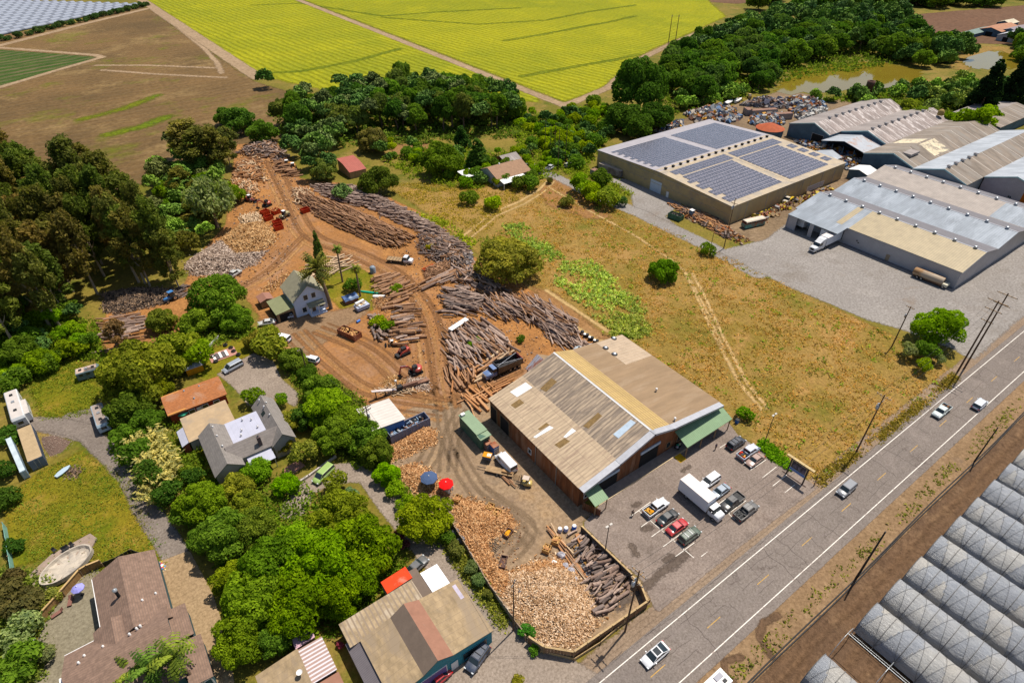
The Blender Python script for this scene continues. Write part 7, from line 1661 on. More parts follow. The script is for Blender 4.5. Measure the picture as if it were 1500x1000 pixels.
mb = MB(); [mb.tube((a,b,.8),(a * .8,b * .95,2.05),.045,M_TRIM,6) for a in (-.8,.6) for b in (-.52,.52)]; mb.box(-.7,.55,-.55,.55,2.05,2.12,SM('pale_guard',(.5,.42,.36),.7)); mb.build('overhead_guard',t)
mb = MB(); mb.box(-.5,0,-.25,.25,.9,1.05,M_TRIM); mb.box(-.62,-.5,-.25,.25,1.0,1.5,M_TRIM); mb.build('seat',t)
mb = MB(); [mb.box(.85,.97,b - .06,b + .06,.1,2.3,M_TRIM) for b in (-.3,.3)]; mb.box(.86,.96,-.3,.3,1.2,1.3,M_TRIM); mb.build('mast',t)
for s in (-1,1): q = MB(); q.box(.97,2.05,s * .28 - .06,s * .28 + .06,.12,.17,M_TRIM); q.build('fork',t)
for x,r in ((.55,.33),(-.9,.27)):
 for s in (-1,1): wheel(t,x,s * .52,r,.24)
x,y = gp(757,700); t2 = thing('pallet_cage','empty wire pallet cage on the forklift tines','cage',x,y,.25,rad(128)); mb = MB()
for i in range(5): mb.tube((-.55 + i * .27,-.6,0),(-.55 + i * .27,.6,0),.03,m_timber,5); mb.tube((-.55,-.6 + i * .3,.0),(.55,-.6 + i * .3,.0),.03,m_timber,5); mb.tube((-.55,-.6 + i * .3,0),(-.55,-.6 + i * .3,.6),.025,m_timber,5); mb.tube((.55,-.6 + i * .3,0),(.55,-.6 + i * .3,.6),.025,m_timber,5)
mb.build('frame',t2)
ro = PM('machine_red',(0.42,0.045,0.025)); oo = PM('machine_orange',(0.50,0.20,0.025)); ky = PM('machine_khaki',(0.36,0.28,0.12))
def arm(mb,pts,w,mat):
 for a,b in zip(pts,pts[1:]):
  d = Vector((b[0] - a[0],0,b[1] - a[1])); n = Vector((-d.z,0,d.x)).normalized() * w
  mb.faces([(a[0] + n.x,-w * .6,a[1] + n.z),(b[0] + n.x,-w * .6,b[1] + n.z),(b[0] - n.x,-w * .6,b[1] - n.z),(a[0] - n.x,-w * .6,a[1] - n.z)] + [(a[0] + n.x,w * .6,a[1] + n.z),(b[0] + n.x,w * .6,b[1] + n.z),(b[0] - n.x,w * .6,b[1] - n.z),(a[0] - n.x,w * .6,a[1] - n.z)],
        [(0,1,2,3),(7,6,5,4),(0,4,5,1),(1,5,6,2),(2,6,7,3),(3,7,4,0)],mat)
def excavator(px,py,h,label,p,s=1.0):
 t = truck('excavator',label,'excavator',px,py,h)
 for sd in (-1,1):
  q = MB(); r = [(1.5 * math.cos(a) if False else (1.05 * (1 if math.cos(a) > 0 else -1) + .38 * math.cos(a)),.42 + .4 * math.sin(a)) for a in [2 * math.pi * i / 20 for i in range(20)]]
  q.loft([[(a,sd * .95 - .26,z) for a,z in r],[(a,sd * .95 + .26,z) for a,z in r]],M_TYRE,False); q.build('track',t)
 mb = MB(); mb.lathe([(1.15,.85),(1.3,1.0),(1.3,1.55),(1.0,1.75),(0,1.8)],p,16,(-.35,0,0)); mb.box(-.9,.9,-.9,.9,.85,1.2,M_TRIM); mb.build('house',t)
 mb = MB(); mb.obox(.35,.35,1.2,1.25,1.0,1.25,0,glass_mat(),.88); mb.obox(.3,.35,2.45,1.2,.95,.1,0,M_TRIM); mb.build('cab',t)
 mb = MB(); arm(mb,[(.8,1.2),(2.0,2.9),(3.9,3.4)],.2,p); mb.build('boom',t)
 mb = MB(); arm(mb,[(3.7,3.6),(4.4,1.4)],.15,p); mb.build('stick',t)
 mb = MB(); mb.tube((1.4,0,1.4),(2.4,0,2.7),.07,M_CHR,6); mb.tube((2.4,0,3.3),(3.8,0,3.75),.06,M_CHR,6); mb.build('ram',t)
 mb = MB(); mb.faces([(4.3,-.4,1.5),(4.8,-.4,1.0),(4.5,-.4,.5),(3.8,-.4,.6),(3.6,-.4,1.0),(4.3,.4,1.5),(4.8,.4,1.0),(4.5,.4,.5),(3.8,.4,.6),(3.6,.4,1.0)],[(0,1,2,3,4),(9,8,7,6,5),(0,5,6,1),(1,6,7,2),(2,7,8,3)],M_TRIM); mb.build('bucket',t)
 mb = MB(); mb.box(1.5,1.65,-1.0,1.0,.15,.6,M_TRIM); mb.box(.9,1.6,-.1,.1,.4,.55,M_TRIM); mb.build('blade',t)
def loader(px,py,h,label,p,s=1.0,forks=False):
 t = truck('wheel_loader',label,'loader',px,py,h); t.scale = (s,s,s)
 mb = MB(); mb.loft([ring(-2.9,.7,.8,1.5,.9),ring(-2.7,.95,.7,2.0,.85),ring(-.6,.95,.7,2.1,.85),ring(-.4,.6,.7,1.4,.9),ring(1.6,.6,.6,1.4,.9)],p); mb.build('body',t)
 mb = MB(); mb.obox(-.2,0,1.5,1.4,1.4,1.5,0,glass_mat(),.88); mb.build('cab',t)
 mb = MB(); mb.obox(-.2,0,3.0,1.35,1.35,.14,0,m_white); mb.build('cab_roof',t)
 mb = MB(); [arm(mb,[(.9,1.8),(2.3,1.3),(3.0,.6)],.16,p) for _ in (0,)]; mb.build('lift_arm',t)
 mb = MB(); mb.faces([(3.0,-1.3,.2),(3.9,-1.3,.15),(3.2,-1.3,1.3),(2.8,-1.3,.9),(3.0,1.3,.2),(3.9,1.3,.15),(3.2,1.3,1.3),(2.8,1.3,.9)],[(0,1,2,3),(7,6,5,4),(0,4,5,1),(2,6,7,3),(3,7,4,0)],M_TRIM); mb.build('bucket',t)
 for x in (1.2,-1.9):
  for sd in (-1,1): wheel(t,x,sd * .95,.72,.55)
 return t
excavator(609,542,180,'red compact excavator reaching over the sawdust',ro)
excavator(391,299,205,'red grapple machine among the red bins at the yard head',PM('machine_red2',(0.40,0.06,0.02)))
t = truck('skid_loader','red tracked skid loader in front of the thick logs','loader',592,515,185)
for sd in (-1,1): q = MB(); q.loft([[(1.0 * (1 if math.cos(a) > 0 else -1) + .35 * math.cos(a),sd * .8 + o,.4 + .38 * math.sin(a)) for a in [2 * math.pi * i / 18 for i in range(18)]] for o in (-.22,.22)],M_TYRE,False); q.build('track',t)
mb = MB(); mb.loft([ring(-1.6,.55,.5,1.3),ring(-1.4,.7,.45,1.6),ring(-.6,.7,.45,1.5),ring(1.0,.6,.4,1.0)],ro); mb.build('body',t)
mb = MB(); mb.obox(.05,0,1.0,1.3,1.0,1.05,0,glass_mat(),.9); mb.obox(.05,0,2.05,1.25,.95,.1,0,M_TRIM); mb.build('cab',t)
for sd in (-1,1): q = MB(); arm(q,[(-1.4,1.75),(.9,1.35),(1.7,.6)],.11,ro); o = q.build('lift_arm',t); o.location = (0,sd * .75,0)
mb = MB(); mb.box(1.6,2.4,-.85,.85,.1,.7,M_TRIM); mb.build('bucket',t)
loader(420,242,150,'yellow wheel loader at the top of the yard, upper of two',oo,.95)
loader(430,247,250,'orange wheel loader at the top of the yard, lower of two',oo)
loader(416,316,210,'khaki wheel loader beside the red steel bins',ky,.85)
loader(366,292,300,'red and grey loader nearest the short poles',PM('machine_red3',(0.38,0.07,0.05)),.8)
loader(574,502,160,'small yellow machine at the weedy logs',oo,.5)
t = truck('farm_tractor','bright blue farm tractor in the shade of the gum trees','tractor',250,437,200); tb = PM('tractor_blue',(0.03,0.17,0.42))
mb = MB(); mb.loft([ring(2.0,.3,.7,1.3),ring(1.9,.38,.7,1.5),ring(.3,.4,.7,1.6),ring(-.9,.5,.6,1.3)],tb); mb.build('body',t)
mb = MB(); mb.obox(-.5,0,1.4,1.4,1.3,1.3,0,glass_mat(),.9); mb.build('cab',t); mb = MB(); mb.obox(-.5,0,2.7,1.5,1.3,.14,0,tb); mb.build('cab_roof',t)
for x,r in ((1.4,.5),(-.9,.85)):
 for s in (-1,1): wheel(t,x,s * .8,r,.4)
t = truck('sawmill','portable sawmill with a pale feed ramp beside the sawdust','sawmill',588,568,-8); rb = SM('rusty_steel',(0.13,0.075,0.055),.8,.35,1.5,col2=(0.25,0.13,0.08))
mb = MB(); mb.slab([(-7.0,-.35,2.6),(-1.2,-.35,.9),(-1.2,.35,.9),(-7.0,.35,2.6)],.18,SM('pale_ramp',(.48,.42,.40),.6,.1)); [mb.box(x_,x_ + .1,-.35,.35,0,z_,M_TRIM) for x_,z_ in ((-6.2,2.2),(-4,1.5),(-2.2,1.0))]; mb.build('feed_ramp',t)
mb = MB(); mb.box(0.2,6.8,-.55,.55,.55,.9,rb); mb.box(.4,4,-.4,.4,.9,1.35,rb); [mb.box(x_,x_ + .12,-.5,.5,0,.55,M_TRIM) for x_ in (1,3,5,6.5)]; mb.build('saw_bed',t)
mb = MB(); mb.box(-1.0,.2,-.6,.6,.3,1.6,M_TRIM); mb.tube((-.8,.2,1.6),(-1.1,.2,3.0),.12,rb,8); mb.lathe([(.0,3.0),(.28,3.05),(.28,3.4),(0,3.5)],m_white,10,(-1.1,.2,0)); mb.build('engine',t)
for s in (-1,1): wheel(t,-.3,s * .7,.36,.25)
def bin_(name,label,px,py,heading,L,W,h,mat,fill=None,cat='skip',z=0.05,inner=None):
 x,y = gp(px,py,h * .5); t = thing(name,label,cat,x,y,z,rad(heading)); tk = .09
 mb = MB(); mb.box(-L / 2,L / 2,-W / 2,W / 2,0,.12,mat)
 for a in ((-L / 2,L / 2,-W / 2,-W / 2 + tk),(-L / 2,L / 2,W / 2 - tk,W / 2),(-L / 2,-L / 2 + tk,-W / 2 + tk,W / 2 - tk),(L / 2 - tk,L / 2,-W / 2 + tk,W / 2 - tk)): mb.box(*a,.12,h,mat)
 n = int(L / .8)
 for i in range(n + 1):
  xx = -L / 2 + i * L / n
  for s in (-1,1): mb.box(xx - .05,xx + .05,s * (W / 2 + .04) - .04,s * (W / 2 + .04) + .04,.05,h - .05,mat)
 mb.build('shell',t)
 if fill:
  q = MB(); rs = random.Random(int(px * 7))
  for i in range(int(26 * L / 3)): q.obox(rs.uniform(-L / 2 + .4,L / 2 - .4),rs.uniform(-W / 2 + .3,W / 2 - .3),h * rs.uniform(.3,.75),rs.uniform(.4,1.3),rs.uniform(.15,.4),rs.uniform(.1,.35),rs.random() * 3,rs.choice(fill))
  o = tag(link_mesh('bin_contents',q.mesh('bin_contents')),'offcuts heaped in the ' + label,'offcuts'); o.location = t.location; o.rotation_euler = t.rotation_euler
 return t
m_rustb = SM('rust_bin',(0.22,0.085,0.05),.8,.3,1.2,col2=(0.30,0.14,0.08)); m_redb = SM('red_bin',(0.36,0.055,0.03),.7,.2,1.0); ow = [SM('offcut_a',(.45,.28,.14),.9,.3,2),SM('offcut_b',(.32,.17,.09),.9,.3,2)]
bin_('steel_bin','long rusty brown bin full of offcuts in the open yard',512,488,112,6.2,2.5,1.7,m_rustb,ow)
for px,py,h,lab in ((388,311,20,'red steel bin nearest the silvery tree'),(404,310,15,'red steel bin full of split wood beside the khaki loader'),(393,319,10,'red steel bin in front of the first red bin'),(406,326,5,'red steel bin alone, upper of two by the haul track'),(408,333,5,'red steel bin alone, lower of two by the haul track'),(447,308,10,'red steel bin at the foot of the big log stack')):
 bin_('steel_bin',lab,px,py,h,2.8,2.0,1.5,m_redb,ow if 'full' in lab else None)
bin_('steel_bin','green dumpster with brown rim beside the tan warehouse',990,317,100,5.0,2.4,1.9,SM('green_bin',(.06,.115,.075),.7,.2),[SM('dark_fill',(.05,.04,.035))])
bin_('steel_bin','dark open box among the offcuts in the firewood lot',737,823,42,2.4,1.1,.6,SM('dark_box',(.10,.06,.05),.8,.3))
bin_('steel_bin','dark bin half full of orange firewood at the heap edge',744,781,20,1.8,1.1,.7,SM('dark_box',(.10,.06,.05)),[SM('orange_board',(0.55,0.27,0.06))])
for px,py,lab in ((718,743,'wooden crate of firewood, middle of three by the orange heap'),(728,752,'wooden crate of firewood, rightmost of three by the orange heap'),(670,731,'wooden crate on the lot below the red parasol'),(815,792,'pale crate of planks at the head of the wood lot, upper'),(801,804,'pale crate of planks at the head of the wood lot, lower')):
 bin_('wooden_crate',lab,px,py,30,1.5,1.2,1.0,SM('crate_wood',(.40,.25,.12),.9,.3,2),ow,cat='crate')
for px,py,lab in ((722,795,'empty wire rack lying by the orange heap, upper of two'),(726,803,'empty wire rack lying by the orange heap, lower of two')):
 x,y = gp(px,py); t = thing('wire_rack',lab,'rack',x,y,.05,rad(20)); mb = MB()
 for i in range(5): mb.tube((-.8,-.55 + i * .27,.1),(.8,-.55 + i * .27,.1),.03,M_TRIM,5); mb.tube((-.8 + i * .4,-.55,.1),(-.8 + i * .4,.55,.1),.03,M_TRIM,5)
 for a in (-.8,.8):
  for b in (-.55,.55): mb.tube((a,b,0),(a,b,.7),.035,M_TRIM,5)
 mb.build('frame',t)
def container(px,py,heading,L,W,h,mat,label,top=None,name='shipping_container',cat='container',z=.05,zref=None):
 x,y = gp(px,py,h if zref is None else zref); t = thing(name,label,cat,x,y,z,rad(heading))
 mb = MB(); mb.box(-L / 2,L / 2,-W / 2,W / 2,.1,h,mat,top or mat); n = int(L / .45)
 for i in range(n):
  xx = -L / 2 + (i + .5) * L / n
  for s in (-1,1): mb.box(xx - .09,xx + .09,s * (W / 2 + .025) - .025,s * (W / 2 + .025) + .025,.2,h - .12,mat)
 mb.build('shell',t)
 mb = MB()
 for s in (-1,1): mb.box(L / 2 + .0,L / 2 + .06,s * W / 4 - W / 4 + .06,s * W / 4 + W / 4 - .06,.2,h - .1,mat); mb.tube((L / 2 + .1,s * .35,.2),(L / 2 + .1,s * .35,h - .1),.03,m_steel,5)
 mb.build('doors',t)
 mb = MB(); [mb.box(a - .07,a + .07,b - .07,b + .07,0,h + .03,mat) for a in (-L / 2,L / 2) for b in (-W / 2,W / 2)]; mb.build('corner_posts',t)
 return t
m_gc = SM('grey_container',(.24,.225,.215),.7,.2,.8,col2=(.15,.12,.11))
container(896,244,-85,12.0,2.5,2.8,m_gc,'long grey container against the left wall of the solar warehouse',SM('pale_top',(.40,.33,.27),.8,.2))
container(878,251,-85,7.5,2.5,2.6,m_gc,'short dark-topped grey container on the bank left of the long one',SM('rust_top',(.20,.12,.09),.8,.3))
t = thing('green_store','long green metal store box with pale green roof left of the barn','shed',46.75,78.9); gw = SM('green_wall',(.075,.13,.095),.6,.12,.6,stripe=('Y',.3,.2,.3)); gr = SM('pale_green_roof',(.22,.28,.19),.6,.1,.6,stripe=('Y',.45,.2,.3))
mb = MB(); mb.box(-1.15,1.15,-4.2,4.2,.1,3.45,gw); mb.build('wall',t)
mb = MB(); mb.slab([(-1.3,-3.0,3.6),(1.35,-3.0,3.75),(1.35,4.3,3.75),(-1.3,4.3,3.6)],.12,gr); mb.slab([(-1.35,-4.6,3.35),(1.35,-4.6,3.5),(1.35,-3.02,3.55),(-1.35,-3.02,3.4)],.1,gr); mb.build('roof',t)
mb = MB(); mb.box(-1.0,-.1,3.3,4.0,3.7,4.15,m_white); mb.build('roof_unit',t)
for px,py,lab,mm in ((714,652,'tall dark cabinet at the end of the green store',SM('rusty_cabinet',(.16,.11,.10),.8,.3,1.5)),(724,656,'blue-fronted machine beside the green store',SM('blue_front',(.05,.10,.26),.6))):
 x,y = gp(px,py,1); t = thing('machine_cabinet',lab,'cabinet',x,y,.05,0); mb = MB(); mb.box(-.7,.7,-.8,.8,0,2.0,mm,m_rustb); mb.build('body',t); mb = MB(); [mb.box(-.6,.6,-.84,-.8,.3 + i * .5,.6 + i * .5,m_steel) for i in range(3)]; mb.build('panels',t)
t = bin_('open_container','open-topped blue container full of machine scrap before the blue barn',598,626,0,9.4,2.5,2.3,SM('blue_grey_container',(.17,.19,.25),.6,.15,.8),[m_steel,rb,M_TRIM,SM('blue_scrap',(.2,.26,.34))],cat='container')
def caravan(px,py,heading,L,W,h,label,z,side,top,slide=False):
 x,y = gp(px,py,h); t = thing('travel_trailer',label,'caravan',x,y,.05,rad(heading))
 mb = MB(); rr = [(-W / 2,.45),(-W / 2,h - .15),(-W / 2 + .15,h),(W / 2 - .15,h),(W / 2,h - .15),(W / 2,.45)]
 mb.loft([[(-L / 2,a,b) for a,b in rr],[(L / 2 - .3,a,b) for a,b in rr],[(L / 2,a * .95,min(b,h - .5) if b > 1 else b + .2) for a,b in rr]],side,False); mb.build('body',t)
 mb = MB(); mb.box(-L / 2 + .1,L / 2 - .4,-W / 2 + .2,W / 2 - .2,h,h + .03,top); [mb.box(a,a + .6,-.3,.3,h + .03,h + .25,m_steel if i % 2 else M_TRIM) for i,a in enumerate((-L * .35,-L * .1,L * .2))]; mb.build('roof',t)
 if slide: mb = MB(); mb.box(-L * .1,L * .4,W / 2 - .02,W / 2 + .9,.6,h - .45,side,top); mb.build('slide_out',t)
 for a in (-L * .3,0,L * .3):
  for s in (-1,1): q = MB(); yy = s * (W / 2 + .01) if not (slide and s > 0 and a >= 0) else W / 2 + .91; q.box(a - .4,a + .4,yy - .02,yy + .02,1.4,2.1,glass_mat()); q.build('window',t)
 q = MB(); q.box(L / 2 - .02,L / 2 + .02,-.5,.5,1.3,2.0,glass_mat()); q.build('window',t)
 for a in (-.5,.5):
  for s in (-1,1): wheel(t,a,s * (W / 2 - .2),.35,.22)
 return t
m_cv = SM('caravan_white',(.56,.56,.56),.5,.08,.8)
caravan(20,592,-85,11.5,2.5,3.1,'long white travel trailer with a slide-out at the gravel lane end',0,m_cv,SM('caravan_roof',(.48,.44,.41),.7,.1),True)
caravan(145,607,-88,8.0,2.3,2.6,'small camper with a grey slatted roof beside the dark tree',0,SM('camper_blue',(.40,.47,.52),.6),SM('slat_roof',(.30,.25,.22),.8,.2,grid=('X',.3,.2,(.2,.17,.15))))
caravan(127,540,-5,4.8,2.5,2.4,'wrecked trailer with a rust-blotched roof in the weeds',0,SM('wreck_side',(.12,.16,.17),.7),SM('blotched_roof',(.42,.33,.28),.8,.3,1.5,col2=(.10,.08,.07),amt2=.6))
container(43,648,-84,12.0,2.5,2.7,SM('blue_grey_end',(.13,.15,.19),.6,.12),'tan-topped storage container below the white travel trailer',SM('tan_top',(.36,.275,.18),.8,.15,.8,stripe=('X',.5,.2,.3)))
container(22,665,-81,12.5,.9,2.2,SM('pale_blue_panel',(.38,.45,.50),.6,.1),'long narrow pale blue trailer left of the tan-topped container',SM('pale_edge',(.45,.5,.52),.6),name='narrow_trailer',cat='trailer')
t = truck('rusty_tanker','rusty old tank body parked along the sawtooth warehouse wall','tank',1361,409,-88); rt = SM('rust_tank',(.27,.17,.10),.8,.35,1.0,col2=(.38,.30,.22),amt2=.6,stretch=(.3,1,1))
mb = MB(); n = 18; mb.loft([[(xx,1.25 * rr * math.cos(2 * math.pi * i / n),1.7 + 1.15 * rr * math.sin(2 * math.pi * i / n)) for i in range(n)] for xx,rr in ((-4.6,.9),(-4.4,1),(3.6,1),(3.8,.9))],rt); mb.build('tank',t)
mb = MB(); mb.box(-4.3,5.0,-.9,.9,.5,.7,rb); mb.box(3.9,5.2,-1.1,1.1,.7,1.5,SM('pale_cab',(.5,.47,.38),.7)); mb.build('chassis',t)
for x in (-3,-1.8,4.3):
 for s in (-1,1): wheel(t,x,s * .95,.48,.35)
t = truck('wrecked_bus','teal hull of a stripped bus with cream roof by the gravel yard','bus',1103,328,-12); tl = SM('teal_hull',(.12,.25,.22),.7,.25,1,col2=(.22,.12,.07))
mb = MB(); mb.box(-4.2,4.2,-1.25,1.25,.3,1.7,tl); mb.box(-4.2,4.2,-1.28,1.28,1.7,1.9,SM('rust_band',(.17,.06,.04),.8)); mb.build('hull',t)
mb = MB(); mb.loft([[(xx,a,b) for a,b in ((-1.2,2.5),(-.9,2.8),(.9,2.8),(1.2,2.5))] for xx in (-4.2,4.2)],SM('cream_bus_roof',(.55,.48,.40),.7,.15),False); [mb.box(a - .05,a + .05,s * 1.2 - .04,s * 1.2 + .04,1.9,2.55,M_CHR) for a in (-4.1,-2,0,2,4.1) for s in (-1,1)]; mb.build('roof',t)
mb = MB(); [mb.box(-4 + i * 2.05,-2.2 + i * 2.05,s * 1.18 - .02,s * 1.18 + .02,1.95,2.45,glass_mat()) for i in range(4) for s in (-1,1)]; mb.build('windows',t)
for i,(px,py,lab) in enumerate(((1118,314,'rusty flat wreck between teal bus and tan warehouse'),(1143,302,'brown stripped chassis along the tan warehouse'))):
 t = truck('stripped_chassis',lab,'wreck',px,py,-8); mb = MB(); mb.box(-3.2,3.2,-1,1,.5,.75,m_rustb); [mb.obox(RNG.uniform(-2.5,2.5),RNG.uniform(-.7,.7),.75,RNG.uniform(.4,1.2),.5,RNG.uniform(.2,.7),RNG.random() * 3,RNG.choice([rb,m_rustb,M_TRIM])) for _ in range(9)]; mb.build('frame',t)
 for x in (-2.2,2.2):
  for s in (-1,1): wheel(t,x,s * .95,.45,.3)
t = truck('old_truck','cream-cabbed old truck with yellow engine along the tan warehouse','truck',1154,293,190)
mb = MB(); g = MB(); cab(mb,g,.5,3.2,2.0,.5,1.5,2.3,SM('cream_cab',(.55,.50,.42),.6)); mb.build('cab',t); g.build('windows',t); mb = MB(); mb.box(-3,.4,-1,1,.8,1.4,SM('yellow_engine',(.50,.36,.05),.7,.3)); mb.build('bed',t)
for x in (2.2,-2):
 for s in (-1,1): wheel(t,x,s * .9,.45,.3)
for px,py,L,hd,mm,lab in ((1118,166,14,-25,SM('grey_wagon',(.30,.26,.24),.8,.2),'grey wagon body in the scrapyard, left of the pair'),(1140,172,14,-25,SM('grey_wagon',(.30,.26,.24)),'grey wagon body in the scrapyard, right of the pair'),(1082,194,12,-22,SM('dark_rack',(.06,.05,.05),.8),'dark steel rack behind the solar roof'),(1095,165,5,60,m_gc,'small grey container at the scrapyard middle')):
 container(px,py,hd,L,2.8,3.0 if 'rack' not in lab else 1.2,mm,lab,SM('rust_top',(.20,.12,.09)),zref=1)
for px,py,lab in ((1068,150,'white boat hull at the wood edge of the scrapyard, left'),(1081,147,'white boat hull at the wood edge of the scrapyard, right')):
 x,y = gp(px,py,1); t = thing('boat_hull',lab,'boat',x,y,0,rad(15)); mb = MB(); mb.loft([[(xx,-w_,1.6),(xx,-w_ * .7,.6),(xx,0,.3),(xx,w_ * .7,.6),(xx,w_,1.6)] for xx,w_ in ((-4,.9),(-2,1.3),(1,1.3),(3,.8),(4.4,.1))],m_white,False); mb.build('hull',t)
t = thing('white_trailer','white trailer with a dark roof hatch on the sandy verge at the bottom edge','trailer',*gp(1047,1003,2.8),.05,0)
mb = MB(); mb.box(-2.6,2.6,-1.15,1.15,.45,2.75,m_white); mb.build('body',t); mb = MB(); mb.box(.6,2.0,.1,.8,2.76,2.9,SM('roof_hatch_grey',(.13,.13,.17),.4)); mb.box(1.4,2.0,-.7,-.2,2.76,2.86,M_TRIM); mb.box(2.5,2.58,-1.1,1.1,2.75,2.82,m_steel); mb.build('roof_hatch',t)
for x in (-.8,.2):
 for s in (-1,1): wheel(t,x,s * 1.05,.36,.22)
x,y = gp(513,437,1); t = thing('tarped_shed','stack under a blue tarpaulin right of the big palm','stack',x,y,.05,0); mb = MB(); mb.box(-1.9,1.9,-1.3,1.3,0,1.5,SM('brown_stack',(.16,.08,.06),.9,.3,2)); mb.build('stack',t)
mb = MB(); mb.loft([[(xx,a,b + .08 * math.sin(xx * 3 + a)) for a,b in ((-1.5,1.25),(-1.2,1.7),(0,1.95),(1.2,1.7),(1.5,1.25))] for xx in (-2.1,-1,0,1,2.1)],SM('blue_tarp',(.045,.08,.18),.45,.3,1.2,col2=(.2,.26,.36),amt2=.4),False); mb.build('tarpaulin',t)
x,y = gp(530,448,1); t = thing('box_trailer','pale open trailer loaded with boxes beside the blue tarpaulin','trailer',x,y,.05,rad(5)); mb = MB(); mb.box(-1.9,1.9,-1.2,1.2,.4,1.4,SM('lilac_panel',(.36,.38,.46),.6)); mb.build('body',t); mb = MB(); [mb.obox(RNG.uniform(-1.4,1.4),RNG.uniform(-.8,.8),1.4,.7,.6,RNG.uniform(.15,.5),RNG.random(),RNG.choice([m_white,ow[0],m_concw])) for _ in range(10)]; mb.tube((-1.6,.5,2.0),(1.2,.9,2.0),.4,m_white,10); mb.build('boxes',t)
x,y = gp(525,470,.4); t = thing('blue_barrel','blue barrel lying in the open yard above the rusty bin','barrel',x,y,.35,rad(20)); mb = MB(); mb.tube((-.6,0,0),(.5,0,0),.35,SM('blue_plastic',(.06,.15,.42),.5),12); mb.build('body',t); mb = MB(); mb.tube((.5,0,0),(.56,0,0),.3,M_TRIM,12); mb.build('lid',t)
x,y = gp(555,433,.5); t = thing('white_boat','small white boat upturned beside the brown logs','boat',x,y,.0,rad(-35)); mb = MB(); mb.loft([[(xx,-w_,0),(xx,-w_ * .8,.5),(xx,0,.75),(xx,w_ * .8,.5),(xx,w_,0)] for xx,w_ in ((-1.7,.5),(-1,.75),(.5,.75),(1.9,.1))],m_white,True); mb.build('hull',t)
x,y = gp(540,427,.5); t = thing('green_canoe','long green canoe on the lawn beside the small white boat','canoe',x,y,.0,rad(-48)); mb = MB(); mb.loft([[(xx,-w_,.1),(xx,-w_ * .7,.45),(xx,0,.55),(xx,w_ * .7,.45),(xx,w_,.1)] for xx,w_ in ((-3.2,.05),(-1.5,.4),(1.5,.4),(3.2,.05))],SM('green_hull',(.05,.33,.22),.5),True); mb.build('hull',t)
x,y = gp(546,395,1); t = thing('grey_tank','upright grey tank at the corner of the house lawn','tank',x,y,0,0); mb = MB(); mb.lathe([(.9,0),(.9,1.8),(.6,2.2),(0,2.3)],SM('grey_plastic',(.22,.25,.28),.5,.1),14); mb.build('shell',t)
x,y = gp(660,380,1); t = thing('black_tank','black cylindrical tank lying among the dark logs','tank',x,y,.9,rad(-15)); mb = MB(); mb.tube((-1.6,0,0),(1.6,0,0),.9,SM('black_tank_paint',(.03,.032,.04),.5),16); mb.build('shell',t); mb = MB(); [mb.box(a - .1,a + .1,-.7,.7,-.9,-.5,rb) for a in (-1,1)]; mb.build('cradle',t)
t = truck('metal_frame','row of red steel frames among the log piles','frame',628,391,10); mb = MB(); [mb.box(-2 + i * .5,-1.85 + i * .5,-1,1,.1,.7,SM('red_frame',(.45,.09,.04),.7)) for i in range(9)]; mb.box(-2,2.2,-1,-.9,.3,.42,m_redb); mb.build('frames',t)
x,y = gp(672,477,1.4); t = thing('white_sheet_roof','white corrugated sheet on stacked timber at the track junction','roof sheet',x,y,1.9,rad(15)); mb = MB(); mb.slab([(-3.3,-.7,.1),(3.3,-.7,.1),(3.3,.7,.2),(-3.3,.7,.2)],.08,m_white); mb.build('sheet',t); mb = MB(); [mb.box(a,a + .3,-.5,.5,-1.9,.02,m_timber) for a in (-3,0,2.7)]; mb.build('posts',t)
x,y = gp(1013,313,1); t = thing('portable_toilet','small blue grey cabin beside the tan warehouse','cabin',x,y,0,0); mb = MB(); mb.box(-.7,.7,-.7,.7,0,2.3,SM('toilet_blue',(.12,.17,.24),.6)); mb.build('body',t); mb = MB(); mb.slab([(-.75,-.75,2.45),(.75,-.75,2.45),(.75,.75,2.55),(-.75,.75,2.55)],.12,m_white); mb.build('roof',t)
for i in range(9):
 px,py = 853 + i * 3.6,487 + i * 2.2 + (i % 2) * 2; x,y = gp(px,py,.5); t = thing('steel_drum','dark steel drum with pale lid in the row behind the barn roof','drum',x,y,.0,0,'drums behind the barn'); mb = MB(); mb.lathe([(.45,0),(.45,1.0)],M_TRIM,12); mb.build('body',t); mb = MB(); mb.lathe([(.43,1.0),(.4,1.05),(0,1.05)],m_white if i % 2 else M_TRIM,12); mb.build('lid',t)
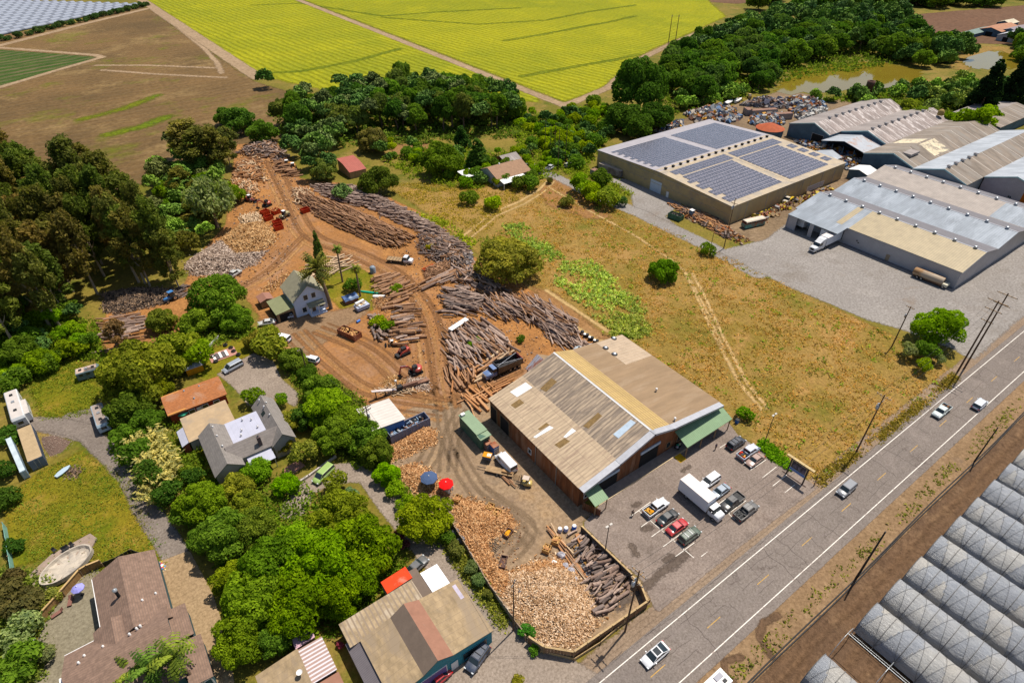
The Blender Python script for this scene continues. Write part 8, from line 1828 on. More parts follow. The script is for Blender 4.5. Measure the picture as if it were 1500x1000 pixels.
# ------------------------------------------------------------------ poles,fences,tunnels,small things
m_pole = SM('creosote_pole',(0.10,0.065,0.045),.9,.3,1.0,stretch=(1,1,.2)); m_ins = SM('insulator',(.55,.57,.58),.3)
POLES = {}
def pole(key,px,py,h,label,arms=(),tr=0,lean=(0,0),r=.17,mat=None,cat='utility pole',name='utility_pole',extra=None):
 x,y = gp(px,py); t = thing(name,label,cat,x,y); mb = MB(); mb.tube((0,0,-.1),(lean[0],lean[1],h),r,mat or m_pole,9,r * .62); mb.build('shaft',t)
 for z,ang,L in arms:
  q = MB(); c,s = math.cos(rad(ang)),math.sin(rad(ang)); u = z / h; ox,oy = lean[0] * u,lean[1] * u
  q.obox(ox,oy,z - .06,L,.13,.14,rad(ang),m_timber if mat is None else mat); q.tube((ox + c * L * .28,oy + s * L * .28,z),(ox,oy,z - .7),.025,m_steel,4); q.tube((ox - c * L * .28,oy - s * L * .28,z),(ox,oy,z - .7),.025,m_steel,4)
  a = q.build('crossarm',t); q = MB()
  for f in (-.47,-.22,.22,.47): q.lathe([(.03,z + .06),(.07,z + .14),(.07,z + .24),(0,z + .3)],m_ins,7,(ox + c * L * f,oy + s * L * f,0))
  q.build('insulators',a)
 for i in range(tr):
  q = MB(); a = rad(40 + 120 * i); q.lathe([(.0,h - 3.6),(.26,h - 3.6),(.28,h - 2.7),(.1,h - 2.55),(0,h - 2.5)],SM('transformer_grey',(.40,.42,.44),.5),12,(.42 * math.cos(a),.42 * math.sin(a),0)); q.build('transformer',t)
 if extra: extra(t,h)
 POLES[key] = (x,y,h,lean); return t
pole('a',915.5,924.5,17.0,'tall utility pole with crossed arms at the road corner of the wood lot',((16.4,95,2.6),(15.3,5,2.6),(14.0,95,2.2)),2,(.2,0))
pole('b',1253.4,663,16.4,'roadside utility pole with transformers between sign and twin poles',((15.9,90,2.8),(14.2,0,2.4)),2)
for k,px,py,lab in (('c',1402.5,544.6,'left pole of the tall twin poles by the road'),('d',1412,540,'right pole of the tall twin poles by the road')):
 pole(k,px,py,20.8 if k == 'c' else 22,lab,((20.4,90,4.2),(18.2,90,3.6),(15.2,90,2.6)) if k == 'c' else ((21.5,90,4.2),(19.0,90,3.4)),0,r=.22)
pole('e',1306,508,12.6,'leaning single pole at the edge of the gravel yard left of the round tree',((12.2,90,2.0),),1)
pole('f',752,923,14,'slim pole against the firewood fence',((13.4,30,1.2),),0,r=.13)
pole('g',1060,364,17.5,'utility pole at the corner of the solar warehouse',((17.0,20,2.2),(15.8,100,2.2)),2)
pole('h',1042,358,7,'short bare pole beside the bush on the gravel drive',(),0,r=.1)
pole('i',545,642,9.5,'utility pole with two arms and a transformer beside the blue barn',((9.1,10,2.4),(8.2,10,2.2)),1)
pole('j',451,550,8.5,'utility pole in the trees right of the driveway circle',((8.1,20,2.0),),0)
pole('k',1427,676,9.7,'bare dark pole on the ditch bank beside the tunnels, right one',(),0,(.5,0),.16,M_TRIM)
pole('l',1253,848,13.0,'bare dark pole on the ditch bank beside the tunnels, left one',(),0,(.6,0),.2,M_TRIM)
for i,(px,py,h) in enumerate(((798,222,14),(812,232,15),(817,250,17),(828,238,16),(806,226,13))): pole('m%d' % i,px,py,h,'tall bare mast pole standing in the scrub behind the gravel drive',(),0,r=.16)
for o in COL.objects:
 if o.get('label','').startswith('tall bare mast'): o['group'] = 'mast poles in the scrub'
for k,px,lab in (('y1',978.2,'left pole of the pair at the far edge of the mustard field'),('y2',988,'right pole of the pair at the far edge of the mustard field')): pole(k,px,69,21,lab,((20.2,20,3.5),),0,r=.3)
pole('z1',1275,152,0.1 + 9,'thin mast behind the first long shed',(),0,r=.12)
def lamp_head(t,h):
 for s in (-1,1): q = MB(); q.obox(s * .45,0,h - .05,.55,.35,.16,0,SM('lamp_head',(.45,.42,.38),.5)); q.build('lamp_head',t)
pole('p1',885,815,9.0,'two-headed lamp post between wood lot fence and parking lot',(),0,r=.1,mat=M_TRIM,name='lamp_post',cat='lamp post',extra=lamp_head)
pole('p2',1119,650,8.6,'lamp post in the hedge above the tan bronze sedan',(),0,r=.1,mat=M_TRIM,name='lamp_post',cat='lamp post',extra=lamp_head)
pole('p3',1192,712,2.8,'short leaning post at the lot corner beside the sign',(),0,(.3,.3),.1,M_TRIM,name='corner_post',cat='post')
def wires(names,offs,z=-.3,label=None):
 for n0,n1 in zip(names,names[1:]):
  a,b = POLES[n0],POLES[n1]
  for k,o in enumerate(offs):
   mb = MB(); pts = []
   for i in range(13):
    u = i / 12; pts.append((a[0] + a[3][0] + (b[0] - a[0]) * u,a[1] + (b[1] - a[1]) * u + o,a[2] + (b[2] - a[2]) * u + z - 4 * u * (1 - u) * 1.6))
   for p,q in zip(pts,pts[1:]): mb.tube(p,q,.022,M_TRIM,4)
   tag(link_mesh('power_line',mb.mesh('power_line')),'thin power line strung from ' + label,'wire','power lines ' + label)
wires(['a','b'],(-1.1,0,1.1),label='the wood lot corner pole to the roadside pole'); wires(['b','c'],(-1.1,0,1.1),label='the roadside pole to the twin poles'); wires(['f','a'],(0,.3),label='the slim fence pole to the wood lot corner pole')
wires(['i','f'],(0,),label='the blue barn pole to the slim fence pole'); wires(['i','j'],(0,),label='the blue barn pole to the driveway pole')
t = thing('yard_sign','large framed yard sign with dark photo panel and blue strip at the lot corner','sign',92.6,31.6,0,rad(2)); m_dkw = SM('dark_sign_timber',(.06,.042,.035),.9,.25,2)
for s in (-1,1): q = MB(); q.box(-.12,.12,s * 1.75 - .12,s * 1.75 + .12,0,4.6,m_dkw); q.build('post',t)
mb = MB(); mb.box(-.3,.3,-2.9,2.9,4.55,4.75,m_dkw,SM('sign_beam',(.42,.33,.20),.9,.2,2)); mb.build('top_beam',t)
mb = MB(); mb.box(-.06,.06,-1.6,1.6,1.6,4.3,SM('sign_frame',(.50,.40,.26),.8)); mb.build('board',t)
mb = MB(); mb.box(-.08,-.06,-1.45,1.45,2.35,4.15,SM('photo_panel',(.035,.028,.035),.6,.8,1.6,col2=(.20,.17,.22),amt2=.5,sc2=1.2)); mb.build('photo_panel',t)
mb = MB(); mb.box(-.085,-.06,-1.6,1.6,1.65,2.3,SM('sign_pale_blue',(.35,.50,.68),.6)); mb.box(-.095,-.085,-1.45,1.45,1.76,2.2,SM('sign_blue',(.02,.07,.30),.6,.25,3)); mb.build('blue_strip',t)
mb = MB()
for r_ in range(2):
 yy = -1.25
 while yy < 1.2:
  w_ = RNG.uniform(.08,.3); mb.box(-.1,-.095,yy,yy + w_,1.82 + r_ * .2,1.9 + r_ * .2,SM('sign_white',(.55,.62,.72),.6)); yy += w_ + .1
mb.build('lettering',t)
mb = MB(); mb.box(-.4,-.1,-2.6,2.6,0,.12,m_dkw); mb.build('base_rail',t)
def fence(name,label,pts,h,mat,posts=2.2,cap=None,t_=.07,cat='fence',rail=True,battered=0):
 x0,y0 = pts[0]; t = thing(name,label,cat,x0,y0); mb = MB((x0,y0,0)); cb = MB((x0,y0,0)); rs = random.Random(int(x0 * 10))
 for a,b in zip(pts,pts[1:]):
  A,B = Vector(a),Vector(b); L = (B - A).length; d = (B - A) / L; ang = math.atan2(d.y,d.x); n = max(1,int(L / .5))
  for i in range(n):
   c = A + d * (L * (i + .5) / n); mb.obox(c.x,c.y,0,L / n * .96,t_,h * (1 + rs.uniform(-.04,.04) * (1 + battered)),ang,mat)
  k = max(1,int(L / posts))
  for i in range(k + 1):
   c = A + d * (L * i / k); mb.obox(c.x + d.y * .09,c.y - d.x * .09,0,.14,.14,h + .12,ang,m_timber)
  if cap: c = (A + B) / 2; cb.obox(c.x,c.y,h + .02,L,.3,.1,ang,cap)
 mb.build('boards',t)
 if cap: cb.build('cap_rail',t)
 return t
m_pale = SM('pale_fence_cap',(.38,.28,.17),.9,.25,1.5); m_fb = SM('brown_fence_board',(.19,.115,.07),.9,.35,1.2,col2=(.28,.19,.12))
fence('lot_fence','tall retaining fence round the road corner of the firewood lot',[(29.4,36.5),(30.4,33.8),(33.6,30.6),(48.6,29.8),(49.9,32.6),(49.8,34.5)],2.0,m_fb,2.4,m_pale,.12)
fence('lot_fence','dark side fence of the wood lot along the parking lot',[(49.9,34.6),(49.3,47.0)],2.2,SM('dark_fence',(.10,.075,.06),.9,.3),2.4,m_pale,.1)
fence('lot_fence','patched board fence between the firewood lot and the drive',[(30.9,63),(30.3,56),(29.5,48),(29.3,37)],1.7,SM('patched_fence',(.27,.20,.15),.9,.4,.5,col2=(.42,.34,.28),sc2=.8),2.6,None,.14,battered=2)
fence('lot_fence','inner timber guard on the firewood lot corner, in front of the main fence',gps([(792,950),(842,962),(880,938),(952,876)],1),.7,m_pale,3.0,None,.1)
fence('garden_fence','brown board fence between patio and pool deck',gps([(58,906),(92,868),(118,838),(128,832),(148,824)],1),1.8,SM('garden_board',(.30,.19,.10),.9,.25,1.5),2.4,SM('fence_cap',(.42,.30,.17),.9))
fence('garden_fence','dark gate and fence at the back of the brown house',gps([(150,826),(170,818),(192,806),(208,812)],.8),1.2,M_TRIM,1.8)
fence('garden_fence','pale green fence panel at the left edge above the patio',gps([(6,768),(12,800),(18,836)],1),1.8,SM('green_panel',(.20,.33,.28),.7),3)
fence('barrier_rail','long white pole barrier leaning above the driveway circle',gps([(270,535),(300,510),(320,490)],1),.9,m_white,4,None,.1,cat='rail')
x,y = gp(283,536,1.5); Building('garden_hut','small hut with grey roof and orange wall at the driveway circle',[(y - 1.3,1.9),(y + 1.3,2.3)],'x',x - 1.9,x + 1.9,SM('orange_board',(0.55,0.27,0.06)),[m_flatr],.2,cat='shed')
def parasol(px,py,r,h,mat,label):
 x,y = gp(px,py,h); t = thing('parasol',label,'parasol',x,y); mb = MB(); mb.tube((0,0,0),(0,0,h + .2),.04,m_steel,6); mb.build('pole',t)
 mb = MB(); n = 8; rim = [(r * math.cos(2 * math.pi * i / n),r * math.sin(2 * math.pi * i / n),h - .45) for i in range(n)]; md = [(a * .55,b * .55,h - .12) for a,b,c in rim]
 for i in range(n): j = (i + 1) % n; mb.poly([rim[i],rim[j],md[j],md[i]],mat); mb.poly([md[i],md[j],(0,0,h + .1)],mat)
 for i in range(n): j = (i + 1) % n; mb.poly([rim[i],rim[j],(rim[j][0],rim[j][1],h - .6),(rim[i][0],rim[i][1],h - .6)],mat)
 mb.build('canopy',t); mb = MB(); mb.lathe([(.1,h + .08),(.1,h + .2),(0,h + .25)],m_white,8); mb.build('finial',t); mb = MB(); mb.lathe([(.3,0),(.3,.1),(0,.14)],M_TRIM,10); mb.build('base',t)
parasol(628,697,1.75,3.0,SM('navy_cloth',(.06,.085,.15),.9,.12),'navy blue parasol over the firewood')
parasol(653,706,1.5,2.7,SM('red_cloth',(.58,.015,.035),.9,.08),'bright red parasol beside the navy one')
parasol(266,601,1.4,2.4,SM('green_cloth',(.10,.34,.22),.9,.08),'green parasol before the orange cottage')
parasol(112,859,1.0,2.4,SM('lavender_cloth',(.30,.29,.58),.9,.08),'lavender parasol on the patio')
x,y = gp(657,715,.6); bin_('firewood_stand','white slatted stand of firewood under the red parasol',657,716,20,1.4,1.1,1.1,m_white,ow,cat='stand')
m_deck = SM('grey_deck_boards',(.27,.21,.17),.9,.2,1.0,grid=('Y',.28,.15,(.19,.145,.12)))
pd = gps([(42,842),(75,812),(132,781),(142,788),(128,812),(95,842),(57,882)],.3); cx = sum(p[0] for p in pd) / 7; cy = sum(p[1] for p in pd) / 7
t = thing('pool_deck','grey board deck around the drained oval pool','deck',cx,cy); mb = MB((cx,cy,0)); mb.prism(pd,.02,.35,m_deck); mb.build('boards',t)
x,y = gp(99,829,.4); t = thing('empty_pool','drained oval pool with a crumpled pale liner','pool',x,y,0,rad(25)); ml = SM('pale_liner',(.42,.37,.31),.8,.15,1.2,col2=(.30,.26,.22),bump=.4)
mb = MB(); n = 36; vs = [(0,0,.37)]
for rr,zz in ((1.8,.4),(3.3,.42),(3.75,.62),(4.05,1.15),(4.3,1.2),(4.38,.35)):
 vs += [(rr * math.cos(2 * math.pi * i / n) * (1 + .015 * math.sin(i * 5)),rr * .62 * math.sin(2 * math.pi * i / n),zz + (.13 * math.sin(i * 4.3) if 2.5 < rr < 4.0 else 0)) for i in range(n)]
mb.faces(vs,[(0,1 + i,1 + (i + 1) % n) for i in range(n)] + [(1 + k * n + i,1 + (k + 1) * n + i,1 + (k + 1) * n + (i + 1) % n,1 + k * n + (i + 1) % n) for k in range(5) for i in range(n)],ml,False); mb.build('liner',t)
for px,py,lab in ((80,806,'dark chair on the pool deck, left of four'),(94,805,'dark chair on the pool deck, second of four'),(99,802,'dark chair on the pool deck, third of four'),(106,798,'dark chair on the pool deck, right of four')):
 x,y = gp(px,py,.7); t = thing('deck_chair',lab,'chair',x,y,.36,rad(-60)); mb = MB(); mb.box(-.28,.28,-.28,.28,.38,.45,M_TRIM); mb.build('seat',t); mb = MB(); mb.slab([(-.28,-.28,.45),(-.38,-.28,.95),(-.38,.28,.95),(-.28,.28,.45)],.05,M_TRIM); mb.build('backrest',t)
 for a in (-.25,.25):
  for b in (-.25,.25): q = MB(); q.tube((a,b,0),(a,b,.4),.025,M_TRIM,5); q.build('leg',t)
for px,py,h,lab in ((103,880,75,'brown sun lounger beside the lavender parasol'),(84,898,15,'brown bench on the patio before the fence')):
 x,y = gp(px,py,.3); t = thing('patio_lounger',lab,'lounger',x,y,.05,rad(h)); mw = SM('brown_slat',(.20,.105,.085),.8,.2,2,grid=('X',.2,.2,(.1,.05,.04)))
 mb = MB(); mb.box(-.9,.5,-.32,.32,.28,.36,mw); mb.build('seat',t); mb = MB(); mb.slab([(.5,-.32,.36),(.95,-.32,.72),(.95,.32,.72),(.5,.32,.36)],.07,mw); mb.build('backrest',t)
 for a in (-.8,.4):
  for b in (-.28,.28): q = MB(); q.box(a - .04,a + .04,b - .04,b + .04,0,.3,mw); q.build('leg',t)
x,y = gp(44,945,.6); t = thing('storage_box','pale grey storage box at the hedge side of the patio','box',x,y,.05,rad(60)); mb = MB(); mb.box(-.9,.9,-.5,.5,0,.9,SM('box_grey',(.36,.34,.34),.6)); mb.build('body',t); mb = MB(); mb.box(-.95,.95,-.55,.55,.9,1.0,SM('box_lid',(.48,.46,.46),.5)); mb.build('lid',t)
x,y = gp(326,518,.4); t = thing('brick_platform','reddish paved platform stacked with white panels by the driveway circle','platform',x,y,.04,0); mb = MB(); mb.box(-3.2,3.2,-1.9,1.9,0,.14,SM('pink_brick',(.36,.20,.165),.9,.15,2)); mb.build('slab',t); mb = MB(); [mb.box(-2.4 + i * .75,-1.8 + i * .75,-1.5,1.1,.14,.35 + .05 * (i % 3),m_white if i % 2 == 0 else SM('dark_panel',(.1,.09,.09),.7)) for i in range(5)]; mb.build('panels',t)
for i,(px,py) in enumerate(((330,505),(338,509),(342,514),(349,519),(316,529),(305,512),(312,522))):
 x,y = gp(px,py,.3); t = thing('old_tyre','dark round old tyre on the brick platform','tyre',x,y,.18,0,'tyres on the brick platform'); mb = MB(); mb.lathe([(.28,.02),(.55,0),(.6,.15),(.55,.32),(.28,.3)],M_TYRE,14); mb.build('body',t)  # each ring is an old rubber tyre lying flat
x,y = gp(430,685,.1); t = thing('brick_path','pinkish brick patch between the bushes right of the grey house','path',x,y,.04,rad(15)); mb = MB(); mb.box(-1.9,1.9,-1.3,1.3,0,.08,SM('pink_brick',(.36,.20,.165),.9,.15,2)); mb.build('bricks',t)
fence('garden_wall','low pale stone wall beside the lime green car',gps([(440,705),(452,697),(492,668)],.3),.6,SM('pale_stone',(.40,.36,.33),.9,.25,1.5),4,None,.35,cat='wall')
x,y = gp(70,654); hp = [gp(58,640),gp(80,638),(gp(105,648)),gp(90,662),gp(70,668)]
heap('gravel_pile',[(58,640),(80,636),(106,646),(92,662),(72,670),(62,655)],500,.12,.9,.35,'grey',31,.05)
x,y = gp(92,691,.3); t = thing('small_boat','small pale boat in the grass beside the brown brush pile','boat',x,y,0,rad(35)); mb = MB(); mb.loft([[(xx,-w_,.55),(xx,-w_ * .7,.15),(xx,w_ * .7,.15),(xx,w_,.55)] for xx,w_ in ((-1.5,.4),(-.5,.65),(.8,.6),(1.7,.1))],SM('pale_blue_panel',(.38,.45,.50)),False); mb.build('hull',t)
heap('brush_pile',[(96,690),(112,685),(119,690),(112,698),(98,698)],220,.35,.5,.4,'dark',32)
for i,(px,py,c,lab) in enumerate(((820,776,(.34,.36,.46),'lilac drum at the head of the wood lot, left of the blue one'),(829,775,(.28,.34,.55),'lilac blue drum beside the bright blue one'),(841,772,(.04,.13,.50),'bright blue drum at the head of the wood lot'))):
 x,y = gp(px,py,.5); t = thing('plastic_drum',lab,'drum',x,y,.05,0); mb = MB(); mb.lathe([(.38,0),(.45,.3),(.45,.75),(.38,1.0)],SM('drum_%d' % i,c,.5),14); mb.build('body',t); mb = MB(); mb.lathe([(.39,1.0),(.36,1.05),(0,1.05)],m_white,14); mb.build('lid',t)
m_bag = SM('grey_plastic_wrap',(.36,.34,.36),.4,.3,1.5,col2=(.12,.12,.13),amt2=.5,bump=.5); m_bagd = SM('dark_plastic_wrap',(.09,.09,.10),.35,.5,1.5,col2=(.3,.3,.32),amt2=.3,bump=.5)
for i,(px,py,w_,mm,lab) in enumerate(((822,812,1.3,m_bag,'grey plastic-wrapped bundle nearest the planks'),(812,823,1.0,m_white,'white bundle, first down the edge of the pale firewood'),(828,828,1.1,m_bag,'pale bundle, second down the edge of the pale firewood'),(836,834,1.1,m_bag,'pale bundle, third down the edge of the pale firewood'),(843,848,1.0,m_bag,'pale bundle, lowest along the pale firewood'),(762,866,1.7,m_bagd,'dark plastic heap behind the slim fence pole'),
        (667,778,1.4,m_bagd,'dark plastic heap at the fence beside the golden tree, upper'),(675,790,1.4,m_bagd,'dark plastic heap at the fence beside the golden tree, lower'))):
 x,y = gp(px,py,.4); t = thing('wrapped_bundle',lab,'bundle',x,y,.05,RNG.random() * 3); mb = MB(); n = 12; rs = random.Random(i)
 prof = [(1.0,0),(1.05,.35),(.8,.75),(.35,.98),(0,1.0)]; vs = []
 for rr,zz in prof: vs += [(w_ * .5 * rr * math.cos(2 * math.pi * k / n) * rs.uniform(.8,1.2) * 1.2,w_ * .5 * rr * math.sin(2 * math.pi * k / n) * rs.uniform(.8,1.2),w_ * .6 * zz * rs.uniform(.9,1.1)) for k in range(n)]
 mb.faces(vs,[(q * n + k,q * n + (k + 1) % n,(q + 1) * n + (k + 1) % n,(q + 1) * n + k) for q in range(4) for k in range(n)],mm,False); mb.build('wrap',t)
x,y = gp(993,653,.5); t = thing('garden_cart','dark cart loaded with sacks at the yellow ramp','cart',x,y,.05,rad(20)); mb = MB(); mb.box(-.9,.9,-.5,.5,.35,.5,M_TRIM); mb.tube((-.9,0,.45),(-1.8,0,.9),.04,M_TRIM,5); mb.build('deck',t); mb = MB(); [mb.lathe([(.3,.5),(.35,.65),(.2,.85),(0,.9)],mm,9,(a,b,0)) for a,b,mm in ((-.5,0,m_bag),(.1,.1,SM('green_cloth',(.10,.34,.22))),(.6,-.1,m_concw))]; mb.build('sacks',t)
for a in (-.6,.6):
 for s in (-1,1): wheel(t,a,s * .5,.2,.1)
x,y = gp(1080,616,.7); t = thing('blue_bin','small blue bin under the young tree at the awning end','bin',x,y,.05,0); mb = MB(); mb.obox(0,0,0,.6,.6,1.0,0,SM('bin_blue',(.04,.13,.42),.5),1.15); mb.build('body',t); mb = MB(); mb.box(-.38,.38,-.38,.38,1.0,1.08,M_TRIM); mb.build('lid',t)
def plastic_mat():
 m,nt,b,out = new_mat('tunnel_plastic'); v = n_obj(nt); s = n_sep(nt,v)
 n1 = n_noise(nt,n_map(nt,v,(1.4,.35,1.4)),1.0,6,.75,.5); n2 = n_noise(nt,v,.18,3,.5); oi = nt.nodes.new('ShaderNodeObjectInfo').outputs['Random']
 vo = nt.nodes.new('ShaderNodeTexVoronoi'); nt.links.new(n_map(nt,v,(.22,.16,.22)),vo.inputs['Vector']); vo.inputs['Scale'].default_value = 1.0
 k = n_math(nt,'ADD',n_math(nt,'MULTIPLY',n_range(nt,n1,.3,.7),.5),n_math(nt,'MULTIPLY',n_sep(nt,vo.outputs['Color'])[0],.5))
 c = n_mix(nt,k,(.25,.24,.225),(.52,.50,.465)); c = n_mix(nt,n_math(nt,'MULTIPLY',n_range(nt,n2,.47,.6),.5),c,(.30,.315,.35))
 c = n_mix(nt,n_range(nt,n_noise(nt,n_map(nt,v,(2,.35,2),(0,0,.5)),1.6,6,.85,1.2),.60,.66,0,.8),c,(.70,.69,.68))  # pale streaks paint glints on the wrinkles into the colour
 ti = n_attr(nt,'tint').outputs['Fac']; c = n_mix(nt,n_range(nt,ti,.4,.6,0,.85),c,n_mix(nt,n1,(.18,.192,.215),(.33,.345,.375))); c = n_mix(nt,n_range(nt,ti,0,.2,.45,0),c,(.46,.41,.34))
 setin(nt,b,'Base Color',c); b.inputs['Roughness'].default_value = .3; b.inputs['Specular IOR Level'].default_value = .5
 h = n_noise(nt,n_map(nt,v,(2.2,.5,2.2),(0,0,.4)),1.3,6,.8,.8); nt.links.new(n_bump(nt,h,.9,.35),b.inputs['Normal'])
 return m
M_PL = plastic_mat(); m_rope = SM('grey_rope',(.16,.155,.15),.9); m_hoop = SM('hoop_steel',(.42,.43,.43),.4,.1,metal=.5)
TW,TH,TV = 7.12,3.7,1.3
def hoop_pt(a,y,r=1.0,lift=0.0):
 return (TW / 2 * .90 * r * math.cos(a),y,TV * math.sin(a) ** .4 * .0 + (TV if False else 0.9) * 1.0 + (TH) * math.sin(a) * r + lift)
def tunnel(i,x,y0,y1,label,bare=False):
 t = thing('plastic_tunnel' if not bare else 'bare_hoop_frame',label,'tunnel',x,y0,.05)
 L = y1 - y0; nb = max(1,int(abs(L) / 3.0)); rs = np.random.RandomState(i + 3); na = 14
 if not bare:
  na = 24; ny = nb * 8; n = na + 1
  K,J = np.meshgrid(np.arange(n),np.arange(ny + 1)); u = K / na; v = J / 8.0
  bul = np.abs(np.sin(np.pi * (v - u)) * np.sin(np.pi * (v + u))) ** .6
  rr = 0.975 + 0.022 * bul + rs.normal(size=u.shape) * .004; ang = np.pi * u
  V = np.stack([TW / 2 * .90 * rr * np.cos(ang),L * J / ny,.9 + TH * np.sin(ang) * rr],-1).reshape(-1,3)
  q = np.stack([J[:-1,:-1] * n + K[:-1,:-1],J[:-1,:-1] * n + K[:-1,:-1] + 1,(J[:-1,:-1] + 1) * n + K[:-1,:-1] + 1,(J[:-1,:-1] + 1) * n + K[:-1,:-1]],-1).reshape(-1,4)
  uc,vc = (K[:-1,:-1].ravel() + .5) / na,(J[:-1,:-1].ravel() + .5) / 8
  cell = np.floor(vc - uc) * 12.9898 + np.floor(vc + uc) * 78.233 + i * 3.7; tint = np.modf(np.abs(np.sin(cell)) * 43758.5453)[0]
  link_mesh('cover',np_mesh('cover',V,q.ravel(),np.full(len(q),4),[M_PL],None,tint,True),t)
  mb = MB()
  for j in range(nb):
   for fl in (0,1):
    pts = [hoop_pt(math.pi * (k / 10),L * (j + (k / 10 if fl else 1 - k / 10)) / nb,1.0,.05) for k in range(11)]
    for p,q in zip(pts,pts[1:]): mb.tube(p,q,.022,m_rope,4)
  mb.build('ropes',t)
 mb = MB()
 for j in range(0,nb + 1,1 if not bare else 2):
  pts = [hoop_pt(math.pi * k / 12,L * j / nb,1.0 if bare else 1.012,.0 if bare else .03) for k in range(13)]
  for p,q in zip(pts,pts[1:]): mb.tube(p,q,.05 if bare else .05,m_hoop if bare else m_rope,5)
 mb.build('hoops',t)
 mb = MB()
 for s in (-1,1):
  for j in range(0,nb + 1,1 if not bare else 2): mb.tube((s * TW / 2 * .90,L * j / nb,0),(s * TW / 2 * .90,L * j / nb,.95),.06,m_hoop,5)
  mb.tube((s * TW / 2 * .90,0,.9),(s * TW / 2 * .90,L,.9),.04,m_hoop,4)
 if bare: mb.tube((0,0,TH + .88),(0,L,TH + .88),.05,m_hoop,5)
 mb.build('legs',t)
 return t
ORD = ['first','second','third','fourth','fifth','sixth','seventh','eighth','ninth','tenth','eleventh']
for i in range(11):
 tunnel(i,75.3 + 7.12 * i,7.6,-46 + max(0,i - 4) * 3,ORD[i] + ' plastic tunnel counting up the road from the bare hoop frame')
tunnel(30,61.1,7.9,-30,'plastic tunnel on the near side of the bare hoop frame, by the bottom edge')
tunnel(31,68.2,7.6,-30,'bare hoop frame without plastic between two covered tunnels',True)
for k,yy in enumerate((12.5,12.15)):
 mb = MB(); pts = [(x_,yy + .12 * math.sin(x_ * .13 + k),.16) for x_ in range(20,300,4)]
 for p,q in zip(pts,pts[1:]): mb.tube(p,q,.11,M_TRIM,6)
 tag(link_mesh('irrigation_pipe',mb.mesh('irrigation_pipe')),('wider' if k else 'upper') + ' black irrigation pipe along the ditch, ' + ('nearer the tunnels' if k else 'nearer the road'),'pipe')
m_far = SM('white_row_cover',(.20,.215,.25),.5,.35,.08,stretch=(1,3,1),grid=('X',.03,.3,(.12,.135,.17)))
fb = [gp(0,60),gp(216,11)]; pa = math.atan2(fb[1][1] - fb[0][1],fb[1][0] - fb[0][0])
mb = MB(); mb.loft([[(xx,2.9 * math.cos(a),2.4 * math.sin(a)) for a in [math.pi * k / 6 for k in range(7)]] for xx in (-0.5,0.5)],m_far,True,False); FT = mb.mesh('row_cover')
bx,by = gp(216,8)
for i in range(40):
 Lr = 420.0; off = 8 + i * 9.5 + (5 if i > 24 else 0)
 ex,ey = bx - 4 - math.sin(pa) * off - i * .7,by + math.cos(pa) * off
 t = link_mesh('low_tunnel',FT); t.location = (ex - math.cos(pa) * Lr / 2,ey - math.sin(pa) * Lr / 2,.1); t.rotation_euler = (0,0,pa); t.scale = (Lr,1,1)
 tag(t,'long white low tunnel in the far field beyond the fallow ground','tunnel','low tunnels in the far field')
rs = random.Random(4)
for i in range(34):
 u = i / 33; x,y = bx + (gp(-10,64)[0] - bx) * u,by + (gp(-10,64)[1] - by) * u
 plant('shrub',x + rs.uniform(-2,2),y - 2 + rs.uniform(-2,2),rs.uniform(2.4,3.8),rs.uniform(2,3.4),(.045,.075,.03),'dark windbreak shrub in the line before the far low tunnels','windbreak line',cat='bush')
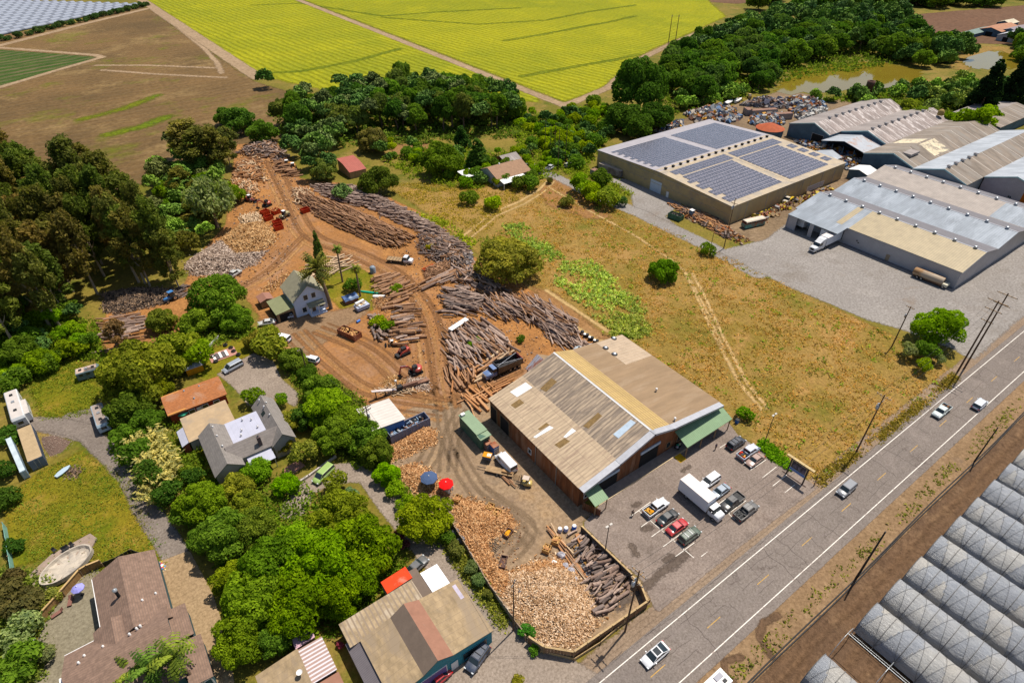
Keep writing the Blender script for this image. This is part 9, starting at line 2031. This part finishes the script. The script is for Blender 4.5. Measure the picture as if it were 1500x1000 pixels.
def person(px,py,heading,label,top,legs,hair,stride=.28,arm_=(.25,-.2)):
 x,y = gp(px,py,.9); t = thing('person',label,'person',x,y,.075,rad(heading))
 def skin(name,verts,edges,radii,mat,parent=t):
  me = bpy.data.meshes.new(name); me.from_pydata(verts,edges,[]); o = link_mesh(name,me,parent); me.materials.append(mat)
  md = o.modifiers.new('skin','SKIN'); md.use_smooth_shade = True
  for i,r in enumerate(radii): me.skin_vertices[0].data[i].radius = (r,r); me.skin_vertices[0].data[i].use_root = (i == 0)
  sb = o.modifiers.new('sub','SUBSURF'); sb.levels = 1; sb.render_levels = 1; return o
 s = stride; V = [(0,0,.95),(0,0,1.15),(.02,0,1.38),(.02,0,1.5),(.04,0,1.62),(.05,0,1.72)]; R_ = [.14,.13,.15,.06,.095,.08]; E = [(0,1),(1,2),(2,3),(3,4),(4,5)]
 for sg,st in ((-1,s),(1,-s)):
  b = len(V); V += [(0,sg * .1,.88),(st * .55,sg * .11,.5),(st * 1.0 - .06,sg * .11,.09),(st * 1.0 + .14,sg * .12,.04)]; R_ += [.09,.065,.045,.04]; E += [(0,b),(b,b + 1),(b + 1,b + 2),(b + 2,b + 3)]
 for sg,st in ((-1,arm_[0]),(1,arm_[1])):
  b = len(V); V += [(.02,sg * .2,1.42),(st * .5,sg * .25,1.15),(st + .06,sg * .26,.9),(st + .1,sg * .26,.82)]; R_ += [.055,.042,.03,.034]; E += [(2,b),(b,b + 1),(b + 1,b + 2),(b + 2,b + 3)]
  for k,ln in enumerate((.075,.085,.08,.065)):
   V.append((st + .12 + ln * .4,sg * .26 + (k - 1.5) * .018,.8 - ln)); R_.append(.009); E.append((b + 3,len(V) - 1))
  V.append((st + .15,sg * .22,.79)); R_.append(.011); E.append((b + 3,len(V) - 1))
 skin('body',V,E,R_,SM('skin_tone',(.36,.22,.15),.6))
 skin('trousers',[(0,0,.98),(0,-.1,.88),(s * .55,-.11,.5),(s - .06,-.11,.13),(0,.1,.88),(-s * .55,.11,.5),(-s - .06,.11,.13)],[(0,1),(1,2),(2,3),(0,4),(4,5),(5,6)],[.155,.105,.085,.07,.105,.085,.07],legs)
 skin('shirt',[(0,0,1.0),(0,0,1.2),(.02,0,1.4),(.02,-.2,1.42),(arm_[0] * .4,-.25,1.2),(.02,.2,1.42),(arm_[1] * .4,.25,1.2)],[(0,1),(1,2),(2,3),(3,4),(2,5),(5,6)],[.155,.15,.165,.075,.06,.075,.06],top)
 q = MB(); q.lathe([(.105,1.64),(.108,1.72),(.07,1.8),(0,1.82)],hair,10,(.03,0,0)); q.build('hair',t)
 q = MB(); q.obox(.145,0,1.63,.03,.03,.035,0,SM('skin_tone',(.36,.22,.15))); [q.obox(.135,sg * .035,1.665,.012,.02,.014,0,M_TRIM) for sg in (-1,1)]; q.obox(.138,0,1.595,.01,.045,.01,0,SM('lip_tone',(.3,.12,.1))); q.build('face',t)
person(927,751,200,'person in dark clothes walking beside the white pickup',SM('dark_shirt',(.03,.035,.05),.9),SM('dark_trousers',(.025,.025,.03),.9),M_TRIM)
person(1049,654,60,'person in a navy top standing near the green awning',SM('navy_shirt',(.03,.045,.10),.9),SM('grey_trousers',(.10,.07,.06),.9),M_TRIM,.18)
# ------------------------------------------------------------------ light,sky,camera
SUN_AZ,SUN_EL = rad(10),rad(65.5)
sun = bpy.data.lights.new('sun','SUN'); sun.energy = 4.6; sun.angle = rad(0.5); sun.color = (1.0,0.94,0.84)
so = bpy.data.objects.new('sun',sun); COL.objects.link(so)
d = Vector((math.cos(SUN_EL) * math.cos(SUN_AZ),math.cos(SUN_EL) * math.sin(SUN_AZ),math.sin(SUN_EL)))
so.rotation_euler = d.to_track_quat('Z','Y').to_euler(); so.location = (0,0,300)
w = bpy.data.worlds.new('World'); SC.world = w; w.use_nodes = True
nt = w.node_tree; bg = nt.nodes['Background']
sk = nt.nodes.new('ShaderNodeTexSky'); sk.sky_type = 'NISHITA'; sk.sun_disc = False
sk.sun_elevation = SUN_EL; sk.sun_rotation = rad(90) - SUN_AZ
nt.links.new(sk.outputs[0],bg.inputs[0]); bg.inputs[1].default_value = 0.085
cam = bpy.data.cameras.new('camera'); co = bpy.data.objects.new('camera',cam); COL.objects.link(co)
cam.sensor_width = 36.0; cam.lens = FOC / 1500 * 36.0; cam.clip_end = 6000; cam.clip_start = 1.0
co.location = (0,0,CAMH)
R3 = Matrix(((CR[0],-CD[0],-CF[0]),(CR[1],-CD[1],-CF[1]),(CR[2],-CD[2],-CF[2])))
co.rotation_euler = R3.to_euler()
SC.camera = co
SC.view_settings.view_transform = 'Standard'; SC.view_settings.look = 'None'
SC.view_settings.exposure = 0.36; SC.view_settings.gamma = 1.0
SC.cycles.transparent_max_bounces = 12; SC.cycles.max_bounces = 5
